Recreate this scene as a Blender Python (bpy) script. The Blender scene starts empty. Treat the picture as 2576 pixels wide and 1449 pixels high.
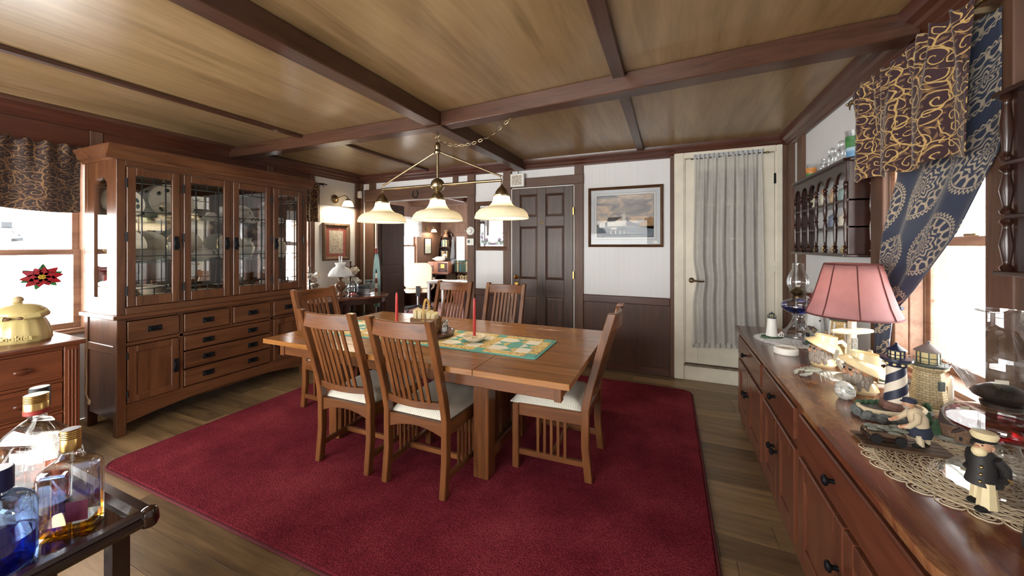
import bpy, bmesh, math, random
from mathutils import Vector, Matrix
random.seed(11)
R = math.radians
S = bpy.context.scene
COL = S.collection

# ------------------------------------------------------------------ camera, sky, exposure
EYE = 1.4
FPX, CX, CY = 930.0, 1288.0, 618.0          # focal length and horizon of the photograph, 2576 x 1449
YAW = R(23.1)
SN, CS = math.sin(YAW), math.cos(YAW)
cam = bpy.data.cameras.new('camera')
cam.sensor_fit = 'HORIZONTAL'; cam.sensor_width = 36.0
cam.lens = FPX / 2576 * 36.0
cam.shift_y = -(724.5 - CY) / 2576
cam.clip_start = 0.02
camo = bpy.data.objects.new('camera', cam); COL.objects.link(camo)
camo.location = (0, 0, EYE); camo.rotation_euler = (R(90), 0, YAW)
S.camera = camo

world = bpy.data.worlds.new('overcast_sky'); S.world = world
world.use_nodes = True
wn = world.node_tree.nodes; wl = world.node_tree.links
bg = wn['Background']; bg.inputs['Color'].default_value = (1.0, 0.985, 0.96, 1); bg.inputs['Strength'].default_value = 9.5
S.view_settings.view_transform = 'Standard'; S.view_settings.look = 'None'
S.view_settings.exposure = 1.0; S.view_settings.gamma = 1.0
S.view_settings.use_curve_mapping = False

def portal(name, loc, size, rot):
    l = bpy.data.lights.new(name, 'AREA'); l.shape = 'RECTANGLE'; l.size, l.size_y = size
    l.cycles.is_portal = True
    o = bpy.data.objects.new(name, l); COL.objects.link(o); o.location = loc; o.rotation_euler = rot
    return o
def lamp(name, loc, power, color, radius=.03):
    l = bpy.data.lights.new(name, 'POINT'); l.energy = power; l.color = color; l.shadow_soft_size = radius
    o = bpy.data.objects.new(name, l); COL.objects.link(o); o.location = loc
    return o
WARM = (1.0, .84, .6)

# photograph pixel -> point of the room, on a level plane / the back wall plane / a side wall plane
def ray(px, py):
    u = (px - CX) / FPX; v = (CY - py) / FPX
    return (-SN + u * CS, CS + u * SN, v)
def onz(px, py, z):
    x, y, w = ray(px, py); t = (z - EYE) / w; return Vector((x * t, y * t, z))
def ony(px, py, yy):
    x, y, w = ray(px, py); t = yy / y; return Vector((x * t, yy, EYE + w * t))
def onx(px, py, xx):
    x, y, w = ray(px, py); t = xx / x; return Vector((xx, y * t, EYE + w * t))

# ------------------------------------------------------------------ mesh builder
class B:
    def __init__(s): s.v = []; s.f = []; s.m = []; s.cur = 0; s.M = None
    def add(s, vs, fs, M=None):
        n = len(s.v)
        if M is not None: vs = [M @ Vector(p) for p in vs]
        s.v += [tuple(p) for p in vs]; s.f += [tuple(i + n for i in f) for f in fs]; s.m += [s.cur] * len(fs)
        return s
    def box(s, x0, x1, y0, y1, z0, z1, M=None):
        v = [(x0,y0,z0),(x1,y0,z0),(x1,y1,z0),(x0,y1,z0),(x0,y0,z1),(x1,y0,z1),(x1,y1,z1),(x0,y1,z1)]
        return s.add(v, [(0,3,2,1),(4,5,6,7),(0,1,5,4),(1,2,6,5),(2,3,7,6),(3,0,4,7)], M)
    def cb(s, c, d, M=None):
        return s.box(c[0]-d[0]/2, c[0]+d[0]/2, c[1]-d[1]/2, c[1]+d[1]/2, c[2]-d[2]/2, c[2]+d[2]/2, M)
    def bar(s, p0, p1, w, d, up=(0,0,1), w1=None, d1=None):
        p0 = Vector(p0); p1 = Vector(p1); t = (p1 - p0).normalized(); u = Vector(up)
        if abs(t.dot(u)) > .98: u = Vector((0,1,0))
        a = t.cross(u).normalized(); b = a.cross(t).normalized()
        w1 = w if w1 is None else w1; d1 = d if d1 is None else d1
        v = []
        for p, ww, dd in ((p0, w, d), (p1, w1, d1)):
            for i, j in ((-1,-1),(1,-1),(1,1),(-1,1)): v.append(p + a * (i * ww / 2) + b * (j * dd / 2))
        return s.add(v, [(3,2,1,0),(4,5,6,7),(0,1,5,4),(1,2,6,5),(2,3,7,6),(3,0,4,7)])
    def lathe(s, prof, n=24, c=(0,0,0), M=None, sx=1, sy=1, flute=0, fl=0):
        vs = []; fs = []
        for r, z in prof:
            for k in range(n):
                a = 2 * math.pi * k / n; rr = r
                if flute: rr = r * (1 + fl * math.cos(flute * a))
                vs.append((c[0] + rr * math.cos(a) * sx, c[1] + rr * math.sin(a) * sy, c[2] + z))
        for i in range(len(prof) - 1):
            for k in range(n):
                fs.append((i*n+k, i*n+(k+1) % n, (i+1)*n+(k+1) % n, (i+1)*n+k))
        if prof[0][0] > 1e-4: fs.append(tuple(range(n))[::-1])
        if prof[-1][0] > 1e-4: fs.append(tuple((len(prof)-1)*n + k for k in range(n)))
        return s.add(vs, fs, M)
    def shell(s, prof, n=24, c=(0,0,0), M=None, sx=1, sy=1, flute=0, fl=0):   # lathe without caps
        vs = []; fs = []
        for r, z in prof:
            for k in range(n):
                a = 2 * math.pi * k / n; rr = r * (1 + fl * math.cos(flute * a)) if flute else r
                vs.append((c[0] + rr * math.cos(a) * sx, c[1] + rr * math.sin(a) * sy, c[2] + z))
        for i in range(len(prof) - 1):
            for k in range(n):
                fs.append((i*n+k, i*n+(k+1) % n, (i+1)*n+(k+1) % n, (i+1)*n+k))
        return s.add(vs, fs, M)
    def tube(s, pts, r, n=8, closed=False, M=None):
        pts = [Vector(p) for p in pts]; N = len(pts); vs = []; fs = []
        rs = r if isinstance(r, (list, tuple)) else [r] * N
        a = None
        for i, p in enumerate(pts):
            if closed: t = pts[(i+1) % N] - pts[i-1]
            else: t = pts[min(i+1, N-1)] - pts[max(i-1, 0)]
            t.normalize()
            if a is None:
                u = Vector((0,0,1)) if abs(t.z) < .9 else Vector((1,0,0)); a = t.cross(u).normalized()
            else:
                a = (a - t * a.dot(t)); a = a.normalized() if a.length > 1e-6 else t.orthogonal().normalized()
            b = t.cross(a)
            for k in range(n):
                q = 2 * math.pi * k / n
                vs.append(p + a * (rs[i] * math.cos(q)) + b * (rs[i] * math.sin(q)))
        for i in range(N if closed else N - 1):
            j = (i + 1) % N
            for k in range(n): fs.append((i*n+k, i*n+(k+1) % n, j*n+(k+1) % n, j*n+k))
        if not closed:
            fs.append(tuple(range(n))[::-1]); fs.append(tuple((N-1)*n + k for k in range(n)))
        return s.add(vs, fs, M)
    def prism(s, poly, h0, h1, plane='xy', M=None):     # poly extruded along the third axis
        def P(p, h):
            if plane == 'xy': return (p[0], p[1], h)
            if plane == 'xz': return (p[0], h, p[1])
            return (h, p[0], p[1])
        n = len(poly)
        vs = [P(p, h0) for p in poly] + [P(p, h1) for p in poly]
        fs = [tuple(range(n))[::-1], tuple(range(n, 2*n))] + [(i, (i+1) % n, n+(i+1) % n, n+i) for i in range(n)]
        return s.add(vs, fs, M)
    def ball(s, c, r, n=14, m=9, M=None):
        rx, ry, rz = r if isinstance(r, (tuple, list)) else (r, r, r)
        vs = [(c[0], c[1], c[2] - rz)]; fs = []
        for i in range(1, m):
            p = math.pi * i / m
            for k in range(n):
                a = 2 * math.pi * k / n
                vs.append((c[0] + rx*math.sin(p)*math.cos(a), c[1] + ry*math.sin(p)*math.sin(a), c[2] - rz*math.cos(p)))
        vs.append((c[0], c[1], c[2] + rz))
        for k in range(n): fs.append((0, 1+(k+1) % n, 1+k))
        for i in range(m - 2):
            for k in range(n):
                fs.append((1+i*n+k, 1+i*n+(k+1) % n, 1+(i+1)*n+(k+1) % n, 1+(i+1)*n+k))
        q = 1 + (m-2)*n; t = len(vs) - 1
        for k in range(n): fs.append((q+k, q+(k+1) % n, t))
        return s.add(vs, fs, M)
    def sweep(s, pts, w, h, M=None):                    # level path, upright rectangular section (w across, h high, centred)
        pts = [Vector(p) for p in pts]; N = len(pts); vs = []; fs = []
        for i, p in enumerate(pts):
            t = pts[min(i+1, N-1)] - pts[max(i-1, 0)]; t.normalize()
            a = Vector((t.y, -t.x, 0)).normalized()
            for i2, j2 in ((-1,-1),(1,-1),(1,1),(-1,1)): vs.append(p + a*(i2*w/2) + Vector((0,0,j2*h/2)))
        for i in range(N-1):
            for k in range(4): fs.append((i*4+k, i*4+(k+1) % 4, (i+1)*4+(k+1) % 4, (i+1)*4+k))
        fs.append((3,2,1,0)); fs.append(tuple((N-1)*4+k for k in range(4)))
        return s.add(vs, fs, M)
    def grid(s, fn, nu, nv, M=None):                    # open sheet fn(u, v), u,v in 0..1; keeps uv
        vs = [fn(i/nu, j/nv) for j in range(nv+1) for i in range(nu+1)]
        fs = [(j*(nu+1)+i, j*(nu+1)+i+1, (j+1)*(nu+1)+i+1, (j+1)*(nu+1)+i) for j in range(nv) for i in range(nu)]
        s.uvs = [(i/nu, j/nv) for j in range(nv+1) for i in range(nu+1)]
        return s.add(vs, fs, M)
    def mesh(s, name, mats, bevel=0, smooth=35, seg=1):
        me = bpy.data.meshes.new(name)
        me.from_pydata([tuple(p) for p in s.v], [], s.f)
        for i, m in enumerate(mats): me.materials.append(m)
        if len(mats) > 1: me.polygons.foreach_set('material_index', s.m)
        uv = getattr(s, 'uvs', None)
        if uv and len(uv) == len(s.v):
            lay = me.uv_layers.new(name='uv')
            for l in me.loops: lay.data[l.index].uv = uv[l.vertex_index]
        bm = bmesh.new(); bm.from_mesh(me)
        if bevel:
            es = [e for e in bm.edges if len(e.link_faces) == 2 and e.calc_face_angle(0) > R(40)]
            bmesh.ops.bevel(bm, geom=es, offset=bevel, segments=seg, affect='EDGES', profile=.6, clamp_overlap=True)
        bmesh.ops.recalc_face_normals(bm, faces=bm.faces)
        bm.to_mesh(me); bm.free()
        if smooth:
            me.polygons.foreach_set('use_smooth', [True] * len(me.polygons))
            me.set_sharp_from_angle(angle=R(smooth))
        me.update()
        return me
    def build(s, name, mat, parent=None, bevel=0, smooth=35, thick=0, seg=1, label=None):
        mats = mat if isinstance(mat, (list, tuple)) else [mat]
        o = bpy.data.objects.new(name, s.mesh(name, mats, bevel, smooth, seg)); COL.objects.link(o)
        if parent: o.parent = parent
        if thick:
            md = o.modifiers.new('thickness', 'SOLIDIFY'); md.thickness = thick; md.offset = 0
        if label: o['label'] = label
        return o

def thing(name, label, cat, loc=(0,0,0), rz=0, group=None):
    o = bpy.data.objects.new(name, None); COL.objects.link(o); o.empty_display_size = .05
    o.location = loc; o.rotation_euler = (0, 0, rz); o['label'] = label; o['category'] = cat
    if group: o['group'] = group
    return o
def tag(o, label, cat, group=None):
    o['label'] = label; o['category'] = cat
    if group: o['group'] = group
    return o
def struct(o, label=None, cat=None):
    o['kind'] = 'structure'
    if label: o['label'] = label
    if cat: o['category'] = cat
    return o
def dup(o, parent=None):
    c = o.copy(); COL.objects.link(c); c.parent = parent
    for ch in list(o.children): dup(ch, c)
    return c
def rootstruct(name, label, cat, loc=(0,0,0), rz=0):
    o = thing(name, label, cat, loc, rz); o['kind'] = 'structure'; return o
def text(name, body, size, mat, parent, loc, rot, extrude=.0006, align='CENTER'):
    cu = bpy.data.curves.new(name, 'FONT'); cu.body = body; cu.size = size; cu.extrude = extrude; cu.align_x = align; cu.align_y = 'CENTER'
    o = bpy.data.objects.new(name, cu); COL.objects.link(o); o.data.materials.append(mat)
    me = bpy.data.meshes.new_from_object(o); bpy.data.objects.remove(o); me.materials.clear(); me.materials.append(mat)
    o = bpy.data.objects.new(name, me); COL.objects.link(o)
    o.parent = parent; o.location = loc; o.rotation_euler = rot
    return o

# ------------------------------------------------------------------ materials
def newmat(name):
    m = bpy.data.materials.new(name); m.use_nodes = True
    return m, m.node_tree.nodes, m.node_tree.links, m.node_tree.nodes['Principled BSDF']
def rgb(r, g, b):                                       # sRGB 0..255 -> linear
    f = lambda c: (c/255/12.92) if c/255 <= .04045 else ((c/255+.055)/1.055)**2.4
    return (f(r), f(g), f(b), 1)
def ramp(n, l, fac, stops):
    r = n.new('ShaderNodeValToRGB'); el = r.color_ramp.elements
    while len(el) < len(stops): el.new(.5)
    for e, (p, c) in zip(el, stops): e.position = p; e.color = c
    l.new(fac, r.inputs[0]); return r.outputs[0]
def noise(n, l, vec, scale, detail=4, dist=0, rough=.55):
    t = n.new('ShaderNodeTexNoise'); t.inputs['Scale'].default_value = scale; t.inputs['Detail'].default_value = detail
    t.inputs['Distortion'].default_value = dist; t.inputs['Roughness'].default_value = rough
    if vec is not None: l.new(vec, t.inputs['Vector'])
    return t.outputs['Fac']
def coords(n, l, scale=(1,1,1), kind='Object', rot=(0,0,0)):
    tc = n.new('ShaderNodeTexCoord'); mp = n.new('ShaderNodeMapping')
    mp.inputs['Scale'].default_value = scale; mp.inputs['Rotation'].default_value = rot
    l.new(tc.outputs[kind], mp.inputs['Vector']); return mp.outputs[0]
def mathn(n, l, op, a, b=None, c=None):
    m = n.new('ShaderNodeMath'); m.operation = op
    for i, x in enumerate((a, b, c)):
        if x is None: continue
        if isinstance(x, (int, float)): m.inputs[i].default_value = x
        else: l.new(x, m.inputs[i])
    return m.outputs[0]
def mixc(n, l, fac, a, b, mode='MIX'):
    m = n.new('ShaderNodeMix'); m.data_type = 'RGBA'; m.blend_type = mode
    for i, x in ((0, fac), (6, a), (7, b)):
        if isinstance(x, (int, float)): m.inputs[i].default_value = x
        elif isinstance(x, tuple): m.inputs[i].default_value = x
        else: l.new(x, m.inputs[i])
    return m.outputs[2]
def bump(n, l, h, b, strength=.2, dist=.01):
    k = n.new('ShaderNodeBump'); k.inputs['Strength'].default_value = strength; k.inputs['Distance'].default_value = dist
    l.new(h, k.inputs['Height']); l.new(k.outputs[0], b.inputs['Normal'])

def plain(name, col, rough=.5, metal=0, var=.12, scale=20, bmp=0, spec=.5, coat=0):
    m, n, l, b = newmat(name)
    v = coords(n, l); f = noise(n, l, v, scale, 4)
    d = tuple(c * (1 - var) for c in col[:3]) + (1,); u = tuple(min(1, c * (1 + var * .6)) for c in col[:3]) + (1,)
    l.new(ramp(n, l, f, [(.3, d), (.7, u)]), b.inputs['Base Color'])
    b.inputs['Roughness'].default_value = rough; b.inputs['Metallic'].default_value = metal
    b.inputs['Specular IOR Level'].default_value = spec; b.inputs['Coat Weight'].default_value = coat
    if bmp: bump(n, l, f, b, bmp, .005)
    return m
def wood(name, c1, c2, axis='x', rough=.4, scale=1.0, c3=None, coat=0, rnd=0, bmp=.08, knots=False, wear=None):
    m, n, l, b = newmat(name)
    sc = {'x': (1.2, 14, 14), 'y': (14, 1.2, 14), 'z': (14, 14, 1.2)}[axis]
    sc = tuple(k * scale for k in sc)
    v = coords(n, l, sc)
    if rnd:
        oi = n.new('ShaderNodeObjectInfo'); va = n.new('ShaderNodeVectorMath'); va.operation = 'ADD'
        cb = n.new('ShaderNodeCombineXYZ'); mm = mathn(n, l, 'MULTIPLY', oi.outputs['Random'], 37.0)
        for i in range(3): l.new(mm, cb.inputs[i])
        l.new(v, va.inputs[0]); l.new(cb.outputs[0], va.inputs[1]); v = va.outputs[0]
    f1 = noise(n, l, v, 1.0, 6, 1.2); f2 = noise(n, l, v, 6.0, 3, .3)
    f = mathn(n, l, 'ADD', mathn(n, l, 'MULTIPLY', f1, .72), mathn(n, l, 'MULTIPLY', f2, .28))
    stops = [(.32, c1), (.68, c2)] if c3 is None else [(.28, c1), (.5, c2), (.72, c3)]
    col = ramp(n, l, f, stops)
    if rnd:
        oi2 = n.new('ShaderNodeHueSaturation'); k = mathn(n, l, 'ADD', mathn(n, l, 'MULTIPLY', oi.outputs['Random'], rnd), 1 - rnd / 2)
        l.new(k, oi2.inputs['Value']); l.new(col, oi2.inputs['Color']); col = oi2.outputs[0]
    if knots:
        vo = n.new('ShaderNodeTexVoronoi'); vo.inputs['Scale'].default_value = .55; l.new(v, vo.inputs['Vector'])
        kf = ramp(n, l, vo.outputs['Distance'], [(.05, (1,1,1,1)), (.13, (0,0,0,1))])
        col = mixc(n, l, kf, col, tuple(c * .35 for c in c1[:3]) + (1,))
    if wear:
        wv = coords(n, l, (1.6,5,1)); wf = noise(n, l, wv, 1.7, 8, .8, .7)
        col = mixc(n, l, ramp(n, l, wf, [(.5, (0,0,0,1)), (.66, (.8,.8,.8,1))]), col, wear)
    l.new(col, b.inputs['Base Color'])
    b.inputs['Roughness'].default_value = rough; b.inputs['Coat Weight'].default_value = coat; b.inputs['Coat Roughness'].default_value = .15
    bump(n, l, f2, b, bmp, .004)
    return m
def thinglass(name, tint=(1,1,1,1), gloss=.12, rough=.0, fk=.55):
    m = bpy.data.materials.new(name); m.use_nodes = True; n = m.node_tree.nodes; l = m.node_tree.links; n.clear()
    o = n.new('ShaderNodeOutputMaterial'); mx = n.new('ShaderNodeMixShader'); t = n.new('ShaderNodeBsdfTransparent'); g = n.new('ShaderNodeBsdfGlossy')
    t.inputs[0].default_value = tint; g.inputs['Roughness'].default_value = rough; g.inputs[0].default_value = (1,1,1,1)
    lw = n.new('ShaderNodeLayerWeight'); lw.inputs[0].default_value = .35
    f = mathn(n, l, 'ADD', mathn(n, l, 'MULTIPLY', lw.outputs['Fresnel'], fk), gloss)
    l.new(mathn(n, l, 'MINIMUM', f, 1.0), mx.inputs[0]); l.new(t.outputs[0], mx.inputs[1]); l.new(g.outputs[0], mx.inputs[2]); l.new(mx.outputs[0], o.inputs[0])
    return m
def translucent(name, col, mixf=.5, rough=.5, seethrough=0.0):
    m = bpy.data.materials.new(name); m.use_nodes = True; n = m.node_tree.nodes; l = m.node_tree.links; n.clear()
    o = n.new('ShaderNodeOutputMaterial'); mx = n.new('ShaderNodeMixShader'); d = n.new('ShaderNodeBsdfDiffuse'); t = n.new('ShaderNodeBsdfTranslucent')
    v = coords(n, l); f = noise(n, l, v, 18, 3)
    c = ramp(n, l, f, [(.3, tuple(k*.9 for k in col[:3])+(1,)), (.7, col)])
    l.new(c, d.inputs[0]); l.new(c, t.inputs[0])
    mx.inputs[0].default_value = mixf; l.new(d.outputs[0], mx.inputs[1]); l.new(t.outputs[0], mx.inputs[2])
    out = mx.outputs[0]
    if seethrough:
        m2 = n.new('ShaderNodeMixShader'); tr = n.new('ShaderNodeBsdfTransparent'); m2.inputs[0].default_value = seethrough
        l.new(out, m2.inputs[1]); l.new(tr.outputs[0], m2.inputs[2]); out = m2.outputs[0]
    l.new(out, o.inputs[0]); return m
def glow(name, col, strength):
    m = bpy.data.materials.new(name); m.use_nodes = True; n = m.node_tree.nodes; l = m.node_tree.links; b = n['Principled BSDF']
    b.inputs['Base Color'].default_value = col; b.inputs['Emission Color'].default_value = col; b.inputs['Emission Strength'].default_value = strength
    return m

OAK = {a: wood('oak_'+a, rgb(66,36,17), rgb(104,62,31), a, .34, c3=rgb(128,80,44), coat=.15) for a in 'xyz'}
CAB = {a: wood('cabinet_oak_'+a, rgb(58,34,21), rgb(94,58,35), a, .34, c3=rgb(114,75,48), coat=.15) for a in 'xyz'}
DRES = {a: wood('dresser_wood_'+a, rgb(82,42,24), rgb(116,64,38), a, .32, c3=rgb(130,74,44), coat=.2) for a in 'xyz'}
PINE = {a: wood('red_pine_'+a, rgb(66,34,23), rgb(98,55,37), a, .3, c3=rgb(114,68,47), coat=.25) for a in 'xyz'}
TIMB = {a: wood('dark_timber_'+a, rgb(62,42,32), rgb(92,64,48), a, .5, c3=rgb(106,76,58)) for a in 'xyz'}
BEAM = {a: wood('beam_timber_'+a, rgb(50,30,22), rgb(78,50,36), a, .36, c3=rgb(92,62,46), coat=.1, rnd=.15) for a in 'xyz'}
CROWN = {a: wood('crown_wood_'+a, rgb(60,30,20), rgb(90,48,32), a, .34, coat=.2) for a in 'xyz'}
DARK = {a: wood('dark_walnut_'+a, rgb(34,18,14), rgb(58,32,24), a, .28, coat=.3) for a in 'xyz'}
TRAYW = {a: wood('tray_mahogany_'+a, rgb(26,12,9), rgb(48,22,16), a, .2, coat=.5) for a in 'xyz'}
DOORW = {a: wood('stained_door_'+a, rgb(46,32,26), rgb(74,54,44), a, .42, c3=rgb(86,64,52)) for a in 'xyz'}
PANL = {a: wood('wainscot_'+a, rgb(58,34,24), rgb(84,52,36), a, .45) for a in 'xyz'}
PLY = wood('ceiling_plywood', rgb(112,90,60), rgb(144,118,82), 'y', .28, .6, c3=rgb(160,134,98), rnd=.06, bmp=.03)
PLANK = wood('floor_plank', rgb(76,58,40), rgb(122,98,68), 'x', .34, .8, c3=rgb(150,124,88), rnd=.6)
TABLE = wood('table_top_oak', rgb(108,68,32), rgb(146,97,50), 'x', .24, .9, c3=rgb(158,110,60), coat=.3)
TOPP = wood('sideboard_top', rgb(70,34,22), rgb(108,60,40), 'x', .24, .8, c3=rgb(128,80,52), coat=.4, knots=True, wear=rgb(164,120,76))
WHITE = plain('white_paint', rgb(236,236,230), .5, var=.05)
CREAM = plain('cream_door_paint', rgb(226,220,202), .45, var=.1, scale=6)
BRASS = plain('antique_brass', rgb(150,134,106), .3, 1, .15)
GOLD = plain('polished_brass', rgb(206,168,96), .22, 1, .1)
BLACKM = plain('black_iron', rgb(24,26,30), .45, .6, .2)
PORC = plain('white_porcelain', rgb(238,234,222), .12, 0, .04, coat=.4)
CHINA = plain('cream_china', rgb(226,216,192), .15, 0, .06, coat=.3)
LEAFG = plain('holly_green', rgb(40,66,48), .4)
REDW = plain('red_wax', rgb(196,54,52), .35, var=.06)
GLASS = thinglass('window_glass', (1,1,1,1), .03)
PICGL = thinglass('picture_glass', (1,1,1,1), .004, .0, .12)
CLEAR = thinglass('clear_glass', (.95,.97,.98,1), .06)
MIRROR = plain('mirror_silver', (.86,.88,.88,1), .02, 1, .02)
BLACK = plain('matte_black', rgb(18,18,20), .6)
BULB = glow('lit_bulb', (1,.86,.6,1), 14)

# ------------------------------------------------------------------ the room
LW, RW, BW, NW, CZ = -4.375, 1.055, 4.31, -1.9, 2.45
def wallpaper():
    m, n, l, b = newmat('striped_wallpaper')
    v = coords(n, l); w = n.new('ShaderNodeTexNoise'); w.inputs['Scale'].default_value = 1; w.inputs['Detail'].default_value = 2
    mp = n.new('ShaderNodeMapping'); mp.inputs['Scale'].default_value = (90, 90, .3); l.new(v, mp.inputs[0]); l.new(mp.outputs[0], w.inputs['Vector'])
    l.new(ramp(n, l, w.outputs['Fac'], [(.35, rgb(225,226,226)), (.65, rgb(229,230,231))]), b.inputs['Base Color']); b.inputs['Roughness'].default_value = .6
    return m
PAPER = wallpaper()
PLASTER = plain('plaster', rgb(226,224,218), .7, var=.03, scale=3)

# floor: subfloor and single planks running across the room
fl = struct(B().box(LW, RW+.2, NW, BW+.12, -.06, -.006).build('floor', plain('subfloor', rgb(60,44,32), .7)), 'brown wood plank floor of the dining room', 'floor')
PW, PL = .152, 1.22
pcache = {}
rows = int((BW - NW) / PW) + 1
for r in range(rows):
    y0 = NW + r * PW; y1 = min(y0 + PW, BW + .02); x = LW - random.random() * PL
    while x < RW:
        a, c = max(x, LW), min(x + PL, RW)
        if c - a > .03:
            key = (round(c - a, 2), round(y1 - y0, 3))
            if key not in pcache:
                pcache[key] = B().box(.0008, key[0]-.0008, .0008, key[1]-.0008, -.012, 0).mesh('plank', [PLANK], bevel=.0008)
            o = bpy.data.objects.new('plank', pcache[key]); COL.objects.link(o); o.parent = fl; o.location = (a, y0, 0)
        x += PL

def wall_boxes(b, axis, t0, t1, a0, a1, z0, z1, holes):
    cuts = sorted({a0, a1} | {h[0] for h in holes} | {h[1] for h in holes})
    for p, q in zip(cuts, cuts[1:]):
        zs = [(z0, z1)]
        for h in holes:
            if h[0] <= p and q <= h[1]:
                zs = [s for u, w in zs for s in ((u, min(w, h[2])), (max(u, h[3]), w)) if s[1] - s[0] > 1e-4]
        for u, w in zs:
            b.box(*((p, q, t0, t1) if axis == 'x' else (t0, t1, p, q)), u, w)
    return b
OPEN = (-4.07, -2.47, 0, 2.06)
WL1, WL2 = (.12, 1.42, .72, 2.13), (2.95, 3.44, .72, 2.13)
WR = (1.86, 2.54, .80, 2.12)
WN = (-4.2, -.5, .4, 2.15)
wb = struct(wall_boxes(B(), 'x', BW, BW+.12, LW-.15, RW+.2, 0, 2.6, [OPEN]).build('wall_back', PLASTER, smooth=0), 'white and dark timber back wall of the dining room', 'wall')
wlft = struct(wall_boxes(B(), 'y', LW-.15, LW, NW, BW+.12, 0, 2.6, [WL1, WL2]).build('wall_left', PAPER, smooth=0), 'left wall behind the china cabinet', 'wall')
wrgt = struct(wall_boxes(B(), 'y', RW, RW+.2, NW, BW+.12, 0, 2.6, [WR]).build('wall_right', PAPER, smooth=0), 'right wall behind the long sideboard', 'wall')
wnr = struct(wall_boxes(B(), 'x', NW-.12, NW, LW-.15, RW+.2, 0, 2.6, [WN]).build('wall_near', PAPER, smooth=0), 'near wall with added wide window behind the viewer', 'wall')

def panel(par, name, x0, x1, z0, z1, mat, y=BW, t=.012, bev=.002):
    return B().box(x0, x1, y-t, y, z0, z1).build(name, mat, par, bevel=bev)
# white paper panels between the timbers
for x0, x1, z0, z1 in ((-4.30,-4.25,0,2.34), (-4.05,-2.70,2.24,2.34), (-2.62,-2.47,2.24,2.34), (-2.355,-1.95,.84,2.34), (-1.83,-1.03,2.236,2.34), (-.925,.005,.837,2.345)):
    panel(wb, 'wall_panel', x0, x1, z0, z1, PAPER, t=.008)
# exposed timbers
for x0, x1, z0, z1, ax, t in ((-4.375,-4.30,0,2.345,'z',.03), (-4.25,-4.07,0,2.06,'z',.035), (-2.47,-2.36,0,2.34,'z',.035), (-4.254,-2.356,2.06,2.24,'x',.045),
        (-4.17,-4.05,2.24,2.34,'z',.03), (-2.70,-2.62,2.24,2.34,'z',.03), (-1.95,-1.835,0,2.34,'z',.03), (-1.03,-.925,0,2.34,'z',.03), (-1.954,-.921,2.125,2.236,'x',.036),
        (.005,.044,0,2.36,'z',.03), (.995,1.055,0,2.42,'z',.04)):
    panel(wb, 'timber', x0, x1, z0, z1, TIMB[ax], t=t, bev=.004)
for x0, x1 in ((-2.36,-1.95), (-.925,.005)):
    panel(wb, 'wainscot_panel', x0, x1, .08, .753, PANL['z'], t=.012)
    panel(wb, 'chair_rail', x0, x1, .753, .837, CROWN['x'], t=.03, bev=.006)
bb = struct(B().box(-2.36, -1.95, BW-.025, BW, 0, .085).box(-.925, .005, BW-.025, BW, 0, .085).build('baseboard_back', CROWN['x'], bevel=.004), 'dark wood baseboard along the back wall', 'baseboard')
# side wall timbers
for y0, y1 in ((4.12, 4.31), (3.83, 3.96), (2.54, 2.67), (1.74, 1.86)):
    B().box(RW-.03, RW, y0, y1, 0, 2.34).build('timber', TIMB['z'], wrgt, bevel=.004)
for y0, y1 in ((4.2, 4.31), (1.42, 1.5), (2.87, 2.95), (3.44, 3.5)):
    B().box(LW, LW+.03, y0, y1, 0, 2.34).build('timber', TIMB['z'], wlft, bevel=.004)
B().box(LW, LW+.03, 0.0, 1.42, 2.13, 2.34).box(LW, LW+.026, 1.5, 2.87, 2.16, 2.34).box(LW, LW+.026, 2.95, 3.44, 2.16, 2.34).build('timber', CROWN['y'], wlft, bevel=.004)
B().box(RW-.028, RW, 1.86, 2.54, 2.12, 2.34).build('timber', CROWN['y'], wrgt, bevel=.004)

# crown moulding
def crown(name, label, axis, w, sgn, a0, a1, mat):
    pr = [(0,2.335),(.018,2.335),(.024,2.352),(.05,2.368),(.058,2.385),(.085,2.4),(.1,2.425),(.105,2.45),(0,2.45)]
    pl = [(w + sgn*d, z) for d, z in pr]
    b = B()
    if axis == 'y': b.prism(pl, a0, a1, 'xz')
    else: b.prism(pl, a0, a1, 'yz')
    o = b.build(name, mat, smooth=25); struct(o, label, 'moulding'); return o
crown('trim_1', 'stepped dark crown moulding along the left wall', 'y', LW, 1, NW, BW, CROWN['y'])
crown('trim_2', 'stepped dark crown moulding along the right wall', 'y', RW, -1, NW, BW, CROWN['y'])
crown('trim_3', 'stepped dark crown moulding along the back wall', 'x', BW, -1, LW, RW, CROWN['x'])

# ceiling: plywood panels, timber beams, battens
ce = struct(B().box(LW-.15, RW+.2, NW-.12, BW+.12, CZ+.012, CZ+.1).build('ceiling', plain('ceiling_board', rgb(120,92,62), .6)), 'plywood panel ceiling with dark timber beams', 'ceiling')
ymid = lambda x: 2.5 - .085 * max(0, x + 1.65)
xs = [LW, -3.22, -1.71, -.29, RW]
for p, q in zip(xs, xs[1:]):
    for far in (0, 1):
        a0, a1 = (NW, None) if not far else (None, BW)
        poly = [(p+.002, NW), (q-.002, NW), (q-.002, ymid(q)-.002), (p+.002, ymid(p)-.002)] if not far else [(p+.002, ymid(p)+.002), (q-.002, ymid(q)+.002), (q-.002, BW), (p+.002, BW)]
        B().prism(poly, CZ, CZ+.012).build('ceiling_panel', PLY, ce)
B().box(-1.77, -1.65, NW, BW-.02, CZ-.112, CZ).build('beam', BEAM['y'], ce, bevel=.006)
B().box(LW+.05, -1.77, 2.44, 2.56, CZ-.112, CZ).build('beam', BEAM['x'], ce, bevel=.006)
B().prism([(-1.65,2.44),(RW-.03,2.44-.085*2.67),(RW-.03,2.57-.085*2.67),(-1.65,2.56)], CZ-.112, CZ).build('beam', BEAM['x'], ce, bevel=.006)
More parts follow.
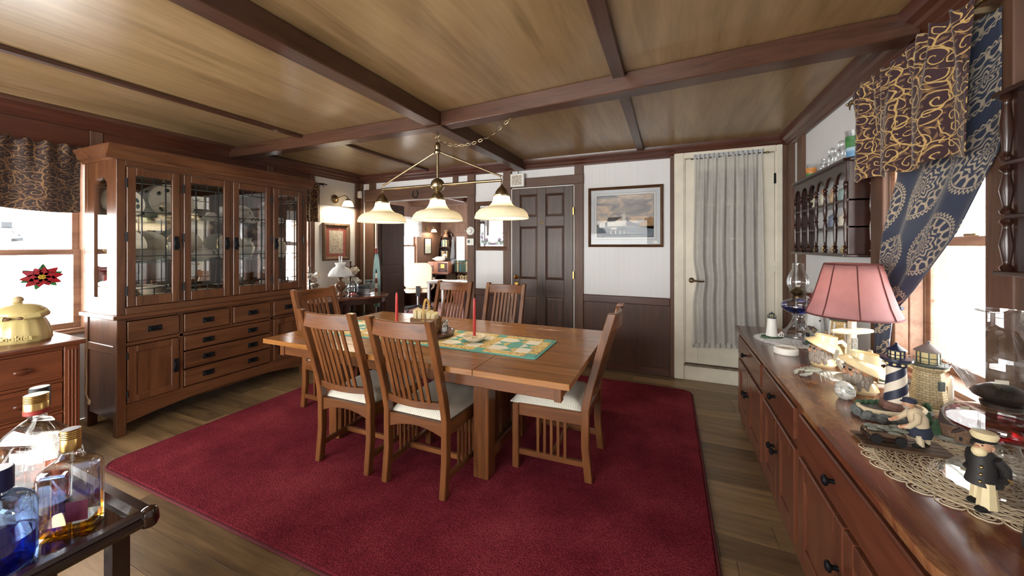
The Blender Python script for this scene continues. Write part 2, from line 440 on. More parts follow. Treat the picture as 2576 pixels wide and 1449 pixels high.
B().box(-1.79, -1.63, 2.42, 2.58, CZ-.125, CZ-.112).build('beam_plate', BEAM['x'], ce, bevel=.004)
for x, y0, y1, w in ((-3.22,NW,2.44,.055), (-3.06,2.56,BW-.08,.055), (-.285,NW,2.345,.075), (-.29,2.44,BW-.08,.07), (-4.23,NW,BW-.08,.03)):
    B().box(x-w/2, x+w/2, y0, y1, CZ-.028, CZ).build('batten', BEAM['y'], ce, bevel=.004)

# ------------------------------------------------------------------ windows
SASH = wood('window_sash_wood', rgb(120,86,66), rgb(160,122,98), 'x', .45)
def window(name, label, loc, rz, w, z0, z1, depth, casing=.0, nx=3, sash=SASH, mid=None):
    r = rootstruct(name, label, 'window', loc, rz)
    g = depth - .03; mid = mid or (z0 + z1) / 2 + .0
    j = B()
    j.box(0, .018, 0, depth, z0, z1); j.box(w-.018, w, 0, depth, z0, z1); j.box(.018, w-.018, 0, depth, z1-.018, z1); j.box(.018, w-.018, 0, depth, z0, z0+.018)
    j.build('window_jamb', sash, r)
    for nm, a, c, off in (('upper_sash', mid-.02, z1-.018, 0), ('lower_sash', z0+.018, mid+.02, -.025)):
        f = B(); y0, y1 = g-.02+off, g+off
        f.box(.018, .058, y0, y1, a, c); f.box(w-.058, w-.018, y0, y1, a, c); f.box(.058, w-.058, y0, y1, c-.042, c); f.box(.058, w-.058, y0, y1, a, a+.042)
        so = f.build(nm, sash, r, bevel=.002)
        B().box(.058, w-.058, g-.012+off, g-.008+off, a+.042, c-.042).build('pane', GLASS, so)
        mt = B()
        for k in range(1, nx): mt.box(.058+(w-.116)*k/nx-.006, .058+(w-.116)*k/nx+.006, g-.006+off, g-.001+off, a+.042, c-.042)
        mt.box(.058, w-.058, g-.006+off, g-.001+off, (a+c)/2-.006, (a+c)/2+.006)
        mt.build('muntin', WHITE, so)
    B().box(w*.5-.035, w*.5+.035, g-.06, g-.045, mid+.02, mid+.032).build('sash_lock', BRASS, r, bevel=.003)
    B().box(-.05, w+.05, -.03, depth, z0-.02, z0).build('sill', sash, r, bevel=.004)
    return r
window('window_1', 'bright left window behind the cookie jar and dresser', (LW, WL1[0], 0), R(90), WL1[1]-WL1[0], WL1[2], WL1[3], .15, mid=1.35)
window('window_2', 'narrow left window hidden behind the china cabinet', (LW, WL2[0], 0), R(90), WL2[1]-WL2[0], WL2[2], WL2[3], .15, nx=2)
w3 = window('window_3', 'bright recessed window above the long sideboard', (RW, WR[1], 0), R(-90), WR[1]-WR[0], WR[2], WR[3], .2, mid=1.42, nx=2)
for k in range(3):                                       # plank lining of the deep reveal
    B().box(.02, .03, .004+.057*k, .058+.057*k, .80, 2.1).build('lining_board', SASH, w3, bevel=.003)
window('added_near_window', 'added unseen window in the near wall for brightness', (WN[1], NW, 0), R(180), WN[1]-WN[0], WN[2], WN[3], .12, nx=6)  # added out of view, sized to brighten the dining room
portal('window_1_portal', (LW-.14, (WL1[0]+WL1[1])/2, (WL1[2]+WL1[3])/2), (WL1[3]-WL1[2], WL1[1]-WL1[0]), (0, R(-90), 0))
portal('window_3_portal', (RW+.19, (WR[0]+WR[1])/2, (WR[2]+WR[3])/2), (WR[3]-WR[2], WR[1]-WR[0]), (0, R(90), 0))
portal('added_near_window_portal', ((WN[0]+WN[1])/2, NW-.11, (WN[2]+WN[3])/2), (WN[1]-WN[0], WN[3]-WN[2]), (R(90), 0, 0))

# ------------------------------------------------------------------ doors of the back wall
def six_panel(r, w, h, mat, y=0, t=.035, glass=None):
    z = lambda k: k * h
    b = B().box(0, w, y+.014, y+t, 0, h); o = b.build('slab', mat['z'], r, bevel=.002)
    st = .11 * w / .8
    for x0, x1 in ((0, st), (w-st, w), (w/2-st/2, w/2+st/2)): B().box(x0, x1, y, y+.0145, 0, h).build('stile', mat['z'], r, bevel=.003)
    rails = ((0, .1), (.367, .47), (.776, .833), (.962, 1.0))
    for a, c in rails:
        for x0, x1 in ((st, w/2-st/2), (w/2+st/2, w-st)): B().box(x0, x1, y, y+.0145, z(a), z(c)).build('rail', mat['x'], r, bevel=.003)
    for a, c in ((.1,.367), (.47,.776), (.833,.962)):
        for x0, x1 in ((st, w/2-st/2), (w/2+st/2, w-st)):
            b = B(); i = .028
            v = [(x0,y+.014,z(a)),(x1,y+.014,z(a)),(x1,y+.014,z(c)),(x0,y+.014,z(c)),(x0+i,y+.004,z(a)+i),(x1-i,y+.004,z(a)+i),(x1-i,y+.004,z(c)-i),(x0+i,y+.004,z(c)-i)]
            b.add(v, [(4,5,6,7),(0,1,5,4),(1,2,6,5),(2,3,7,6),(3,0,4,7)]); b.build('panel', mat['z'], r, smooth=0)
d1 = rootstruct('door_1', 'dark stained six panel wooden door with brass hardware', 'door', (-1.817, BW-.05, .005))
six_panel(d1, .776, 2.1, DOORW)
B().box(-.014, -.004, .01, .045, 0, 2.112).box(.78, .79, .01, .045, 0, 2.112).box(-.014, .79, .01, .045, 2.103, 2.112).build('jamb_strip', WHITE, d1)
def lever(r, x, z, side, mat, y=0, out=.045):
    b = B(); Mx = Matrix.Rotation(R(90), 4, 'X')
    b.lathe([(0,0),(.026,0),(.028,.004),(.02,.012),(.009,.016),(.009,out),(0,out)], 18, M=Matrix.Translation((x, y, z)) @ Mx)
    b.tube([(x, y-out+.005, z), (x+side*.03, y-out, z+.002), (x+side*.075, y-out, z-.004), (x+side*.11, y-out+.002, z-.002)], [.01,.009,.008,.007], 8)
    return b.build('door_handle', mat, r)
lever(d1, .055, 1.005, 1, GOLD)
b = B(); b.lathe([(0,0),(.03,0),(.032,.005),(.026,.014),(.02,.016),(.018,.024),(0,.024)], 20, M=Matrix.Translation((.065, 0, .92)) @ Matrix.Rotation(R(90), 4, 'X')); b.build('deadbolt', GOLD, d1)
b = B(); b.lathe([(0,0),(.012,0),(.013,.004),(0,.008)], 14, M=Matrix.Translation((.39, 0, 1.675)) @ Matrix.Rotation(R(90), 4, 'X')); b.build('peephole', GOLD, d1)
for z in (.3, 1.05, 1.8): B().box(.772, .79, -.008, .01, z-.045, z+.045).build('hinge', GOLD, d1, bevel=.003)

d2 = rootstruct('door_2', 'cream painted door with glass panes behind a curtain', 'door', (.044, BW-.04, 0))
W2 = .951
b = B().box(0, .095, -.01, .04, 0, 2.385).box(W2-.052, W2, -.01, .04, 0, 2.385).box(.095, W2-.052, -.01, .04, 2.31, 2.385); b.build('casing', CREAM, d2, bevel=.006)
B().box(.095, .105, .0, .04, .17, 2.31).box(W2-.062, W2-.052, .0, .04, .17, 2.31).build('stop', CREAM, d2)
B().box(.095, W2-.052, .005, .04, 0, .15).build('riser', CREAM, d2, bevel=.003)
B().box(.09, W2-.05, -.015, .04, .15, .17).build('threshold', plain('worn_threshold', rgb(120,106,88), .6, var=.4, scale=14), d2, bevel=.003)
x0, x1 = .107, W2-.064
b = B().box(x0, x0+.115, .008, .036, .178, 2.3).box(x1-.13, x1, .008, .036, .178, 2.3).box(x0+.115, x1-.13, .008, .036, 2.17, 2.3).box(x0+.115, x1-.13, .008, .036, .178, .42); b.build('slab', CREAM, d2, bevel=.003)
gx0, gx1 = x0+.115, x1-.13
B().box(gx0, gx1, .024, .028, .42, 2.17).build('pane', plain('dim_glass', rgb(58,64,70), .08, var=.1), d2)
for k in range(1, 5): B().box(gx0, gx1, .012, .026, .42+.35*k-.011, .42+.35*k+.011).build('muntin', CREAM, d2, bevel=.002)
for k in (1, 2): B().box(gx0+(gx1-gx0)*k/3-.011, gx0+(gx1-gx0)*k/3+.011, .013, .026, .42, 2.17).build('muntin', CREAM, d2, bevel=.002)
lever(d2, .165, 1.04, 1, BRASS, .008, .095)
for z in (.5, 1.2, 2.05): B().box(x1-.006, x1+.012, -.004, .012, z-.05, z+.05).build('hinge', CREAM if z < 2 else BLACKM, d2, bevel=.002)

# ------------------------------------------------------------------ the study seen through the opening
SW, SF = -5.8, 8.6
PAN2 = {a: wood('study_panelling_'+a, rgb(108,80,66), rgb(140,108,90), a, .55) for a in 'xyz'}
def patterned():
    m, n, l, b = newmat('oriental_carpet'); v = coords(n, l, (9,9,9)); t = n.new('ShaderNodeTexVoronoi'); l.new(v, t.inputs['Vector'])
    l.new(ramp(n, l, t.outputs['Color'], [(.2, rgb(120,52,48)), (.45, rgb(170,140,130)), (.6, rgb(84,70,92)), (.85, rgb(150,90,80))]), b.inputs['Base Color']); b.inputs['Roughness'].default_value = .9
    return m
struct(B().box(SW, -2.0, BW+.12, SF, -.06, 0).build('floor_study', plain('study_floor', rgb(112,84,62), .5)), 'floor of the study beyond the opening', 'floor')
tag(B().box(-5.3, -2.6, 5.0, 7.65, 0, .012).build('oriental_rug', patterned(), bevel=.004), 'faded red and violet patterned rug in the study', 'rug')
WS = (6.98, 7.57, .75, 2.05)
wsl = struct(wall_boxes(B(), 'y', SW-.12, SW, BW, SF+.1, 0, 2.6, [WS]).build('wall_study_left', PAN2['z'], smooth=0), 'brown panelled left wall of the study', 'wall')
WSF = (-4.5, -2.6, .8, 2.05)
struct(wall_boxes(B(), 'x', SF, SF+.12, SW-.12, -1.9, 0, 2.6, [WSF]).build('wall_study_far', PAN2['z'], smooth=0), 'brown panelled far wall of the study', 'wall')
struct(B().box(-2.0, -1.9, BW+.12, SF, 0, 2.6).build('wall_study_right', PAN2['z'], smooth=0), 'brown panelled right wall of the study', 'wall')
sce = struct(B().box(SW-.12, -1.9, BW+.12, SF+.12, 2.5, 2.6).build('ceiling_study', PLASTER, smooth=0), 'white ceiling of the study with timber beams', 'ceiling')
for y in (4.95, 6.1, 7.3): B().box(SW, -2.0, y, y+.14, 2.36, 2.5).build('beam', BEAM['x'], sce, bevel=.006)
B().box(-4.4, -4.26, BW+.12, SF, 2.38, 2.5).build('beam', BEAM['y'], sce, bevel=.006)
window('window_5', 'glaring white window in the study', (SW, WS[0], 0), R(90), WS[1]-WS[0], WS[2], WS[3], .12, nx=2)
portal('window_5_portal', (SW-.11, (WS[0]+WS[1])/2, (WS[2]+WS[3])/2), (WS[3]-WS[2], WS[1]-WS[0]), (0, R(-90), 0))
window('added_study_window', 'added unseen window brightening the study from its far wall', (WSF[0], SF, 0), 0, WSF[1]-WSF[0], WSF[2], WSF[3], .12, nx=4)  # added beyond the visible strip to brighten the study
portal('added_study_window_portal', ((WSF[0]+WSF[1])/2, SF+.11, (WSF[2]+WSF[3])/2), (WSF[1]-WSF[0], WSF[3]-WSF[2]), (R(-90), 0, 0))
# dark open door leaf at the left of the opening
d3 = rootstruct('door_3', 'dark open door leaf at the left of the opening', 'door', (-4.06, BW+.02, 0))
B().box(0, .035, 0, .58, .01, 2.05).build('slab', DARK['z'], d3, bevel=.003)
B().box(.035, .043, .06, .52, .15, .95).build('panel', DARK['z'], d3, bevel=.004)
B().box(.035, .043, .06, .52, 1.1, 1.95).build('panel', DARK['z'], d3, bevel=.004)
# far door with a glass light
d4 = rootstruct('door_4', 'brown panelled door with a self-glowing glass light in the study', 'door', (-5.6, SF-.05, 0))
B().box(0, .9, .02, .045, 0, 2.1).build('slab', PAN2['z'], d4)
for x in (.08, .29, .66):
    for z0, z1, ww in ((1.75, 2.0, .16), (.95, 1.62, .16), (.2, .8, .16)):
        if x == .29: continue
        B().box(x, x+ww, .008, .022, z0, z1).build('panel', PAN2['z'], d4, bevel=.006)
B().box(.3, .6, .008, .022, 1.75, 2.0).build('panel', PAN2['z'], d4, bevel=.006)
B().box(.29, .61, .01, .02, .88, 1.68).build('light_frame', PAN2['z'], d4, bevel=.003)
B().box(.33, .57, .006, .012, .92, 1.64).build('pane', glow('self_lit_frosted_glass', (.93,.97,1,1), 1.3), d4)  # pane emits by itself, standing in for daylight behind it

# ------------------------------------------------------------------ rug
def carpet():
    m, n, l, b = newmat('crimson_carpet'); v = coords(n, l)
    f = noise(n, l, v, 150, 3); g = noise(n, l, v, 2.2, 4); h = mathn(n, l, 'ADD', mathn(n, l, 'MULTIPLY', f, .55), mathn(n, l, 'MULTIPLY', g, .45))
    l.new(ramp(n, l, h, [(.36, rgb(78,19,30)), (.5, rgb(116,35,47)), (.64, rgb(150,62,72))]), b.inputs['Base Color'])
    b.inputs['Roughness'].default_value = .95; b.inputs['Specular IOR Level'].default_value = .1; 
    bump(n, l, f, b, 1.0, .01); return m
def roundrect(x0, x1, y0, y1, r, n=6):
    p = []
    for cx, cy, a0 in ((x1-r,y1-r,0), (x0+r,y1-r,90), (x0+r,y0+r,180), (x1-r,y0+r,270)):
        for k in range(n+1):
            a = R(a0 + 90*k/n); p.append((cx+r*math.cos(a), cy+r*math.sin(a)))
    return p
rug = thing('area_rug', 'large crimson carpet rug under the dining table', 'rug', (0,0,0))
rx0, rx1, ry0, ry1 = -3.32, .2, 1.12, 3.93
B().prism(roundrect(rx0+.012, rx1-.012, ry0+.012, ry1-.012, .1), 0.0, .018).build('pile', carpet(), rug, bevel=.006)
pts = roundrect(rx0+.006, rx1-.006, ry0+.006, ry1-.006, .105)
B().tube([(x, y, .008) for x, y in pts], .008, 6, closed=True).build('bound_edge', plain('rug_binding', rgb(88,24,34), .9), rug)

# ------------------------------------------------------------------ dining table
TX0, TX1, TY0, TY1, TZ = -2.62, -.43, 1.695, 2.87, .75
tb = thing('dining_table', 'long oak dining table with a quilted runner on it', 'table', ((TX0+TX1)/2, (TY0+TY1)/2, .018))
ox, oy, oz = tb.location
def tbx(b, x0, x1, y0, y1, z0, z1): return b.box(x0-ox, x1-ox, y0-oy, y1-oy, z0-oz, z1-oz)
seams = [TX0, -2.13, -1.54, -.95, TX1]
for p, q in zip(seams, seams[1:]):
    e = .0012
    for y0, y1 in ((TY0, TY0+.13), (TY0+.13, TY1-.13), (TY1-.13, TY1)):
        tbx(B(), p+e, q-e, y0+.0005, y1-.0005, TZ-.032, TZ).build('board', TABLE, tb, bevel=.002)
for k, (x0, x1, y0, y1) in enumerate(((TX0+.07,TX1-.07,TY0+.09,TY0+.115), (TX0+.07,TX1-.07,TY1-.115,TY1-.09), (TX0+.07,TX0+.095,TY0+.09,TY1-.09), (TX1-.095,TX1-.07,TY0+.09,TY1-.09))):
    tbx(B(), x0, x1, y0, y1, .625, TZ-.032).build('apron', OAK['x' if k < 2 else 'y'], tb, bevel=.003)
for x in (TX0+.07, TX1-.095):
    for y in (TY0+.085, TY1-.12): tbx(B(), x-.006, x+.032, y-.004, y+.038, .62, TZ-.032).build('corner_block', OAK['z'], tb, bevel=.003)
for x in (-1.03, -2.22):
    for y in (1.99, 2.53): tbx(B(), x-.05, x+.05, y-.05, y+.05, .018, .7).build('leg', OAK['z'], tb, bevel=.005)
    tbx(B(), x-.04, x+.04, 2.03, 2.49, .1, .17).build('foot_rail', OAK['y'], tb, bevel=.004)
    tbx(B(), x-.03, x+.03, 2.03, 2.49, .56, .63).build('top_rail', OAK['y'], tb, bevel=.004)
    for k in range(6): tbx(B(), x-.012, x+.012, 2.09+.062*k, 2.115+.062*k, .17, .56).build('slat', OAK['z'], tb, bevel=.002)
tbx(B(), -2.18, -1.07, 2.25, 2.31, .1, .16).build('stretcher', OAK['x'], tb, bevel=.004)

# ------------------------------------------------------------------ dining chairs (sitter faces +y, back posts at y = 0)
def weave(name, c1, c2, s):
    m, n, l, b = newmat(name); v = coords(n, l, (s,s,s)); t = n.new('ShaderNodeTexChecker'); t.inputs['Scale'].default_value = 1; l.new(v, t.inputs[0])
    f = noise(n, l, v, 1.3, 2); h = mathn(n, l, 'ADD', mathn(n, l, 'MULTIPLY', t.outputs['Fac'], .35), f)
    l.new(ramp(n, l, h, [(.3, c1), (.9, c2)]), b.inputs['Base Color']); b.inputs['Roughness'].default_value = .9; bump(n, l, h, b, .5, .004); return m
SEATF = weave('cream_seat_fabric', rgb(196,190,172), rgb(226,222,208), 150)
LEAN, CH = .155, .995
def lean(z): return 0 if z < .44 else -LEAN * ((z - .44) / (CH - .44)) ** 1.1
def make_chair(label, loc, rz):
    t = thing('dining_chair', label, 'chair', loc, rz, 'mission style dining chairs')
    hw = .2
    for sx in (-1, 1):
        b = B(); zs = [0, .2, .42, .55, .75, CH]
        pts = [Vector((sx*hw, lean(z) + (-.02*(1-z/.2) if z < .2 else 0), z)) for z in zs]
        vs = []; fs = []
        for p in pts:
            for i, j in ((-1,-1),(1,-1),(1,1),(-1,1)): vs.append((p.x+i*.019, p.y+j*.023, p.z))
        for i in range(len(pts)-1):
            for k in range(4): fs.append((i*4+k, i*4+(k+1) % 4, (i+1)*4+(k+1) % 4, (i+1)*4+k))
        fs += [(3,2,1,0), tuple((len(pts)-1)*4+k for k in range(4))]
        b.add(vs, fs); b.build('leg', OAK['z'], t, bevel=.004)
        B().bar((sx*.218, .43, 0), (sx*.218, .43, .4), .042, .042).build('leg', OAK['z'], t, bevel=.004)
        # side apron, low stretcher and spindles
        B().bar((sx*.203, .02, .365), (sx*.215, .415, .365), .024, .075).build('side_rail', OAK['y'], t, bevel=.003)
        B().bar((sx*.203, .0, .1), (sx*.215, .415, .1), .024, .034).build('stretcher', OAK['y'], t, bevel=.003)
        for k in range(5):
            y = .12 + .042 * k; x = sx * (.205 + .012 * y / .4)
            B().box(x-.007, x+.007, y-.009, y+.009, .115, .33).build('spindle', OAK['z'], t, bevel=.002)
    def arc(z, bow, y0, hwid, n=9):
        return [(-hwid + 2*hwid*k/n, y0 - bow*(1-(2*k/n-1)**2), z) for k in range(n+1)]
    B().sweep(arc(.935, .035, lean(.935), hw-.012), .022, .09).build('crest_rail', OAK['x'], t, bevel=.004)
    B().sweep(arc(.5, .03, lean(.5), hw-.012), .022, .04).build('lower_back_rail', OAK['x'], t, bevel=.004)
    for k in range(7):
        u = -.118 + .0393 * k; f = 1 - (u/.188)**2
        b = B(); pz = (.515, .62, .75, .895)
        vs = []; fs = []
        for z in pz:
            y = lean(z) - (.03 + .005*(z-.5)/.4) * f
            for i, j in ((-1,-1),(1,-1),(1,1),(-1,1)): vs.append((u+i*.0118, y+j*.0055, z))
        for i in range(3):
            for q in range(4): fs.append((i*4+q, i*4+(q+1) % 4, (i+1)*4+(q+1) % 4, (i+1)*4+q))
        fs += [(3,2,1,0), (12,13,14,15)]
        b.add(vs, fs); b.build('slat', OAK['z'], t, bevel=.0015)
    for y, hwid in ((.0, .19), (.43, .2)):
        n = 10; top = [(-hwid, .402), (hwid, .402)]; low = [(hwid - 2*hwid*k/n, .318 + .04*(1-(2*k/n-1)**2)) for k in range(n+1)]
        B().prism(top[::1] + low, y-.011, y+.011, 'xz').build('seat_rail', OAK['x'], t, bevel=.002)
    B().bar((-.2, .21, .1), (.2, .21, .1), .024, .03).build('cross_stretcher', OAK['x'], t, bevel=.003)
    # cushion
    def cush(u, v):
        x = (u-.5)*(.39+.06*v); y = .02 + .45*v
        e = min(1, 6*min(u, 1-u, v, 1-v)+.02); return (x, y, .405 + .048*math.sin(e*math.pi/2) + .01*math.sin(u*math.pi)*math.sin(v*math.pi))
    b = B(); b.grid(cush, 16, 16); nb = len(b.v)
    b.uvs = None
    low = [(x*.99, y, .4) for x, y, z in b.v]; b.v += low
    def idx(i, j): return j*17+i
    ring = [idx(i,0) for i in range(17)] + [idx(16,j) for j in range(1,17)] + [idx(i,16) for i in range(15,-1,-1)] + [idx(0,j) for j in range(15,0,-1)]
    for k in range(len(ring)): b.f.append((ring[k], ring[k-1], ring[k-1]+nb, ring[k]+nb)); b.m.append(0)
    b.f.append(tuple(k+nb for k in ring)); b.m.append(0)
    b.build('seat_cushion', SEATF, t, smooth=50, label='cream woven seat cushion')
    return t
c0 = make_chair('oak slat back dining chair nearest the viewer, second from left', (-1.335, 1.732, .018), 0)
for lab, loc, rz in (('oak slat back dining chair on the near side, closer to the cabinet', (-1.88, 1.734, .018), R(1)),
        ('oak slat back dining chair at the right end of the table', (-.455, 2.365, .018), R(90)),
        ('oak slat back dining chair at the left end of the table near the china cabinet', (-2.87, 2.42, .018), R(-90)),
        ('oak slat back dining chair on the far side, before the study opening', (-2.16, 3.33, .018), R(180)),
        ('oak slat back dining chair on the far side, before the dark door', (-1.555, 3.34, .018), R(180))):
    c = dup(c0); c.location = loc; c.rotation_euler = (0, 0, rz); c['label'] = lab

# ------------------------------------------------------------------ china cabinet (local x along the wall, front at y = 0)
cb = thing('china_cabinet', 'tall oak china cabinet with four leaded glass doors', 'cabinet', (-3.69, 1.34, 0), R(90))
W, D, H = 1.53, .5, 2.05
COLX = [.03, .39, .765, 1.14, 1.5]
for x in (0, W-.055):
    B().box(x, x+.055, .0, .055, 0, .86).build('post', CAB['z'], cb, bevel=.004)
    B().box(x, x+.055, D-.055, D, 0, .86).build('post', CAB['z'], cb, bevel=.004)
for x in (.008, W-.028):                                  # side panels with a mid rail
    B().box(x, x+.02, .05, D-.05, .12, .86).build('side_panel', CAB['z'], cb)
    B().box(x-.006 if x < .5 else x+.004, x+.016 if x < .5 else x+.026, .05, D-.05, .6, .66).build('side_rail', CAB['y'], cb, bevel=.003)
B().box(.02, W-.02, D-.02, D, .1, .86).build('back_panel', CAB['x'], cb)
B().box(.02, W-.02, .03, D-.02, .12, .14).build('bottom_panel', CAB['x'], cb)
B().box(-.03, W+.03, -.035, D, .862, .89).build('waist_shelf', CAB['x'], cb, bevel=.004)
n = 16
B().prism([(.055,.2), (W-.055,.2)] + [(W-.055-(W-.11)*k/n, .085+.06*(1-(2*k/n-1)**2)) for k in range(n+1)], .004, .03, 'xz').build('arched_apron', CAB['x'], cb, bevel=.002)
for z0, z1 in ((.2,.225), (.655,.68), (.84,.862)): B().box(.055, W-.055, .004, .03, z0, z1).build('face_rail', CAB['x'], cb, bevel=.002)
for x in COLX[1:4]: B().box(x-.014, x+.014, .004, .03, .68 if x == COLX[2] else .225, .84).build('face_stile', CAB['z'], cb, bevel=.002)
def bail(par, x, z, y, w=.085, h=.042, upright=False):
    b = B(); b.box(x-w/2, x+w/2, y-.004, y, z-h/2, z+h/2)
    b.tube([(x-w*.36, y-.006, z+.004), (x-w*.3, y-.013, z-.012), (x, y-.016, z-.017), (x+w*.3, y-.013, z-.012), (x+w*.36, y-.006, z+.004)], .0045, 6)
    b.box(x-w*.42, x-w*.3, y-.01, y-.003, z-.006, z+.012); b.box(x+w*.3, x+w*.42, y-.01, y-.003, z-.006, z+.012)
    b.build('pull', BLACKM, par, bevel=.001)
def pendant_pull(par, x, z, y):
    b = B(); b.box(x-.016, x+.016, y-.004, y, z-.055, z+.055)
    b.prism([(x-.011,z+.03),(x+.011,z+.03),(x+.02,z-.03),(x,z-.04),(x-.02,z-.03)], y-.016, y-.006, 'xz'); b.build('handle', BLACKM, par, bevel=.0015)
def drawer(x0, x1, z0, z1, pulls):
    d = B().box(x0, x1, -.004, .018, z0, z1).build('drawer', CAB['x'], cb, bevel=.003)
    for px in pulls: bail(d, px, (z0+z1)/2, -.004)
for k in range(4):
    a, c = COLX[k], COLX[k+1]; a = a+.03 if k == 0 else a+.018; c = c-.03 if k == 3 else c-.018
    drawer(a, c, .685, .835, [(a+c)/2])
for z0, z1 in ((.53,.65), (.38,.52), (.235,.37)): drawer(COLX[1]+.018, COLX[3]-.018, z0, z1, [COLX[1]+.19, COLX[3]-.19])
for a, c, hx in ((.06, COLX[1]-.018, 1), (COLX[3]+.018, W-.06, 0)):
    d = B().box(a, a+.05, -.004, .018, .23, .65).box(c-.05, c, -.004, .018, .23, .65).box(a+.05, c-.05, -.004, .018, .6, .65).box(a+.05, c-.05, -.004, .018, .23, .28).build('lower_door', CAB['z'], cb, bevel=.003)
    B().box(a+.05, c-.05, .006, .014, .28, .6).build('door_panel', CAB['z'], d)
    pendant_pull(d, c-.022 if hx else a+.022, .43, -.004)
    for z in (.3, .58): B().tube([((a-.003) if hx else (c+.003), -.004, z-.025), ((a-.003) if hx else (c+.003), -.004, z+.025)], .006, 6).build('hinge', BLACKM, d)
# upper case
UZ0, UZ1 = .89, 2.03
for x in (0.0, W-.05): B().box(x, x+.05, .0, .04, UZ0, UZ1).build('upper_post', CAB['z'], cb, bevel=.003)
for x in (0.0, W-.04): B().box(x, x+.04, D-.05, D-.01, UZ0, UZ1).build('upper_post', CAB['z'], cb, bevel=.003)
for k, x in enumerate((.0, W-.025)):                      # sides: arched frame round a glass
    n = 8; y0, y1, zt = .14, D-.16, 1.86
    fr = B(); fr.box(x, x+.025, .04, y0, UZ0, UZ1).box(x, x+.025, y1, D-.05, UZ0, UZ1).box(x, x+.025, y0, y1, UZ0, UZ0+.12).box(x, x+.025, y0, y1, zt+.06, UZ1)
    yc, hw = (y0+y1)/2, (y1-y0)/2
    for i in range(n):
        a, c = y0 + (y1-y0)*i/n, y0 + (y1-y0)*(i+1)/n
        za, zc = zt + .055*math.sqrt(max(0, 1-((a-yc)/hw)**2)), zt + .055*math.sqrt(max(0, 1-((c-yc)/hw)**2))
        fr.add([(x+dx, yy, zz) for dx in (0, .025) for yy, zz in ((a, za), (c, zc), (c, zt+.06), (a, zt+.06))], [(0,1,2,3),(7,6,5,4),(0,4,5,1),(3,2,6,7)])
    s = fr.build('side_frame', CAB['z'], cb)
    B().box(x+.01, x+.014, y0, y1, UZ0+.12, zt+.055).build('side_glass', GLASS, s)
B().box(.0, W, .0, D-.01, UZ1, UZ1+.02).build('upper_top', CAB['x'], cb)
B().box(.02, W-.02, D-.03, D-.015, UZ0, UZ1).build('mirror_back', MIRROR, cb)
B().box(.05, W-.05, .0, .03, UZ0, UZ0+.05).build('upper_rail', CAB['x'], cb, bevel=.002)
B().box(.05, W-.05, .0, .03, UZ1-.04, UZ1).build('upper_rail', CAB['x'], cb, bevel=.002)
for x in COLX[1:4]: B().box(x-.012, x+.012, .002, .03, UZ0+.05, UZ1-.04).build('upper_stile', CAB['z'], cb, bevel=.002)
pr = [(0,0),(-.012,.0),(-.018,.02),(-.03,.03),(-.05,.07),(-.06,.085),(-.06,.1),(0,.1)]
b = B(); z = UZ1
b.prism([(p, z+q) for p, q in pr], -.06, W+.06, 'yz')
b.prism([(-p*-1, z+q) for p, q in pr], 0, D, 'xz'); b.prism([(W-p, z+q) for p, q in pr], 0, D, 'xz')
b.box(0, W, 0, D, z+.08, z+.1); b.build('cornice', CAB['x'], cb, smooth=20)
SHELFZ = (1.27, 1.62)
for zz in SHELFZ: B().box(.03, W-.03, .06, D-.035, zz-.008, zz).build('glass_shelf', thinglass('shelf_glass', (.86,.95,.92,1), .05), cb)
B().box(.03, W-.03, .035, D-.035, UZ0, UZ0+.09).build('upper_floor', CAB['x'], cb)
LEAD = plain('lead_came', rgb(40,46,48), .4, .4)
for k in range(4):
    a, c = COLX[k]+(.025 if k == 0 else .014), COLX[k+1]-(.025 if k == 3 else .014); z0, z1 = UZ0+.055, UZ1-.045; sw = .05
    d = B().box(a, a+sw, -.006, .018, z0, z1).box(c-sw, c, -.006, .018, z0, z1).box(a+sw, c-sw, -.006, .018, z1-.06, z1).box(a+sw, c-sw, -.006, .018, z0, z0+.075).build('glass_door', CAB['z'], cb, bevel=.003)
    ga, gc, g0, g1 = a+sw, c-sw, z0+.075, z1-.06
    B().box(ga, gc, .004, .007, g0, g1).build('door_glass', GLASS, d)
    ld = B(); t = .0028
    for x in (ga+.038, gc-.038): ld.box(x-t, x+t, .001, .01, g0, g1)
    for zz in (g1-.05, g0+.05): ld.box(ga, gc, .001, .01, zz-t, zz+t)
    for zz in (g1-.27, g0+.3): ld.box(ga+.0, gc, .001, .01, zz-t, zz+t)
    for x, u in ((ga, ga+.038), (gc-.038, gc)):
        ld.box(x, u, .001, .01, g1-.30-t, g1-.30+t); ld.box(x, u, .001, .01, g0+.26-t, g0+.26+t)
    ld.box((ga+gc)/2-t, (ga+gc)/2+t, .001, .01, g0, g0+.05); ld.box((ga+gc)/2-t, (ga+gc)/2+t, .001, .01, g1-.05, g1)
    ld.build('leading', LEAD, d)
    left_hinge = k in (0, 1)
    hx = a-.004 if left_hinge else c+.004
    for zz in (z0+.12, (z0+z1)/2, z1-.12): B().tube([(hx, -.006, zz-.035), (hx, -.006, zz+.035)], .007, 6).build('hinge', BLACKM, d)
    pendant_pull(d, c-.025 if left_hinge else a+.025, 1.42, -.006)

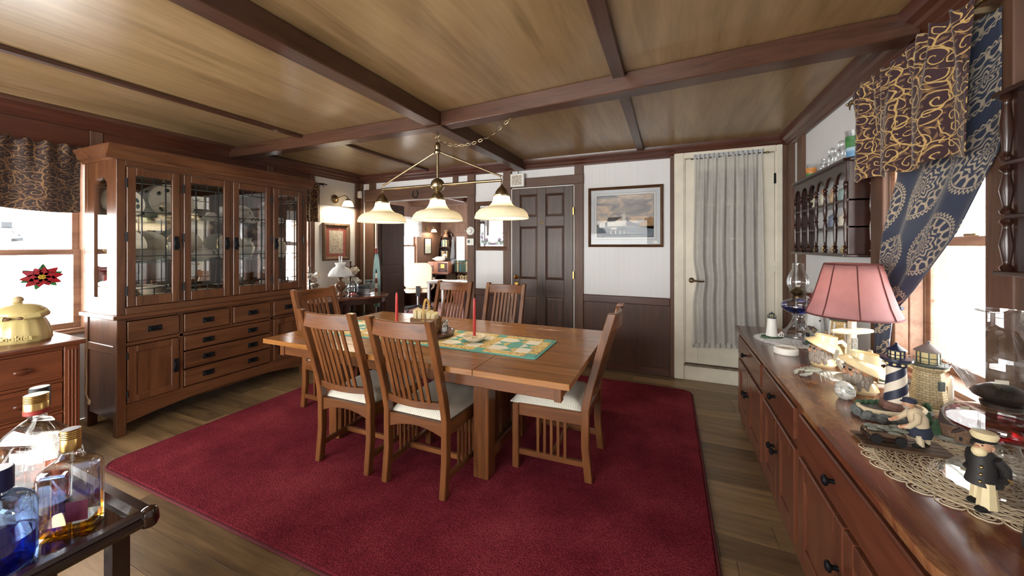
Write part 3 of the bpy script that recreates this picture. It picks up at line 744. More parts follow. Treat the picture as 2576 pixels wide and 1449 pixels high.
# ------------------------------------------------------------------ dresser under the left window
dr = thing('dresser', 'reddish wooden dresser under the cookie jar', 'dresser', (-3.56, .2, 0), R(90))
dw, dd, dh = .92, .55, .79
B().box(.0, .07, .0, dd, 0, dh-.03).build('post', DRES['z'], dr, bevel=.004)
B().box(dw-.07, dw, .0, dd, 0, dh-.03).build('post', DRES['z'], dr, bevel=.004)
for x in (dw-.05, dw-.035, dw-.02): B().tube([(x, -.001, .08), (x, -.001, dh-.06)], .005, 6).build('reed', DRES['z'], dr)
B().box(.07, dw-.07, .02, dd, .06, dh-.03).build('carcase', DRES['x'], dr)
B().prism(roundrect(-.02, dw+.02, -.03, dd, .012), dh-.03, dh).build('top', DRES['x'], dr, bevel=.006, seg=2)
for z in (.145, .345, .545, .75): B().box(.07, dw-.07, .0, .02, z-.012, z+.006).build('divider_rail', DRES['x'], dr, bevel=.004)
for z0, z1 in ((.555,.735), (.355,.53), (.155,.33)):
    d = B().box(.075, dw-.075, .002, .02, z0, z1).build('drawer', DRES['x'], dr, bevel=.003)
    for zz in (z0+.022, z0+.034, z1-.034, z1-.022): B().box(.078, dw-.078, -.002, .003, zz-.003, zz+.003).build('bead', DRES['x'], d, bevel=.001)
    for x in (.24, dw-.24): B().ball((0,0,0), (.034,.014,.02), 16, 8, Matrix.Translation((x, -.012, (z0+z1)/2))).build('knob', wood('knob_wood', rgb(70,34,20), rgb(104,54,30), 'x', .25), d)

# ------------------------------------------------------------------ long sideboard (front faces -x)
SL, SD, SH = 2.5, .53, .75
sb = thing('sideboard', 'long reddish pine sideboard with worn top on the right', 'sideboard', (.515, 3.48, 0), R(-90))
B().box(.0, SL, .02, SD, .05, SH-.03).build('carcase', PINE['x'], sb)
pl = [(-.02,-.025), (-.02, SD)] + [(SL+.02, SD)] + [(SL+.02-.09+.09*math.cos(R(-k*15)), .065+.09*math.sin(R(-k*15))) for k in range(7)]
B().prism(pl, SH-.028, SH).build('top', TOPP, sb, bevel=.006, seg=2)
B().box(.0, SL, .012, .04, .0, .07).build('plinth', PINE['x'], sb, bevel=.004)
for x in (.0, .84, 1.5, 2.44): B().box(x, x+.05, .0, .022, .07, SH-.028).build('face_stile', PINE['z'], sb, bevel=.003)
for z in (.51, .69): B().box(.0, SL, .001, .021, z, z+.03).build('face_rail', PINE['x'], sb, bevel=.003)
def round_knob(par, x, z, y, mat=BLACKM):
    b = B(); b.lathe([(0,0),(.008,0),(.007,.012),(.009,.018),(.017,.022),(.018,.028),(.012,.034),(0,.036)], 14, M=Matrix.Translation((x, y, z)) @ Matrix.Rotation(R(90), 4, 'X')); b.build('knob', mat, par)
for x0, x1, ks in ((.055,.835,(.4,)), (.895,1.495,(1.18,)), (1.555,2.435,(1.93,))):
    d = B().box(x0, x1, -.012, .01, .545, .685).build('drawer', PINE['x'], sb, bevel=.005)
    for kx in ks: round_knob(d, kx, .615, -.012)
for x0, x1, kx in ((.055,.44,.41), (.445,.835,.475), (.895,1.19,1.16), (1.195,1.495,1.225), (1.555,1.99,1.96), (1.995,2.435,2.025)):
    d = B().box(x0, x0+.07, -.012, .01, .09, .505).box(x1-.07, x1, -.012, .01, .09, .505).box(x0+.07, x1-.07, -.012, .01, .435, .505).box(x0+.07, x1-.07, -.012, .01, .09, .16).build('door', PINE['z'], sb, bevel=.004)
    B().box(x0+.07, x1-.07, -.002, .008, .16, .435).build('door_panel', PINE['z'], d)
    round_knob(d, kx, .35, -.012)

# ------------------------------------------------------------------ chandelier
hc = Vector((-1.71, 2.49, 0))
cl = thing('chandelier', 'brass bar chandelier with three cream glass shades over the table', 'chandelier', (hc.x, hc.y, 1.60))
SHADE = translucent('cream_ribbed_glass', (1.0,.96,.84,1), .62)
BZ = .285
B().ball((0,0,BZ), .055, 20, 12).build('centre_ball', BRASS, cl)
B().tube([(0,0,BZ+.05),(0,0,.55)], .011, 12).build('stem', BRASS, cl)
b = B(); b.lathe([(0,.53),(.022,.535),(.026,.55),(.018,.57),(.024,.59),(.016,.62),(.006,.63),(0,.635)], 18); b.build('apex_cap', BRASS, cl)
HL = .565
B().tube([(-HL,0,BZ),(HL,0,BZ)], .0115, 12).build('bar', BRASS, cl)
for s in (-1, 1): B().tube([(s*.03,0,.545),(s*(HL-.005),0,BZ+.03)], .008, 10).build('brace_rod', BRASS, cl)
def ring(b, c, rx, rz, r, ang=0, tilt=0, n=14):
    M = Matrix.Translation(c) @ Matrix.Rotation(ang, 4, 'Z') @ Matrix.Rotation(tilt, 4, 'Y')
    b.tube([M @ Vector((rx*math.cos(2*math.pi*k/n), 0, rz*math.sin(2*math.pi*k/n))) for k in range(n)], r, 6, closed=True)
for s in (-1, 1):
    for z, a in ((BZ+.022, 0), (BZ-.022, R(90)), (BZ-.045, 0)):
        b = B(); ring(b, (s*HL, 0, z), .01, .014, .0025, a); b.build('link', BRASS, cl)
b = B(); ring(b, (0,0,.655), .022, .022, .003); b.build('hook_ring', BRASS, cl)
B().tube([(0,0,.72),(0,0,.7),(.014,0,.69),(.014,0,.675),(0,0,.668)], .004, 6).build('ceiling_hook', BRASS, cl)
prof = [(.055,.165),(.058,.16),(.062,.14),(.07,.12),(.085,.1),(.105,.085),(.135,.077),(.165,.064),(.188,.04),(.198,.012),(.2,0)]
for x in (-HL, 0, HL):
    sh = B(); zoff = .0
    sh.shell(prof, 48, (x,0,0)); so = sh.build('shade', SHADE, cl, thick=.004, smooth=60)
    b = B(); b.lathe([(.06,.165),(.062,.175),(.05,.18),(.046,.2),(.028,.225),(.014,.238),(.008,.25),(0,.25)], 22, (x,0,0)); b.build('shade_holder', BRASS, so)
    b = B(); b.ball((x,0,.11), (.026,.026,.034), 12, 8); b.build('bulb', BULB, so)
    lamp('chandelier_bulb_light', (hc.x+x, hc.y, 1.60+.105), 20, WARM, .03)
# swag chain from the apex to a hook in the cross beam
A0 = Vector((0,0,.64)); A1 = Vector((.66, -.04, .725))
N = 24
for k in range(N):
    u = (k+.5)/N; p = A0.lerp(A1, u); p.z -= .13*4*u*(1-u)*(.8)
    du = .01; q0 = A0.lerp(A1, u-du); q0.z -= .104*4*(u-du)*(1-u+du); q1 = A0.lerp(A1, u+du); q1.z -= .104*4*(u+du)*(1-u-du)
    d = (q1-q0).normalized(); b = B()
    M = Matrix.Translation(p) @ d.to_track_quat('X', 'Z').to_matrix().to_4x4() @ Matrix.Rotation(R(90*(k % 2)+20), 4, 'X')
    b.tube([M @ Vector((.0185*math.cos(2*math.pi*j/12), 0, .009*math.sin(2*math.pi*j/12))) for j in range(12)], .0022, 5, closed=True)
    b.build('chain_link', BRASS, cl)
B().tube([A1+Vector((0,0,.012)), A1, A1+Vector((.008,0,-.012)), A1+Vector((0,0,-.024))], .004, 6).build('swag_hook', BRASS, cl)

# ------------------------------------------------------------------ fabrics
def scroll_fabric(name, dark, mid, gold, k=7.0):
    m, n, l, b = newmat(name)
    tc = n.new('ShaderNodeTexCoord'); mp = n.new('ShaderNodeMapping'); l.new(tc.outputs['UV'], mp.inputs[0]); mp.inputs['Scale'].default_value = (k, k*.62, 1)
    nz = n.new('ShaderNodeTexNoise'); nz.inputs['Scale'].default_value = 1.2; l.new(mp.outputs[0], nz.inputs['Vector'])
    wv = n.new('ShaderNodeVectorMath'); wv.operation = 'MULTIPLY_ADD'; wv.inputs[1].default_value = (.5,.5,0); l.new(nz.outputs['Color'], wv.inputs[0]); l.new(mp.outputs[0], wv.inputs[2])
    vo = n.new('ShaderNodeTexVoronoi'); vo.voronoi_dimensions = '2D'; vo.inputs['Scale'].default_value = 1.0; vo.inputs['Randomness'].default_value = .7; l.new(wv.outputs[0], vo.inputs['Vector'])
    df = n.new('ShaderNodeVectorMath'); df.operation = 'SUBTRACT'; l.new(wv.outputs[0], df.inputs[0]); l.new(vo.outputs['Position'], df.inputs[1])
    sp = n.new('ShaderNodeSeparateXYZ'); l.new(df.outputs[0], sp.inputs[0])
    ang = mathn(n, l, 'ARCTAN2', sp.outputs[1], sp.outputs[0])
    sc_ = n.new('ShaderNodeSeparateColor'); l.new(vo.outputs['Color'], sc_.inputs[0])
    sgn = mathn(n, l, 'SUBTRACT', mathn(n, l, 'MULTIPLY', mathn(n, l, 'GREATER_THAN', sc_.outputs[0], .5), 2.0), 1.0)
    s1 = mathn(n, l, 'ABSOLUTE', mathn(n, l, 'SINE', mathn(n, l, 'ADD', mathn(n, l, 'MULTIPLY', vo.outputs['Distance'], 8.0), mathn(n, l, 'MULTIPLY', mathn(n, l, 'MULTIPLY', ang, sgn), .5))))
    line = ramp(n, l, s1, [(.18, (1,1,1,1)), (.34, (0,0,0,1))])
    s2 = mathn(n, l, 'SINE', mathn(n, l, 'ADD', mathn(n, l, 'MULTIPLY', vo.outputs['Distance'], 14.0), mathn(n, l, 'MULTIPLY', ang, 7.0)))
    leaf = mathn(n, l, 'MULTIPLY', mathn(n, l, 'GREATER_THAN', s2, .45), mathn(n, l, 'GREATER_THAN', vo.outputs['Distance'], .42))
    ve = n.new('ShaderNodeTexVoronoi'); ve.voronoi_dimensions = '2D'; ve.feature = 'DISTANCE_TO_EDGE'; ve.inputs['Scale'].default_value = .62; ve.inputs['Randomness'].default_value = .9; l.new(wv.outputs[0], ve.inputs['Vector'])
    vine = ramp(n, l, ve.outputs['Distance'], [(.014, (1,1,1,1)), (.035, (0,0,0,1))])
    f = mathn(n, l, 'MAXIMUM', mathn(n, l, 'MAXIMUM', line, vine), mathn(n, l, 'MULTIPLY', leaf, .55))
    l.new(ramp(n, l, f, [(.1, dark), (.5, mid), (.8, gold)]), b.inputs['Base Color'])
    b.inputs['Roughness'].default_value = .75; b.inputs['Sheen Weight'].default_value = .25; bump(n, l, f, b, .3, .004)
    return m
def medallion_fabric(name, base, thread, ku, kv):
    m, n, l, b = newmat(name)
    tc = n.new('ShaderNodeTexCoord'); sp = n.new('ShaderNodeSeparateXYZ'); l.new(tc.outputs['UV'], sp.inputs[0])
    x = mathn(n, l, 'MULTIPLY', sp.outputs[0], ku); y = mathn(n, l, 'MULTIPLY', sp.outputs[1], kv)
    x = mathn(n, l, 'ADD', x, mathn(n, l, 'MULTIPLY', mathn(n, l, 'FLOOR', y), .5))
    cx = mathn(n, l, 'SUBTRACT', mathn(n, l, 'FRACT', x), .5); cy = mathn(n, l, 'SUBTRACT', mathn(n, l, 'FRACT', y), .5)
    r = mathn(n, l, 'SQRT', mathn(n, l, 'ADD', mathn(n, l, 'MULTIPLY', cx, cx), mathn(n, l, 'MULTIPLY', cy, cy)))
    a = mathn(n, l, 'ARCTAN2', cy, cx)
    pet = mathn(n, l, 'COSINE', mathn(n, l, 'MULTIPLY', a, 16.0))
    teeth = mathn(n, l, 'COSINE', mathn(n, l, 'MULTIPLY', a, 48.0))
    edge = mathn(n, l, 'LESS_THAN', mathn(n, l, 'ABSOLUTE', mathn(n, l, 'SUBTRACT', r, mathn(n, l, 'ADD', .425, mathn(n, l, 'MULTIPLY', teeth, .016)))), .014)
    ring1 = mathn(n, l, 'LESS_THAN', mathn(n, l, 'ABSOLUTE', mathn(n, l, 'SUBTRACT', r, .385)), .009)
    ring2 = mathn(n, l, 'LESS_THAN', mathn(n, l, 'ABSOLUTE', mathn(n, l, 'SUBTRACT', r, mathn(n, l, 'ADD', .27, mathn(n, l, 'MULTIPLY', pet, .02)))), .02)
    spokes = mathn(n, l, 'MULTIPLY', mathn(n, l, 'GREATER_THAN', pet, .55), mathn(n, l, 'MULTIPLY', mathn(n, l, 'GREATER_THAN', r, .27), mathn(n, l, 'LESS_THAN', r, .37)))
    flo = mathn(n, l, 'MULTIPLY', mathn(n, l, 'GREATER_THAN', mathn(n, l, 'SINE', mathn(n, l, 'ADD', mathn(n, l, 'MULTIPLY', r, 95.0), mathn(n, l, 'MULTIPLY', mathn(n, l, 'COSINE', mathn(n, l, 'MULTIPLY', a, 8.0)), 2.2))), .15), mathn(n, l, 'LESS_THAN', r, .22))
    f = mathn(n, l, 'MAXIMUM', mathn(n, l, 'MAXIMUM', edge, ring1), mathn(n, l, 'MAXIMUM', ring2, mathn(n, l, 'MAXIMUM', spokes, flo)))
    nz = noise(n, l, coords(n, l), 240, 2); f = mathn(n, l, 'MULTIPLY', f, mathn(n, l, 'ADD', .55, mathn(n, l, 'MULTIPLY', nz, .7)))
    l.new(mixc(n, l, mathn(n, l, 'MINIMUM', f, 1.0), base, thread), b.inputs['Base Color'])
    b.inputs['Roughness'].default_value = .7; b.inputs['Sheen Weight'].default_value = .2
    tr = n.new('ShaderNodeBsdfTranslucent'); tr.inputs[0].default_value = tuple(c*1.2 for c in base[:3]) + (1,)
    mx = n.new('ShaderNodeMixShader'); mx.inputs[0].default_value = .18; l.new(b.outputs[0], mx.inputs[1]); l.new(tr.outputs[0], mx.inputs[2]); l.new(mx.outputs[0], n['Material Output'].inputs[0])
    return m
SCROLL = scroll_fabric('maroon_scroll_brocade', rgb(52,24,32), rgb(96,64,44), rgb(188,156,96), 12)
SCROLL_SHADED = scroll_fabric('shaded_scroll_brocade', rgb(44,26,24), rgb(74,50,36), rgb(134,100,62), 15)  # same brocade again, with the shade on the left valance put into its colours
MEDAL = medallion_fabric('navy_medallion_cloth', rgb(52,62,84), rgb(190,176,152), 1.0, 1.0)

def finial(par, p, d, s=1.0, mat=GOLD):
    b = B(); p = Vector(p); d = Vector(d).normalized(); side = Vector((0,0,1)).cross(d)
    b.tube([p, p+d*.03*s], .011*s, 8)
    b.ball(p+d*.035*s, .016*s, 10, 7)
    pts = [p+d*.04*s, p+d*.07*s+Vector((0,0,.012*s)), p+d*.1*s+Vector((0,0,.002)), p+d*.13*s+Vector((0,0,.014*s))]
    b.tube(pts, [.01*s,.008*s,.007*s,.003*s], 6)
    b.tube([p+d*.05*s, p+d*.075*s+Vector((0,0,-.02*s)), p+d*.07*s+Vector((0,0,-.04*s))], [.006*s,.005*s,.002*s], 6)
    b.ball(p+d*.075*s+side*.012*s, .008*s, 8, 6); b.ball(p+d*.105*s-side*.01*s, .007*s, 8, 6)
    return b.build('finial', mat, par)

# right window: gathered valance, swept curtain, rod
cr = thing('curtain_rod', 'gold curtain rod with leafy finials above the right window', 'curtain rod', (RW-.1, 2.2, 2.215))
B().tube([(0,.46,0),(0,-.47,0)], .01, 8).build('rod', BRASS, cr)
finial(cr, (0,.46,0), (0,1,0), .9, BRASS); finial(cr, (0,-.47,0), (0,-1,0), 1.25)
for y in (.4, -.4): B().box(-.005, .1, y-.008, y+.008, -.02, .0).build('bracket', BRASS, cr)
vl = thing('window_valance', 'gathered maroon and gold scroll valance over the right window', 'valance', (RW, 2.2, 1.71))
def fval(u, v):
    y = .43 - .87*u + .02*v*(1-u); z = .52 - .48*v - .04*u*v
    w = .018*math.sin(u*58)*(1-v)**1.5 + .03*math.sin(u*21+1.2)*min(1, v*2+.15)
    if u > .72: w += -.035*math.sin((u-.72)/.28*math.pi)*min(1, .3+v)
    if v > .93: z += .008*math.sin(u*30)
    hd = .012*math.sin(u*70) if v < .07 else 0
    return (-.125 + w, y, z + hd)
b = B(); b.grid(fval, 96, 30); b.build('cloth', SCROLL, vl, thick=.003, smooth=70)
ct = thing('medallion_curtain', 'navy curtain with tan medallions swept beside the right window', 'curtain', (RW, 2.4, .8))
ks = [(0,-.62,.0,2.2), (.36,-.62,-.06,1.73), (.57,-.43,.08,1.45), (.75,-.17,.14,1.2), (.86,.0,.17,1.06), (1,.05,.18,.83)]
def key(v):
    for (v0,r0,l0,z0), (v1,r1,l1,z1) in zip(ks, ks[1:]):
        if v <= v1:
            t = (v-v0)/(v1-v0); return r0+(r1-r0)*t, l0+(l1-l0)*t, z0+(z1-z0)*t
    return ks[-1][1:]
def fcur(u, v):
    r, lft, z = key(v); w = lft - r
    return (-.046 - .012*math.sin(u*17+v*3)*(.4+min(1, w/.6)*.6), lft - w*u, z - .8)
b = B(); b.grid(fcur, 60, 60); b.uvs = [((y+.55*z)/.27+.2, z/.25+.35+(y*.25)/.25) for x, y, z in b.v]; b.build('cloth', MEDAL, ct, thick=.003, smooth=70)
B().tube([(-.03,.2,.26),(-.066,.12,.25),(-.068,.04,.27),(-.03,-.04,.3)], .009, 8).build('tie_back', MEDAL, ct)

# left windows: valance, curtain edge
cr2 = thing('curtain_rod', 'iron curtain rod with leafy finial beside the china cabinet', 'curtain rod', (LW+.08, 3.2, 2.225))
B().tube([(0,-.35,0),(0,.32,0)], .009, 8).build('rod', BLACKM, cr2); finial(cr2, (0,.32,0), (0,1,0), 1.0, BLACKM)
vl2 = thing('window_valance', 'brown and gold scroll valance edge beside the china cabinet', 'valance', (LW, 3.2, 1.7))
b = B(); b.grid(lambda u, v: (.1+.02*math.sin(u*30), -.27+.6*u, .53-.52*v), 40, 16); b.build('cloth', SCROLL, vl2, thick=.003, smooth=70)
vl3 = thing('window_valance', 'gathered scroll valance coloured as in shade over the left window', 'valance', (LW, .77, 1.65))
def fval3(u, v):
    y = -.66 + 1.24*u; z = .52 - .5*v - .02*math.sin(u*9)*v
    return (.11 + .015*math.sin(u*75)*(1-v)**1.5 + .03*math.sin(u*24)*min(1, v*2), y, z + (.012*math.sin(u*90) if v < .08 else 0))
b = B(); b.grid(fval3, 110, 26); b.build('cloth', SCROLL_SHADED, vl3, thick=.003, smooth=70)

# sheer curtain on the cream door
dc = thing('door_curtain', 'silver grey sheer curtain hanging on the cream door', 'curtain', (.53, BW-.06, .36))
def fdc(u, v):
    pull = math.exp(-((v-.66)/.07)**2) * (1-u)**2 * .03
    x = (-.3 + .59*u) + (u-.5)*.05*v + pull; z = 1.955 - 1.93*v + .05*u*v
    a = .008 + .015*min(1, v*3)
    y = -.012 - a*math.sin(u*44 + 1.5*math.sin(v*3)) - .006*math.sin(u*97)*(1-v) 
    return (x, y, z)
b = B(); b.grid(fdc, 120, 40); b.build('cloth', translucent('grey_sheer', rgb(222,220,214), .2, seethrough=.26), dc, smooth=80)
b = B(); b.grid(lambda u, v: (-.305+.6*u, -.015-.011*math.sin(u*90), 1.925+.05*v), 120, 4); b.build('ruffle', translucent('grey_ruffle', rgb(200,204,208), .2), dc, smooth=80)
b = B(); b.grid(lambda u, v: (-.325+.645*u, -.014-.013*math.sin(u*84), -.01+.05*u+.05*v), 120, 4); b.build('hem', translucent('grey_hem', rgb(206,206,200), .2), dc, smooth=80)
B().tube([(-.33,-.014,1.93),(.33,-.014,1.94)], .005, 6).ball((.335,-.014,1.94), .012, 8, 6).build('rod', BRASS, dc)

# ------------------------------------------------------------------ pictures, mirror
def frame(r, w, h, fw, dep, mat, name='frame'):
    b = B(); o = [(0,0),(w,0),(w,h),(0,h)]; i = [(fw,fw),(w-fw,fw),(w-fw,h-fw),(fw,h-fw)]
    m = [(fw*.45,fw*.45),(w-fw*.45,fw*.45),(w-fw*.45,h-fw*.45),(fw*.45,h-fw*.45)]
    vs = [(x,0,z) for x,z in o] + [(x,-dep*.8,z) for x,z in o] + [(x,-dep,z) for x,z in m] + [(x,-dep*.5,z) for x,z in i] + [(x,0,z) for x,z in i]
    fs = []
    for k in range(4):
        j = (k+1) % 4
        for a in range(4): fs.append((a*4+k, a*4+j, a*4+4+j, a*4+4+k))
        fs.append((16+k, 16+j, j, k))
    b.add(vs, fs); return b.build(name, mat, r, smooth=0)
def patch(r, name, poly, y, mat, t=.0006): return B().prism(poly, y-t, y, 'xz').build(name, mat, r, smooth=0)
PIC = thing('framed_painting', 'framed harbour painting with white church on the back wall', 'painting', (-.867, BW-.008, 1.384))
frame(PIC, .803, .678, .03, .03, wood('picture_frame', rgb(66,42,26), rgb(104,72,46), 'x', .35))
patch(PIC, 'mat_board', [(.03,.03),(.773,.03),(.773,.648),(.03,.648)], -.004, plain('pale_mat', rgb(196,202,206), .7, var=.02))
for i, c in ((.07, BLACK), (.072, plain('pale_mat_inner', rgb(204,208,208), .7, var=.02)), (.094, BLACK)):
    patch(PIC, 'mat_line', [(i,i+.015),(.803-i,i+.015),(.803-i,.678-i),(i,.678-i)], -.0045-(i-.07)*.05, c, .0003)
def skymat():
    m, n, l, b = newmat('painted_sky'); v = coords(n, l, (3,1,7)); f = noise(n, l, v, 1.3, 5, 1.2)
    l.new(ramp(n, l, f, [(.3, rgb(116,122,130)), (.46, rgb(156,154,154)), (.58, rgb(198,180,162)), (.72, rgb(216,198,162))]), b.inputs['Base Color']); b.inputs['Roughness'].default_value = .7; return m
def watermat():
    m, n, l, b = newmat('painted_water'); v = coords(n, l, (4,1,40)); f = noise(n, l, v, 1.4, 4, .6)
    l.new(ramp(n, l, f, [(.3, rgb(60,74,88)), (.55, rgb(96,108,118)), (.75, rgb(150,154,154))]), b.inputs['Base Color']); b.inputs['Roughness'].default_value = .7; return m
px0, px1, pz0, pz1 = .097, .706, .112, .581
Y1 = -.0062
sky = patch(PIC, 'painted_scene', [(px0,pz0),(px1,pz0),(px1,pz1),(px0,pz1)], Y1, skymat())
patch(PIC, 'painted_water', [(px0,pz0),(px1,pz0),(px1,pz0+.12),(px0,pz0+.125)], Y1-.0006, watermat())
GREYR = plain('painted_slate', rgb(74,72,74), .7); CHW = plain('painted_white', rgb(206,204,194), .7); DKG = plain('painted_trees', rgb(58,68,60), .7, var=.4, scale=60); OCH = plain('painted_ochre', rgb(150,118,76), .7, var=.4, scale=50)
patch(PIC, 'painted_trees', [(px0,.232),(.2,.232),(.24,.27),(.2,.285),(.17,.262),(.13,.275),(px0,.255)], Y1-.0006, DKG)
patch(PIC, 'painted_hills', [(.42,.237),(.56,.235),(.56,.26),(.5,.268),(.46,.29),(.43,.31),(.42,.28)], Y1-.0006, plain('painted_dusk', rgb(92,96,104), .7))
patch(PIC, 'painted_bank', [(.54,.215),(px1,.2),(px1,.32),(.68,.335),(.65,.315),(.62,.32),(.6,.28),(.57,.275),(.55,.25)], Y1-.0006, OCH)
patch(PIC, 'painted_shed', [(.125,.225),(.19,.225),(.19,.275),(.158,.285),(.125,.27)], Y1-.0012, CHW)
patch(PIC, 'painted_nave', [(.215,.235),(.395,.235),(.395,.29),(.215,.29)], Y1-.0012, CHW)
patch(PIC, 'painted_roof', [(.205,.285),(.29,.285),(.3,.29),(.385,.34),(.225,.335)], Y1-.0015, GREYR)
patch(PIC, 'painted_tower', [(.375,.235),(.415,.235),(.412,.37),(.378,.37)], Y1-.0018, CHW)
patch(PIC, 'painted_steeple', [(.372,.37),(.418,.37),(.395,.43)], Y1-.0021, plain('painted_steeple', rgb(172,172,168), .7))
patch(PIC, 'painted_boat', [(.26,.2),(.31,.2),(.325,.217),(.25,.217)], Y1-.0012, CHW)
for x in (.25, .3, .35, .395): patch(PIC, 'painted_reflection', [(x,.15),(x+.008,.15),(x+.008,.185),(x,.185)], Y1-.0012, CHW)
b = B(); b.lathe([(0,0),(.022,0),(.022,.0006),(0,.0006)], 18, M=Matrix.Translation((.725,-.005,.055)) @ Matrix.Rotation(R(90),4,'X'), sy=.6); b.build('sticker', WHITE, PIC)
B().box(.03,.773,-.013,-.011,.03,.648).build('glazing', PICGL, PIC)

TXT = thing('framed_document', 'framed printed document with red mat on the left wall', 'picture', (LW+.002, 3.632, 1.19), R(90))
frame(TXT, .455, .525, .055, .03, wood('weathered_frame', rgb(86,66,50), rgb(128,102,80), 'z', .6))
patch(TXT, 'mat_board', [(.05,.05),(.405,.05),(.405,.475),(.05,.475)], -.004, plain('brick_red_mat', rgb(158,82,72), .8, var=.06))
def script_paper():
    m, n, l, b = newmat('written_paper'); v = coords(n, l, (70,70,70)); f = noise(n, l, v, 1.0, 3); tc = n.new('ShaderNodeTexCoord'); sp = n.new('ShaderNodeSeparateXYZ'); l.new(tc.outputs['Object'], sp.inputs[0])
    ln = mathn(n, l, 'SINE', mathn(n, l, 'MULTIPLY', sp.outputs[2], 420.0)); k = mathn(n, l, 'MULTIPLY', mathn(n, l, 'GREATER_THAN', f, .5), mathn(n, l, 'GREATER_THAN', ln, .0))
    l.new(mixc(n, l, k, rgb(212,206,190), rgb(120,112,104)), b.inputs['Base Color']); b.inputs['Roughness'].default_value = .8; return m
patch(TXT, 'document', [(.11,.1),(.345,.1),(.345,.425),(.11,.425)], -.006, script_paper())
B().box(.05,.405,-.014,-.012,.05,.475).build('glazing', PICGL, TXT)

MIR = thing('wall_mirror', 'stained glass mirror in a wooden frame beside the dark door', 'mirror', (-2.345, BW-.008, 1.338))
frame(MIR, .49, .635, .055, .035, TIMB['z'])
patch(MIR, 'glass', [(.05,.05),(.44,.05),(.44,.585),(.05,.585)], -.006, MIRROR)
LEADM = plain('mirror_lead', rgb(44,40,50), .5)
for x0, x1, z0, z1 in ((.075,.08,.07,.565), (.41,.415,.07,.565), (.08,.41,.075,.08), (.08,.41,.56,.565), (.098,.102,.2,.5), (.388,.392,.2,.5)): patch(MIR, 'lead_line', [(x0,z0),(x1,z0),(x1,z1),(x0,z1)], -.0068, LEADM)
gl = [plain('sage_glass', rgb(150,172,162), .2), plain('lilac_glass', rgb(176,150,186), .2), plain('pale_glass', rgb(196,202,206), .2)]
def leafpoly(x, z, a, L, w): return [(x + c*L*math.cos(a) - d*w*math.sin(a), z + c*L*math.sin(a) + d*w*math.cos(a)) for c, d in ((0,0),(.3,.5),(.65,.45),(1,0),(.65,-.45),(.3,-.5))]
for sx in (0, 1):
    for i, (x, z, a, L, w) in enumerate(((.085,.085,80,.06,.03), (.09,.14,95,.06,.03), (.09,.19,85,.055,.025), (.1,.09,20,.06,.035), (.13,.12,45,.05,.035), (.16,.09,0,.06,.03), (.15,.105,60,.04,.03), (.2,.088,-5,.055,.025))):
        p = leafpoly(x, z, R(a), L, w); p2 = leafpoly(x, z, R(a), L*1.08, w*1.25)
        if sx: p = [(.49-q, s) for q, s in p][::-1]; p2 = [(.49-q, s) for q, s in p2][::-1]
        patch(MIR, 'lead_leaf', p2, -.0068, LEADM); patch(MIR, 'leaf', p, -.0072, gl[i % 3])
for i in range(6):
    p = leafpoly(.15+.03*i, .53+.008*math.sin(i), R(15 if i % 2 else -10), .04, .025); patch(MIR, 'leaf', p, -.0072, gl[i % 3])

# ------------------------------------------------------------------ small wall fittings
t = thing('alarm_sensor', 'small white motion sensor in the left corner', 'sensor', tuple(ony(907, 490, BW-.03)))
B().box(-.04,.04,-.05,0,-.055,.05).build('housing', WHITE, t, bevel=.008); B().box(-.03,.03,-.053,-.049,-.045,.0).build('lens', plain('sensor_lens', rgb(214,210,196), .3), t, bevel=.002)
t = thing('alarm_box', 'white paper covered box above the dark door', 'box', (-1.735, BW-.036, 2.21))
B().box(-.09,.09,-.05,0,-.08,.08).build('housing', WHITE, t, bevel=.004); B().box(-.07,.06,-.0515,-.05,-.06,.06).build('notice', script_paper(), t); B().tube([(.0,-.02,.08),(.005,-.02,.1),(.0,-.02,.115)], .005, 6).build('hook', BLACKM, t)
t = thing('thermostat', 'white digital thermostat on the post by the opening', 'thermostat', (-2.415, BW-.035, 1.45))
B().box(-.055,.055,-.025,0,-.045,.045).build('housing', WHITE, t, bevel=.012, seg=2); B().box(-.035,.0,-.0265,-.025,-.015,.025).build('display', plain('lcd_green', rgb(96,108,98), .3), t)
for k in range(3): B().box(.02,.035,-.0265,-.025,-.02+.018*k,-.012+.018*k).build('button', plain('grey_button', rgb(180,184,180), .5), t)
t = thing('dial_thermostat', 'round white dial on the post above the thermostat', 'dial', (-2.415, BW-.035, 1.595))
b = B(); Mx = Matrix.Rotation(R(90),4,'X')
b.lathe([(0,0),(.056,0),(.058,.008),(.05,.018),(.034,.02),(.03,.035),(.022,.04),(0,.04)], 28, M=Mx); b.build('dial', WHITE, t); b = B(); b.ball((-.07,-.02,.0), .014, 10, 8); b.build('bead', CLEAR, t)
t = thing('horseshoe', 'small iron horseshoe on the timber over the opening', 'horseshoe', (-3.3, BW-.05, 2.13))
B().tube([(.045*math.sin(R(a)), 0, -.055*math.cos(R(a))) for a in range(-150,151,20)], .008, 6).build('shoe', BLACKM, t)
t = thing('electrical_box', 'white outlet box on the right wall behind the oil lamp', 'outlet', (RW-.03, 3.55, .86))
B().box(-.045,0,-.06,.06,-.055,.055).build('housing', plain('ivory_plastic', rgb(206,202,184), .5), t, bevel=.006); B().box(-.047,-.045,-.012,.012,-.03,-.008).box(-.047,-.045,-.012,.012,.008,.03).build('sockets', plain('socket_brown', rgb(90,80,70), .5), t)

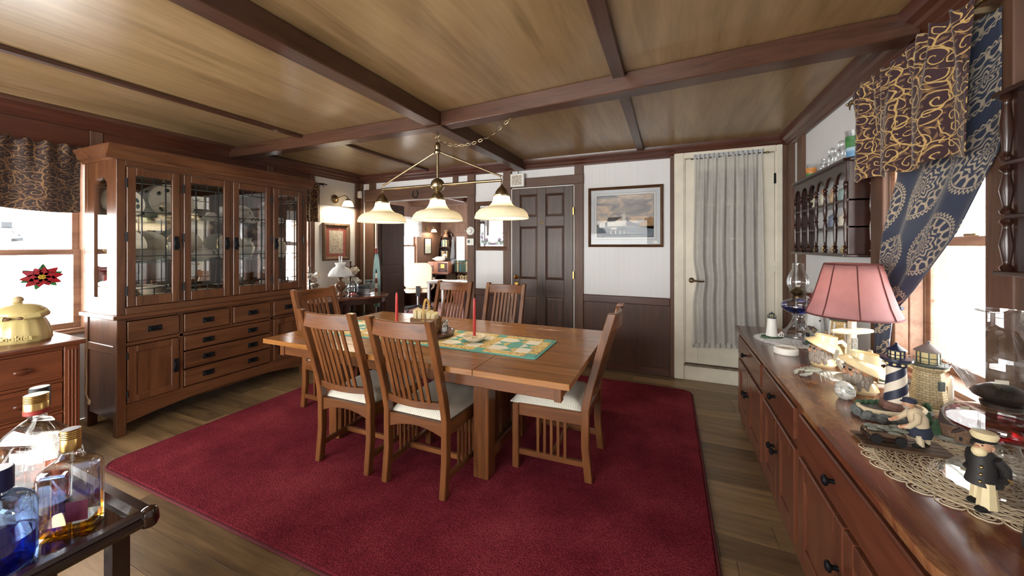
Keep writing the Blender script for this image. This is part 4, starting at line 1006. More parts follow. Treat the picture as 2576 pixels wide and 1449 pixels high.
# sconces
def sconce(label, loc, rz, power):
    t = thing('wall_sconce', label, 'sconce', loc, rz)
    b = B(); b.lathe([(0,0),(.06,0),(.062,.008),(.045,.016),(.03,.03),(.014,.04),(0,.042)], 24, M=Matrix.Rotation(R(90),4,'X')); b.build('backplate', BRASS, t)
    B().tube([(0,-.035,0),(.02,-.09,.03),(.05,-.13,.05),(.075,-.16,.035),(.08,-.165,.0)], .007, 8).build('arm', BRASS, t)
    b = B(); b.lathe([(.012,0),(.03,-.01),(.034,-.03),(.03,-.035)], 16, (.08,-.165,.01)); b.build('socket', BRASS, t)
    b = B(); b.shell([(.03,-.02),(.05,-.035),(.062,-.06),(.072,-.09),(.08,-.1)], 32, (.08,-.165,.0)); s = b.build('shade', translucent('frosted_glass', (1,.95,.86,1), .6), t, thick=.003, smooth=60)
    b = B(); b.ball((.08,-.165,-.06), (.022,.022,.03), 10, 8); b.build('bulb', BULB, s)
    M = Matrix.Translation(loc) @ Matrix.Rotation(rz, 4, 'Z'); lamp('sconce_light', M @ Vector((.08,-.165,-.075)), power, WARM, .03)
    return t
sconce('brass wall sconce with lit glass shade above the framed document', (LW+.002, 3.84, 2.06), R(90), 20)

# ------------------------------------------------------------------ quilted runner on the table
RX0, RX1, RY0, RY1 = -2.5, -.7, 1.985, 2.43
TEAL = weave('teal_cotton', rgb(86,150,142), rgb(112,178,168), 300); QW = weave('white_cotton', rgb(222,216,200), rgb(240,236,224), 300)
def floral():
    m, n, l, b = newmat('floral_cotton'); v = coords(n, l); f = noise(n, l, v, 60, 3)
    l.new(ramp(n, l, f, [(.34, rgb(132,92,66)), (.44, rgb(206,176,112)), (.58, rgb(226,204,146)), (.68, rgb(150,150,118))]), b.inputs['Base Color']); b.inputs['Roughness'].default_value = .9; bump(n, l, f, b, .3, .004); return m
FLOR = floral()
rn = thing('table_runner', 'teal bordered patchwork runner along the dining table', 'table runner', ((RX0+RX1)/2, (RY0+RY1)/2, TZ), R(0))
hx, hy = (RX1-RX0)/2, (RY1-RY0)/2
B().prism(roundrect(-hx, hx, -hy, hy, .02, 3), .0005, .006).build('binding', TEAL, rn, bevel=.002)
def q(name, x0, x1, y0, y1, mat): return B().box(x0+.0008, x1-.0008, y0+.0008, y1-.0008, .0055, .0085).build(name, mat, rn, bevel=.0012)
def tri(pts, mat):
    cx = sum(p[0] for p in pts)/3; cy = sum(p[1] for p in pts)/3
    return B().prism([(cx+(x-cx)*.97, cy+(y-cy)*.97) for x, y in pts], .0055, .0085).build('triangle_patch', mat, rn)
bw = .065; nb = 5; s = (2*hx - .03 - (nb+1)*bw) / nb; ih = 2*hy - .03 - 2*bw
xx = -hx + .015
for k in range(nb+1):
    for y0, y1 in ((-hy+.015, -hy+.015+bw), (hy-.015-bw, hy-.015)): q('corner_patch', xx, xx+bw, y0, y1, TEAL)
    q('sash_patch', xx, xx+bw, -hy+.015+bw, hy-.015-bw, FLOR)
    if k == nb: break
    bx = xx + bw; by = -hy+.015+bw; cw, chh = s/3, ih/3
    q('sash_patch', bx, bx+s, -hy+.015, -hy+.015+bw, FLOR); q('sash_patch', bx, bx+s, hy-.015-bw, hy-.015, FLOR)
    for i in range(3):
        for j in range(3):
            a, c, d, e = bx+i*cw, bx+(i+1)*cw, by+j*chh, by+(j+1)*chh; m = ((a+c)/2, (d+e)/2)
            if (i + j) % 2 == 0: q('square_patch', a, c, d, e, TEAL if i == 1 else QW)
            else:
                cs = [(a,d),(c,d),(c,e),(a,e)]
                for z in range(4):
                    mt = (TEAL, FLOR, TEAL, QW)[z]; tri([cs[z], cs[(z+1) % 4], m], mt)
    xx = bx + s

# candles in saucers
for lab, px, rz, hh in (('red taper candle in white saucer on the runner right of basket', (-1.215, 2.2), R(20), .285), ('red taper candle in white saucer left of the napkin basket', (-1.9, 2.23), R(200), .285)):
    t = thing('candle_holder', lab, 'candle', (px[0], px[1], TZ+.0085), rz)
    b = B(); b.lathe([(0,0),(.045,0),(.06,.006),(.078,.026),(.08,.034),(.074,.034),(.056,.014),(.02,.01),(.018,.03),(.02,.034),(.011,.034),(.011,.012),(0,.012)], 28); b.build('saucer', CHINA, t)
    B().tube([(.074,0,.028),(.095,0,.036),(.108,0,.024),(.1,0,.012),(.07,0,.014)], .006, 8).build('finger_loop', CHINA, t)
    b = B(); b.lathe([(0,.012),(.0108,.012),(.0105,.1),(.0085,hh-.02),(.005,hh),(0,hh+.004)], 14); b.build('taper', REDW, t)
    B().tube([(0,0,hh),(.001,0,hh+.014)], .0012, 5).build('wick', BLACK, t)

# lazy susan, basket of napkins, shakers
t = thing('lazy_susan', 'dark round wooden turntable tray under the napkin basket', 'tray', (-1.58, 2.2, TZ+.0085))
b = B(); b.lathe([(0,0),(.08,0),(.085,.012),(0,.012)], 28); b.build('base', DARK['x'], t)
b = B(); b.lathe([(0,.0125),(.17,.0125),(.178,.02),(.178,.034),(.17,.034),(.166,.026),(0,.026)], 44); b.build('plate', wood('turntable_wood', rgb(66,38,28), rgb(98,60,44), 'x', .3, coat=.3), t)
SZ = TZ + .0085 + .0265
BASK = wood('splint_basket', rgb(96,66,40), rgb(146,108,68), 'x', .6)
t = thing('napkin_basket', 'woven splint basket of paper napkins with a bent handle', 'basket', (-1.6, 2.19, SZ), R(15))
bw_, bd_, bh_ = .092, .062, .1
B().box(-bw_+.004, bw_-.004, -bd_+.004, bd_-.004, 0, .006).build('bottom', BASK, t)
for r_ in range(6):
    z0 = .004 + r_*.0165; e = .003*(r_ % 2)
    for k in range(8):
        x = -bw_ + k*bw_*2/8; off = .0022 if (k + r_) % 2 else 0
        for s_ in (-1, 1): B().box(x, x+bw_*2/8, s_*(bd_+off)-.0012, s_*(bd_+off)+.0012, z0, z0+.0155).build('splint', BASK, t)
    for k in range(5):
        y = -bd_ + k*bd_*2/5; off = .0022 if (k + r_) % 2 else 0
        for s_ in (-1, 1): B().box(s_*(bw_+off)-.0012, s_*(bw_+off)+.0012, y, y+bd_*2/5, z0, z0+.0155).build('splint', BASK, t)
b = B(); b.tube([(x*1.03, y*1.03, .1) for x, y in roundrect(-bw_, bw_, -bd_, bd_, .01, 2)], .005, 6, closed=True); b.build('rim', BASK, t)
pts = [(0, bd_*1.06*math.cos(R(a))*(1 if a else 1), .085 + .15*math.sin(R(a))) for a in range(0, 181, 15)]
b = B()
for p, q_ in zip(pts, pts[1:]): b.bar(p, q_, .016, .003, up=(1,0,0)) if False else b.bar(p, q_, .0035, .016, up=(1,0,0))
b.build('handle', plain('bent_handle', rgb(176,138,70), .5), t)
NAP = plain('paper_napkin', rgb(240,228,190), .8, var=.04)
for k, (x, h_, tl) in enumerate(((-.062,.155,-2), (-.03,.15,-1), (.0,.145,0), (.03,.14,1), (.058,.13,4))):
    b = B(); M = Matrix.Translation((x, 0, .008)) @ Matrix.Rotation(R(tl), 4, 'Y')
    for j in range(3): b.box(-.012+.008*j, -.006+.008*j, -.05, .05, 0, h_-.004*j, M)
    n_ = b.build('paper_napkin', NAP, bevel=.001); tag(n_, ('folded cream napkin standing at the left end of the basket', 'folded cream napkin second from left in the basket', 'folded cream napkin in the middle of the basket', 'folded cream napkin second from right in the basket', 'folded cream napkin leaning at the right end of the basket')[k], 'napkin', 'napkins in the basket')
    n_.matrix_world = Matrix.Translation((-1.6, 2.19, SZ)) @ Matrix.Rotation(R(15), 4, 'Z')
for lab, x, y in (('glass salt shaker on the turntable right of basket', -1.475, 2.235), ('glass pepper shaker on the turntable behind the basket', -1.5, 2.29)):
    t = thing('shaker', lab, 'shaker', (x, y, SZ)); b = B(); b.lathe([(0,0),(.018,0),(.02,.01),(.017,.05),(.019,.058),(0,.058)], 16); b.build('body', CLEAR, t)
    b = B(); b.lathe([(.02,.058),(.02,.068),(.012,.078),(0,.08)], 16); b.build('cap', plain('shaker_steel', rgb(190,192,196), .25, 1), t)
    b = B(); b.lathe([(0,.003),(.015,.003),(.014,.035),(0,.036)], 12); b.build('contents', WHITE if 'salt' in lab else plain('pepper', rgb(70,64,58), .9), t)

# ------------------------------------------------------------------ things on the sideboard
ST = SH
NAVY = plain('navy_glaze', rgb(30,38,66), .3, coat=.3); BRICKR = plain('brick_red_paint', rgb(132,56,48), .5); STONE = plain('grey_rock', rgb(104,108,106), .8, var=.5, scale=70, bmp=.8); SAND = plain('sandy_paint', rgb(206,190,158), .7, var=.2, scale=50)
LITP = plain('pale_yellow_pane', rgb(232,216,160), .3); SLATE = plain('slate_green', rgb(70,82,80), .5, var=.2); GRASS = plain('moss_green', rgb(66,96,70), .9, var=.4, scale=80)
def brickmat(name, c1, c2, mortar, s):
    m, n, l, b = newmat(name); v = coords(n, l); sp = n.new('ShaderNodeSeparateXYZ'); l.new(v, sp.inputs[0])
    a = mathn(n, l, 'ARCTAN2', sp.outputs[1], sp.outputs[0]); cb_ = n.new('ShaderNodeCombineXYZ'); l.new(mathn(n, l, 'MULTIPLY', a, .045), cb_.inputs[0]); l.new(sp.outputs[2], cb_.inputs[1])
    t = n.new('ShaderNodeTexBrick'); t.inputs['Scale'].default_value = s; t.inputs['Color1'].default_value = c1; t.inputs['Color2'].default_value = c2; t.inputs['Mortar'].default_value = mortar; l.new(cb_.outputs[0], t.inputs['Vector'])
    l.new(t.outputs['Color'], b.inputs['Base Color']); b.inputs['Roughness'].default_value = .8; bump(n, l, t.outputs['Fac'], b, -.5, .004); return m
STBR = brickmat('stacked_stone', rgb(176,158,122), rgb(204,188,150), rgb(118,104,80), 26); YEBR = brickmat('yellow_block_stone', rgb(196,160,96), rgb(224,196,140), rgb(120,112,104), 24)
def stripes():
    m, n, l, b = newmat('spiral_stripes'); v = coords(n, l); sp = n.new('ShaderNodeSeparateXYZ'); l.new(v, sp.inputs[0])
    a = mathn(n, l, 'ARCTAN2', sp.outputs[1], sp.outputs[0]); f = mathn(n, l, 'SINE', mathn(n, l, 'SUBTRACT', mathn(n, l, 'MULTIPLY', sp.outputs[2], 92.0), mathn(n, l, 'MULTIPLY', a, 2.0)))
    l.new(ramp(n, l, mathn(n, l, 'ADD', mathn(n, l, 'MULTIPLY', f, .5), .5), [(.47, rgb(226,214,196)), (.53, rgb(34,40,64))]), b.inputs['Base Color']); b.inputs['Roughness'].default_value = .5; return m
def tower(t, prof, mat, n=24, name='tower'):
    b = B(); b.lathe(prof, n); return b.build(name, mat, t, smooth=30)
def lantern(t, z, r, h, frame_mat, roof_mat, n=8, gallery=True, pane=LITP, cx=0):
    made = []
    if gallery:
        b = B(); b.lathe([(0,z-.006),(r*1.5,z-.006),(r*1.75,z),(r*1.75,z+.004),(0,z+.004)], 20); made.append(b.build('gallery', frame_mat, t))
        b = B(); N = 12
        for k in range(N):
            a = 2*math.pi*k/N; b.tube([(r*1.65*math.cos(a), r*1.65*math.sin(a), z+.004), (r*1.65*math.cos(a), r*1.65*math.sin(a), z+.018)], .0008, 4)
        b.tube([(r*1.65*math.cos(2*math.pi*k/24), r*1.65*math.sin(2*math.pi*k/24), z+.018) for k in range(24)], .0009, 4, closed=True); made.append(b.build('railing', frame_mat, t))
    b = B(); b.lathe([(0,z+.004),(r*.9,z+.004),(r*.9,z+h),(0,z+h)], n); lo = b.build('lantern', pane, t, smooth=0); made.append(lo)
    b = B()
    for k in range(n):
        a = 2*math.pi*k/n; b.bar((r*.94*math.cos(a), r*.94*math.sin(a), z+.004), (r*.94*math.cos(a), r*.94*math.sin(a), z+h), .003, .003)
    for zz in (z+.004, z+h*.52, z+h): b.tube([(r*.94*math.cos(2*math.pi*k/n), r*.94*math.sin(2*math.pi*k/n), zz) for k in range(n)], .0016, 4, closed=True)
    b.build('lantern_bars', frame_mat, lo)
    b = B(); b.lathe([(0,z+h),(r*1.25,z+h),(r*1.2,z+h+.004),(r*.3,z+h+r*.85),(r*.16,z+h+r*.95),(r*.2,z+h+r*1.15),(0,z+h+r*1.3)], n*2); made.append(b.build('roof', roof_mat, t))
    for o in made: o.location.x = cx
def house(t, x, y, z, w, d, h, rh, wall, roof, rz=0, name='house', chimney=False):
    M = Matrix.Translation((x, y, z)) @ Matrix.Rotation(rz, 4, 'Z')
    b = B(); b.prism([(-w/2,0),(w/2,0),(w/2,h),(0,h+rh),(-w/2,h)], -d/2, d/2, 'xz', M); ho = b.build(name, wall, t, smooth=0)
    b = B()
    for s_ in (-1, 1):
        b.prism([(0,h+rh+.003),(s_*(w/2+.006),h-.002),(s_*(w/2+.006),h+.003),(0,h+rh+.008)], -d/2-.004, d/2+.004, 'xz', M)
    b.build('house_roof', roof, ho, smooth=0)
    b = B()
    for xx_ in (-w*.22, w*.22): b.box(xx_-w*.07, xx_+w*.07, -d/2-.0012, -d/2, h*.3, h*.75, M)
    b.build('window', BLACK, ho, smooth=0)
    if chimney: b = B(); b.box(w*.15, w*.15+w*.12, -d*.1, d*.1, h, h+rh+.02, M); b.build('chimney', SAND, ho)
    return ho

# small white doily at the far end, lace
def lace(name, label, loc, r, rings, mat, th=.0014, sxy=(1,1), scall=26):
    b = B()
    rr = [r*(.08+.84*i/rings) for i in range(rings+1)]
    for i in range(rings):
        n_ = max(10, int(2*math.pi*rr[i+1]/.013)); n_ += n_ % 2
        pts = [((rr[i] if k % 2 else rr[i+1])*math.cos(2*math.pi*k/n_+i*.3)*sxy[0], (rr[i] if k % 2 else rr[i+1])*math.sin(2*math.pi*k/n_+i*.3)*sxy[1], th*(1+(i % 2)*.3)) for k in range(n_)]
        b.tube(pts, th, 4, closed=True)
        if i % 3 == 0: b.tube([(rr[i]*math.cos(2*math.pi*k/40)*sxy[0], rr[i]*math.sin(2*math.pi*k/40)*sxy[1], th) for k in range(40)], th*1.3, 4, closed=True)
    for k in range(scall):
        a = 2*math.pi*(k+.5)/scall; cx_, cy_ = r*.955*math.cos(a)*sxy[0], r*.955*math.sin(a)*sxy[1]; rs = math.pi*r*.95/scall
        for q_ in (1.0, .6, .25): b.tube([(cx_+rs*q_*math.cos(2*math.pi*j/10), cy_+rs*q_*math.sin(2*math.pi*j/10), th) for j in range(10)], th*1.1, 4, closed=True)
    b.tube([(r*.92*math.cos(2*math.pi*k/60)*sxy[0], r*.92*math.sin(2*math.pi*k/60)*sxy[1], th) for k in range(60)], th*1.5, 4, closed=True)
    o = b.build(name, mat, smooth=60); o.location = (loc[0], loc[1], loc[2]+.0006); tag(o, label, 'doily'); return o
LACEW = plain('white_lace', rgb(228,232,232), .8); LACEC = plain('cream_crochet', rgb(214,198,170), .85, var=.15, scale=40)
lace('lace_doily', 'small white lace doily at the far end of the sideboard', (.76, 3.07, ST), .2, 13, LACEW, .0018)
lace('crochet_doily', 'large cream crochet doily at the near end of the sideboard', (.80, 1.46, ST), .235, 24, LACEC, .0018)

# little white lighthouse with cottage
t = thing('lighthouse_figurine', 'small white lighthouse figurine with cottage on the white doily', 'figurine', (.662, 3.115, ST+.005), YAW)
b = B(); b.lathe([(0,0),(.075,0),(.07,.01),(0,.012)], 20, sy=.6); b.build('base', GRASS, t)
tower(t, [(0,.01),(.036,.01),(.026,.13),(.03,.135),(0,.137)], WHITE); lantern(t, .137, .016, .024, SLATE, SLATE)
house(t, .045, -.012, .01, .034, .04, .024, .018, WHITE, plain('brown_shingle', rgb(128,98,84), .7)); B().box(.0,.004,-.0285,-.026,.04,.052).box(.0,.004,-.026,-.0235,.08,.09).build('window', BLACK, t)

# oil lamps
def oil_lamp(label, loc, s, oil, burner, tall, rs=1.0):
    t = thing('oil_lamp', label, 'oil lamp', loc); t.scale = (rs, rs, 1)
    b = B(); b.lathe([(r*s,z*s) for r,z in ((0,0),(.105,0),(.108,.012),(.095,.03),(.06,.07),(.035,.12),(.028,.15),(.04,.165))], 40, flute=20, fl=.03); b.build('pedestal', CLEAR, t, smooth=60)
    b = B(); b.lathe([(r*s,z*s) for r,z in ((.03,.165),(.06,.175),(.098,.2),(.105,.225),(.095,.25),(.055,.268),(.033,.275),(.033,.285))], 36); b.build('font', CLEAR, t, smooth=60)
    b = B(); b.lathe([(r*s,z*s) for r,z in ((0,.17),(.055,.178),(.092,.203),(.098,.215),(0,.215))], 32); b.build('oil', oil, t)
    b = B(); b.lathe([(r*s,z*s) for r,z in ((0,.28),(.036,.28),(.038,.295),(.03,.3),(.05,.315),(.055,.325),(.04,.345),(.02,.36),(0,.362))], 28); b.build('burner', burner, t)
    B().tube([(.045*s,0,.31*s),(.08*s,0,.308*s)], .003*s, 6).lathe([(0,-.001),(.012*s,-.001),(.012*s,.001),(0,.001)], 12, (.085*s,0,.308*s)).build('wick_knob', burner, t)
    B().box(-.012*s,.012*s,-.002*s,.002*s,.355*s,.375*s).build('wick', plain('wick_cotton', rgb(220,210,190), .9), t)
    b = B(); b.shell([(r*s,z*s) for r,z in tall], 36); ch = b.build('chimney', CLEAR, t, smooth=60)
    b = B(); r_, z_ = tall[-1]; b.tube([(r_*s*math.cos(2*math.pi*k/32), r_*s*math.sin(2*math.pi*k/32), z_*s) for k in range(32)], .0018, 5, closed=True); b.build('rim', CLEAR, ch)
    return t
BLUEOIL = thinglass('blue_oil', (.12,.2,.62,1), .08); REDOIL = thinglass('red_oil', (.62,.03,.06,1), .1)
oil_lamp('clear glass oil lamp with blue oil on the small doily', (.835, 3.2, ST+.005), .98, BLUEOIL, BRASS, ((.048,.325),(.05,.345),(.066,.375),(.068,.405),(.055,.45),(.036,.485),(.034,.53)))
oil_lamp('big clear glass oil lamp with red oil on the crochet doily', (.818, 1.425, ST+.0045), .76, REDOIL, plain('dark_bronze', rgb(58,50,44), .35, .6), ((.058,.325),(.064,.35),(.086,.4),(.088,.44),(.078,.485),(.055,.535),(.046,.57),(.046,.62)), 1.35)

# tall red and white lighthouse
t = thing('lighthouse_figurine', 'tall red and white lighthouse figurine beside the blue oil lamp', 'figurine', (.975, 3.36, ST), YAW)
b = B(); b.lathe([(0,0),(.075,0),(.068,.016),(0,.02)], 12, sy=.75); b.build('rock_base', STONE, t, smooth=0)
tower(t, [(0,.015),(.058,.015),(.047,.15),(.046,.18)], WHITE, 8, 'lower_tower'); tower(t, [(.046,.18),(.036,.27),(.044,.28),(0,.281)], BRICKR, 8, 'upper_tower')
b = B()
for k in range(8): a = 2*math.pi*k/8; b.bar((.037*math.cos(a),.037*math.sin(a),.262), (.044*math.cos(a),.044*math.sin(a),.28), .006, .006)
b.build('corbel', WHITE, t); b = B(); b.lathe([(.05,.281),(.05,.288),(.042,.29),(.042,.302),(0,.302)], 8); b.build('gallery', BRICKR, t, smooth=0)
lantern(t, .302, .024, .03, WHITE, WHITE, 8, False, CLEAR)
B().box(-.006,.006,-.05,-.046,.1,.115).box(-.006,.006,-.046,-.04,.21,.225).build('window', BLACK, t)
house(t, -.05, -.03, .012, .04, .045, .03, .018, SAND, plain('grey_brown_roof', rgb(120,100,92), .7))

# tiny dark lighthouse on rocks, pink roofed house, jar lid
t = thing('lighthouse_figurine', 'tiny dark topped lighthouse figurine on rocks by the doily', 'figurine', (.83, 2.98, ST+.005), YAW)
b = B(); b.ball((0,0,.008), (.03,.02,.012), 10, 6); b.ball((-.02,.0,.01), (.016,.014,.014), 8, 6); b.build('rocks', STONE, t); b = B(); b.ball((-.01,-.012,.022), (.014,.012,.012), 8, 6); b.build('bush', GRASS, t)
tower(t, [(0,.015),(.01,.015),(.007,.055),(0,.056)], WHITE, 12); lantern(t, .057, .006, .012, BLACK, BLACK, 6)
t = thing('cottage_figurine', 'pink roofed cottage figurine behind the sailor mug', 'figurine', (.95, 3.02, ST), R(40))
B().box(-.05,.05,-.04,.04,0,.008).build('base', GRASS, t, bevel=.003); house(t, 0, 0, .008, .06, .075, .03, .035, WHITE, plain('pink_roof', rgb(188,140,132), .7), R(80), chimney=True)
t = thing('jar_lid', 'round white lidded dish on the sideboard before the doily', 'dish', (.645, 2.7, ST))
b = B(); b.lathe([(0,0),(.06,0),(.063,.004),(.063,.03),(.058,.037),(.05,.038),(.047,.034),(0,.033)], 36); b.build('lid', plain('white_plastic', rgb(238,238,232), .35, var=.03), t); B().box(-.02,.02,-.003,.003,.0335,.0345).build('slot', plain('slot_grey', rgb(120,120,118), .6), t)

# lighthouse of yellow stone with lit panes behind the lamp
t = thing('lighthouse_figurine', 'white and yellow stone block lighthouse behind the anchor lamp', 'figurine', (.93, 2.77, ST), R(35))
tower(t, [(0,0),(.075,0),(.07,.012),(0,.014)], SAND, 8, 'base'); tower(t, [(0,.012),(.06,.012),(.044,.2),(.054,.21),(0,.212)], YEBR, 6)
for k in range(6):
    a = 2*math.pi*k/6; B().bar((.06*math.cos(a),.06*math.sin(a),.012), (.045*math.cos(a),.045*math.sin(a),.2), .008, .008).build('quoin', WHITE, t)
lantern(t, .214, .032, .04, SLATE, SLATE, 8); B().box(-.012,.012,-.055,-.045,.05,.085).build('door', BRICKR, t)

# anchor lamp with red bell shade
AL = Vector((.815, 2.3, ST))
t = thing('table_lamp', 'lit table lamp with anchor base and dusky red bell shade', 'lamp', AL, YAW)
ANCH = plain('weathered_anchor', rgb(198,190,170), .6, var=.25, scale=40); ANCD = plain('anchor_relief', rgb(120,118,108), .6, var=.6, scale=120, bmp=1)
b = B(); b.lathe([(0,0),(.06,0),(.062,.01),(.05,.018),(.03,.022),(0,.022)], 24); b.build('foot', ANCH, t)
B().tube([(-.075,-.01,.125),(-.07,-.01,.085),(-.045,-.01,.05),(0,-.01,.035),(.045,-.01,.05),(.07,-.01,.085),(.075,-.01,.125)], [.01,.014,.017,.018,.017,.014,.01], 10).build('anchor_arms', ANCH, t)
for s_ in (-1, 1): B().prism([(s_*.06,.1),(s_*.096,.098),(s_*.08,.15)], -.022, .002, 'xz').build('fluke', ANCH, t, bevel=.003)
B().bar((0,0,.03),(0,0,.285), .042, .026, w1=.03, d1=.022).build('shank', ANCH, t, bevel=.004); B().box(-.015,.015,-.0165,-.0125,.07,.205).build('shank_relief', ANCD, t, bevel=.002)
b = B(); b.lathe([(0,-.1),(.008,-.1),(.013,-.07),(.016,-.02),(.017,.02),(.013,.07),(.008,.1),(0,.1)], 16, M=Matrix.Translation((0,0,.235)) @ Matrix.Rotation(R(90),4,'Y')); b.build('stock', ANCH, t)
b = B(); b.lathe([(.0,.28),(.012,.28),(.03,.295),(.034,.305),(.028,.315),(.012,.322),(0,.322)], 20); b.build('cap', plain('pale_wood_cap', rgb(214,176,128), .5), t)
B().tube([(0,0,.32),(0,0,.42)], .006, 8).build('lamp_pole', BRASS, t)
shp = [(.105,.56),(.116,.52),(.128,.47),(.142,.42),(.158,.365),(.172,.33),(.178,.313)]
b = B(); b.shell(shp, 16); sh = b.build('shade', translucent('dusky_red_silk', (.56,.36,.37,1), .62), t, thick=.002, smooth=50)
b = B()
for r_, z_ in (shp[0], shp[-1]): b.tube([(r_*math.cos(2*math.pi*k/48), r_*math.sin(2*math.pi*k/48), z_) for k in range(48)], .0035, 5, closed=True)
for k in range(8):
    a = 2*math.pi*k/8+.2; b.tube([((r_+.001)*math.cos(a), (r_+.001)*math.sin(a), z_) for r_, z_ in shp], .0026, 5)
b.build('shade_trim', plain('dark_red_braid', rgb(92,44,44), .8), sh)
b = B(); b.ball((0,0,.44), (.028,.028,.036), 12, 8); b.build('bulb', BULB, t)
lamp('table_lamp_light', AL + Vector((0,0,.44)), 12, WARM, .03)

# bearded sailor head mugs
SKIN = plain('painted_skin', rgb(196,150,118), .4, var=.15, scale=50); BEARD = plain('grey_beard', rgb(176,166,154), .6, var=.5, scale=160, bmp=1); HATY = plain('pale_yellow_hat', rgb(232,214,168), .25, var=.12, scale=14, coat=.3)
def head_mug(label, loc, s):
    t = thing('head_mug', label, 'mug', loc, YAW - R(12))
    t.scale = (s, s, s)
    b = B(); b.lathe([(0,0),(.05,0),(.058,.012),(.05,.03),(.04,.045),(0,.05)], 24, sy=.8); b.build('collar', HATY, t)
    b = B(); b.ball((-.012,0,.06), (.05,.042,.042), 18, 12); 
    for k in range(44):
        a = R(-110+220*random.random()); z_ = .03+.05*random.random(); b.ball((-.014-.045*math.cos(a)*.95, .04*math.sin(a), z_), (.008,.008,.02), 7, 5)
    b.build('beard', BEARD, t, smooth=60)
    b = B(); b.ball((-.012,0,.088), (.046,.04,.04), 18, 12); b.ball((-.06,0,.084), (.014,.011,.012), 10, 7); b.ball((-.045,.02,.082), (.014,.013,.012), 8, 6); b.ball((-.045,-.02,.082), (.014,.013,.012), 8, 6); b.build('face', SKIN, t, smooth=60)
    b = B()
    for y in (-.017, .017): b.ball((-.053,y,.097), (.005,.007,.005), 8, 6)
    b.build('eyes', BLACK, t); b = B()
    for y in (-.018, .018): b.ball((-.053,y,.106), (.007,.014,.005), 8, 6)
    b.build('eyebrows', BEARD, t)
    M = Matrix.Translation((.014,0,.12)) @ Matrix.Rotation(R(24), 4, 'Y') @ Matrix.Rotation(R(10), 4, 'X')
    b = B(); b.lathe([(0,.006),(.045,.006),(.066,-.01),(.082,-.024),(.086,-.02),(.07,-.002),(.05,.016),(0,.016)], 32, M=M, sx=1.1, sy=.85); b.build('hat_brim', HATY, t, smooth=60)
    b = B(); b.shell([(.056,.005),(.05,.03),(.05,.058),(.046,.058),(.046,.03),(.03,.012)], 28, M=Matrix.Translation((.006,0,.11)) @ Matrix.Rotation(R(8),4,'Y'), sy=.85); b.build('hat_crown', HATY, t, smooth=60)
    B().tube([(.045,0,.125),(.085,0,.135),(.112,0,.105),(.108,0,.06),(.085,0,.03),(.05,0,.03)], [.011,.012,.012,.011,.01,.009], 10).build('handle', PORC, t)
    return t
head_mug('bearded sailor head mug farther from viewer, before the yellow stone lighthouse', (.765, 2.5, ST), 1.0)
head_mug('bearded sailor head mug nearer viewer, beside the striped lighthouse', (.785, 2.12, ST), 1.05)

# crab ornament
SHELLC = plain('crab_shell', rgb(166,170,158), .5, var=.3, scale=60, bmp=.4)
t = thing('crab_ornament', 'pale crab ornament standing on thin legs on the sideboard', 'ornament', (.655, 2.27, ST), YAW + R(20))
b = B(); b.ball((0,0,.034), (.05,.026,.01), 20, 10); b.ball((-.045,0,.035), (.016,.012,.008), 10, 7); b.build('shell', SHELLC, t, smooth=60)
for k in range(4):
    for s_ in (-1, 1):
        x = -.02+.02*k; B().tube([(x, s_*.02, .032), (x+.004*(k-1), s_*.042, .036), (x+.012*(k-1.2), s_*.055, .0)], [.004,.003,.0015], 6).build('leg', SHELLC, t)
for s_ in (-1, 1): B().tube([(-.04,s_*.016,.034),(-.07,s_*.03,.034),(-.1,s_*.022,.03),(-.118,s_*.01,.028)], [.005,.006,.009,.003], 8).build('claw', SHELLC, t)

# marbled egg
t = thing('marble_egg', 'grey marbled stone egg lying on the sideboard', 'egg', (.695, 2.0, ST), 0)
def marble():
    m, n, l, b = newmat('veined_marble'); v = coords(n, l, (14,14,40)); f = noise(n, l, v, 1.2, 6, 2.5)
    l.new(ramp(n, l, f, [(.34, rgb(96,100,98)), (.46, rgb(186,188,182)), (.7, rgb(226,224,214))]), b.inputs['Base Color']); b.inputs['Roughness'].default_value = .15; b.inputs['Coat Weight'].default_value = .3; return m
b = B(); b.lathe([(0,0),(.013,.0015),(.025,.009),(.033,.022),(.036,.036),(.033,.052),(.025,.067),(.013,.076),(0,.078)], 26, M=Matrix.Translation((.0,0,-.0022)) @ Matrix.Rotation(R(-16),4,'Y')); b.build('egg', marble(), t, smooth=80)

# white cloth sheet, tiny pale house by the window
t = thing('white_mat', 'flat white paper mat under the sailor mugs', 'mat', (.79, 2.33, ST)); B().box(-.09,.1,-.07,.07,0,.0015).build('sheet', plain('white_paper', rgb(240,240,236), .7, var=.02), t); t.rotation_euler.z = R(15)
t = thing('cottage_figurine', 'tiny pale cottage figurine between the mugs and right window', 'figurine', (.965, 2.3, ST), R(-20))
B().box(-.05,.05,-.04,.04,0,.01).build('base', WHITE, t, bevel=.004); house(t, 0, 0, .01, .05, .055, .04, .025, plain('pale_pink_wall', rgb(230,212,200), .7), WHITE, R(20))
b = B(); b.lathe([(0,.01),(.014,.012),(.002,.045),(0,.046)], 8, (-.035,-.02,0)); b.build('tree', GRASS, t)

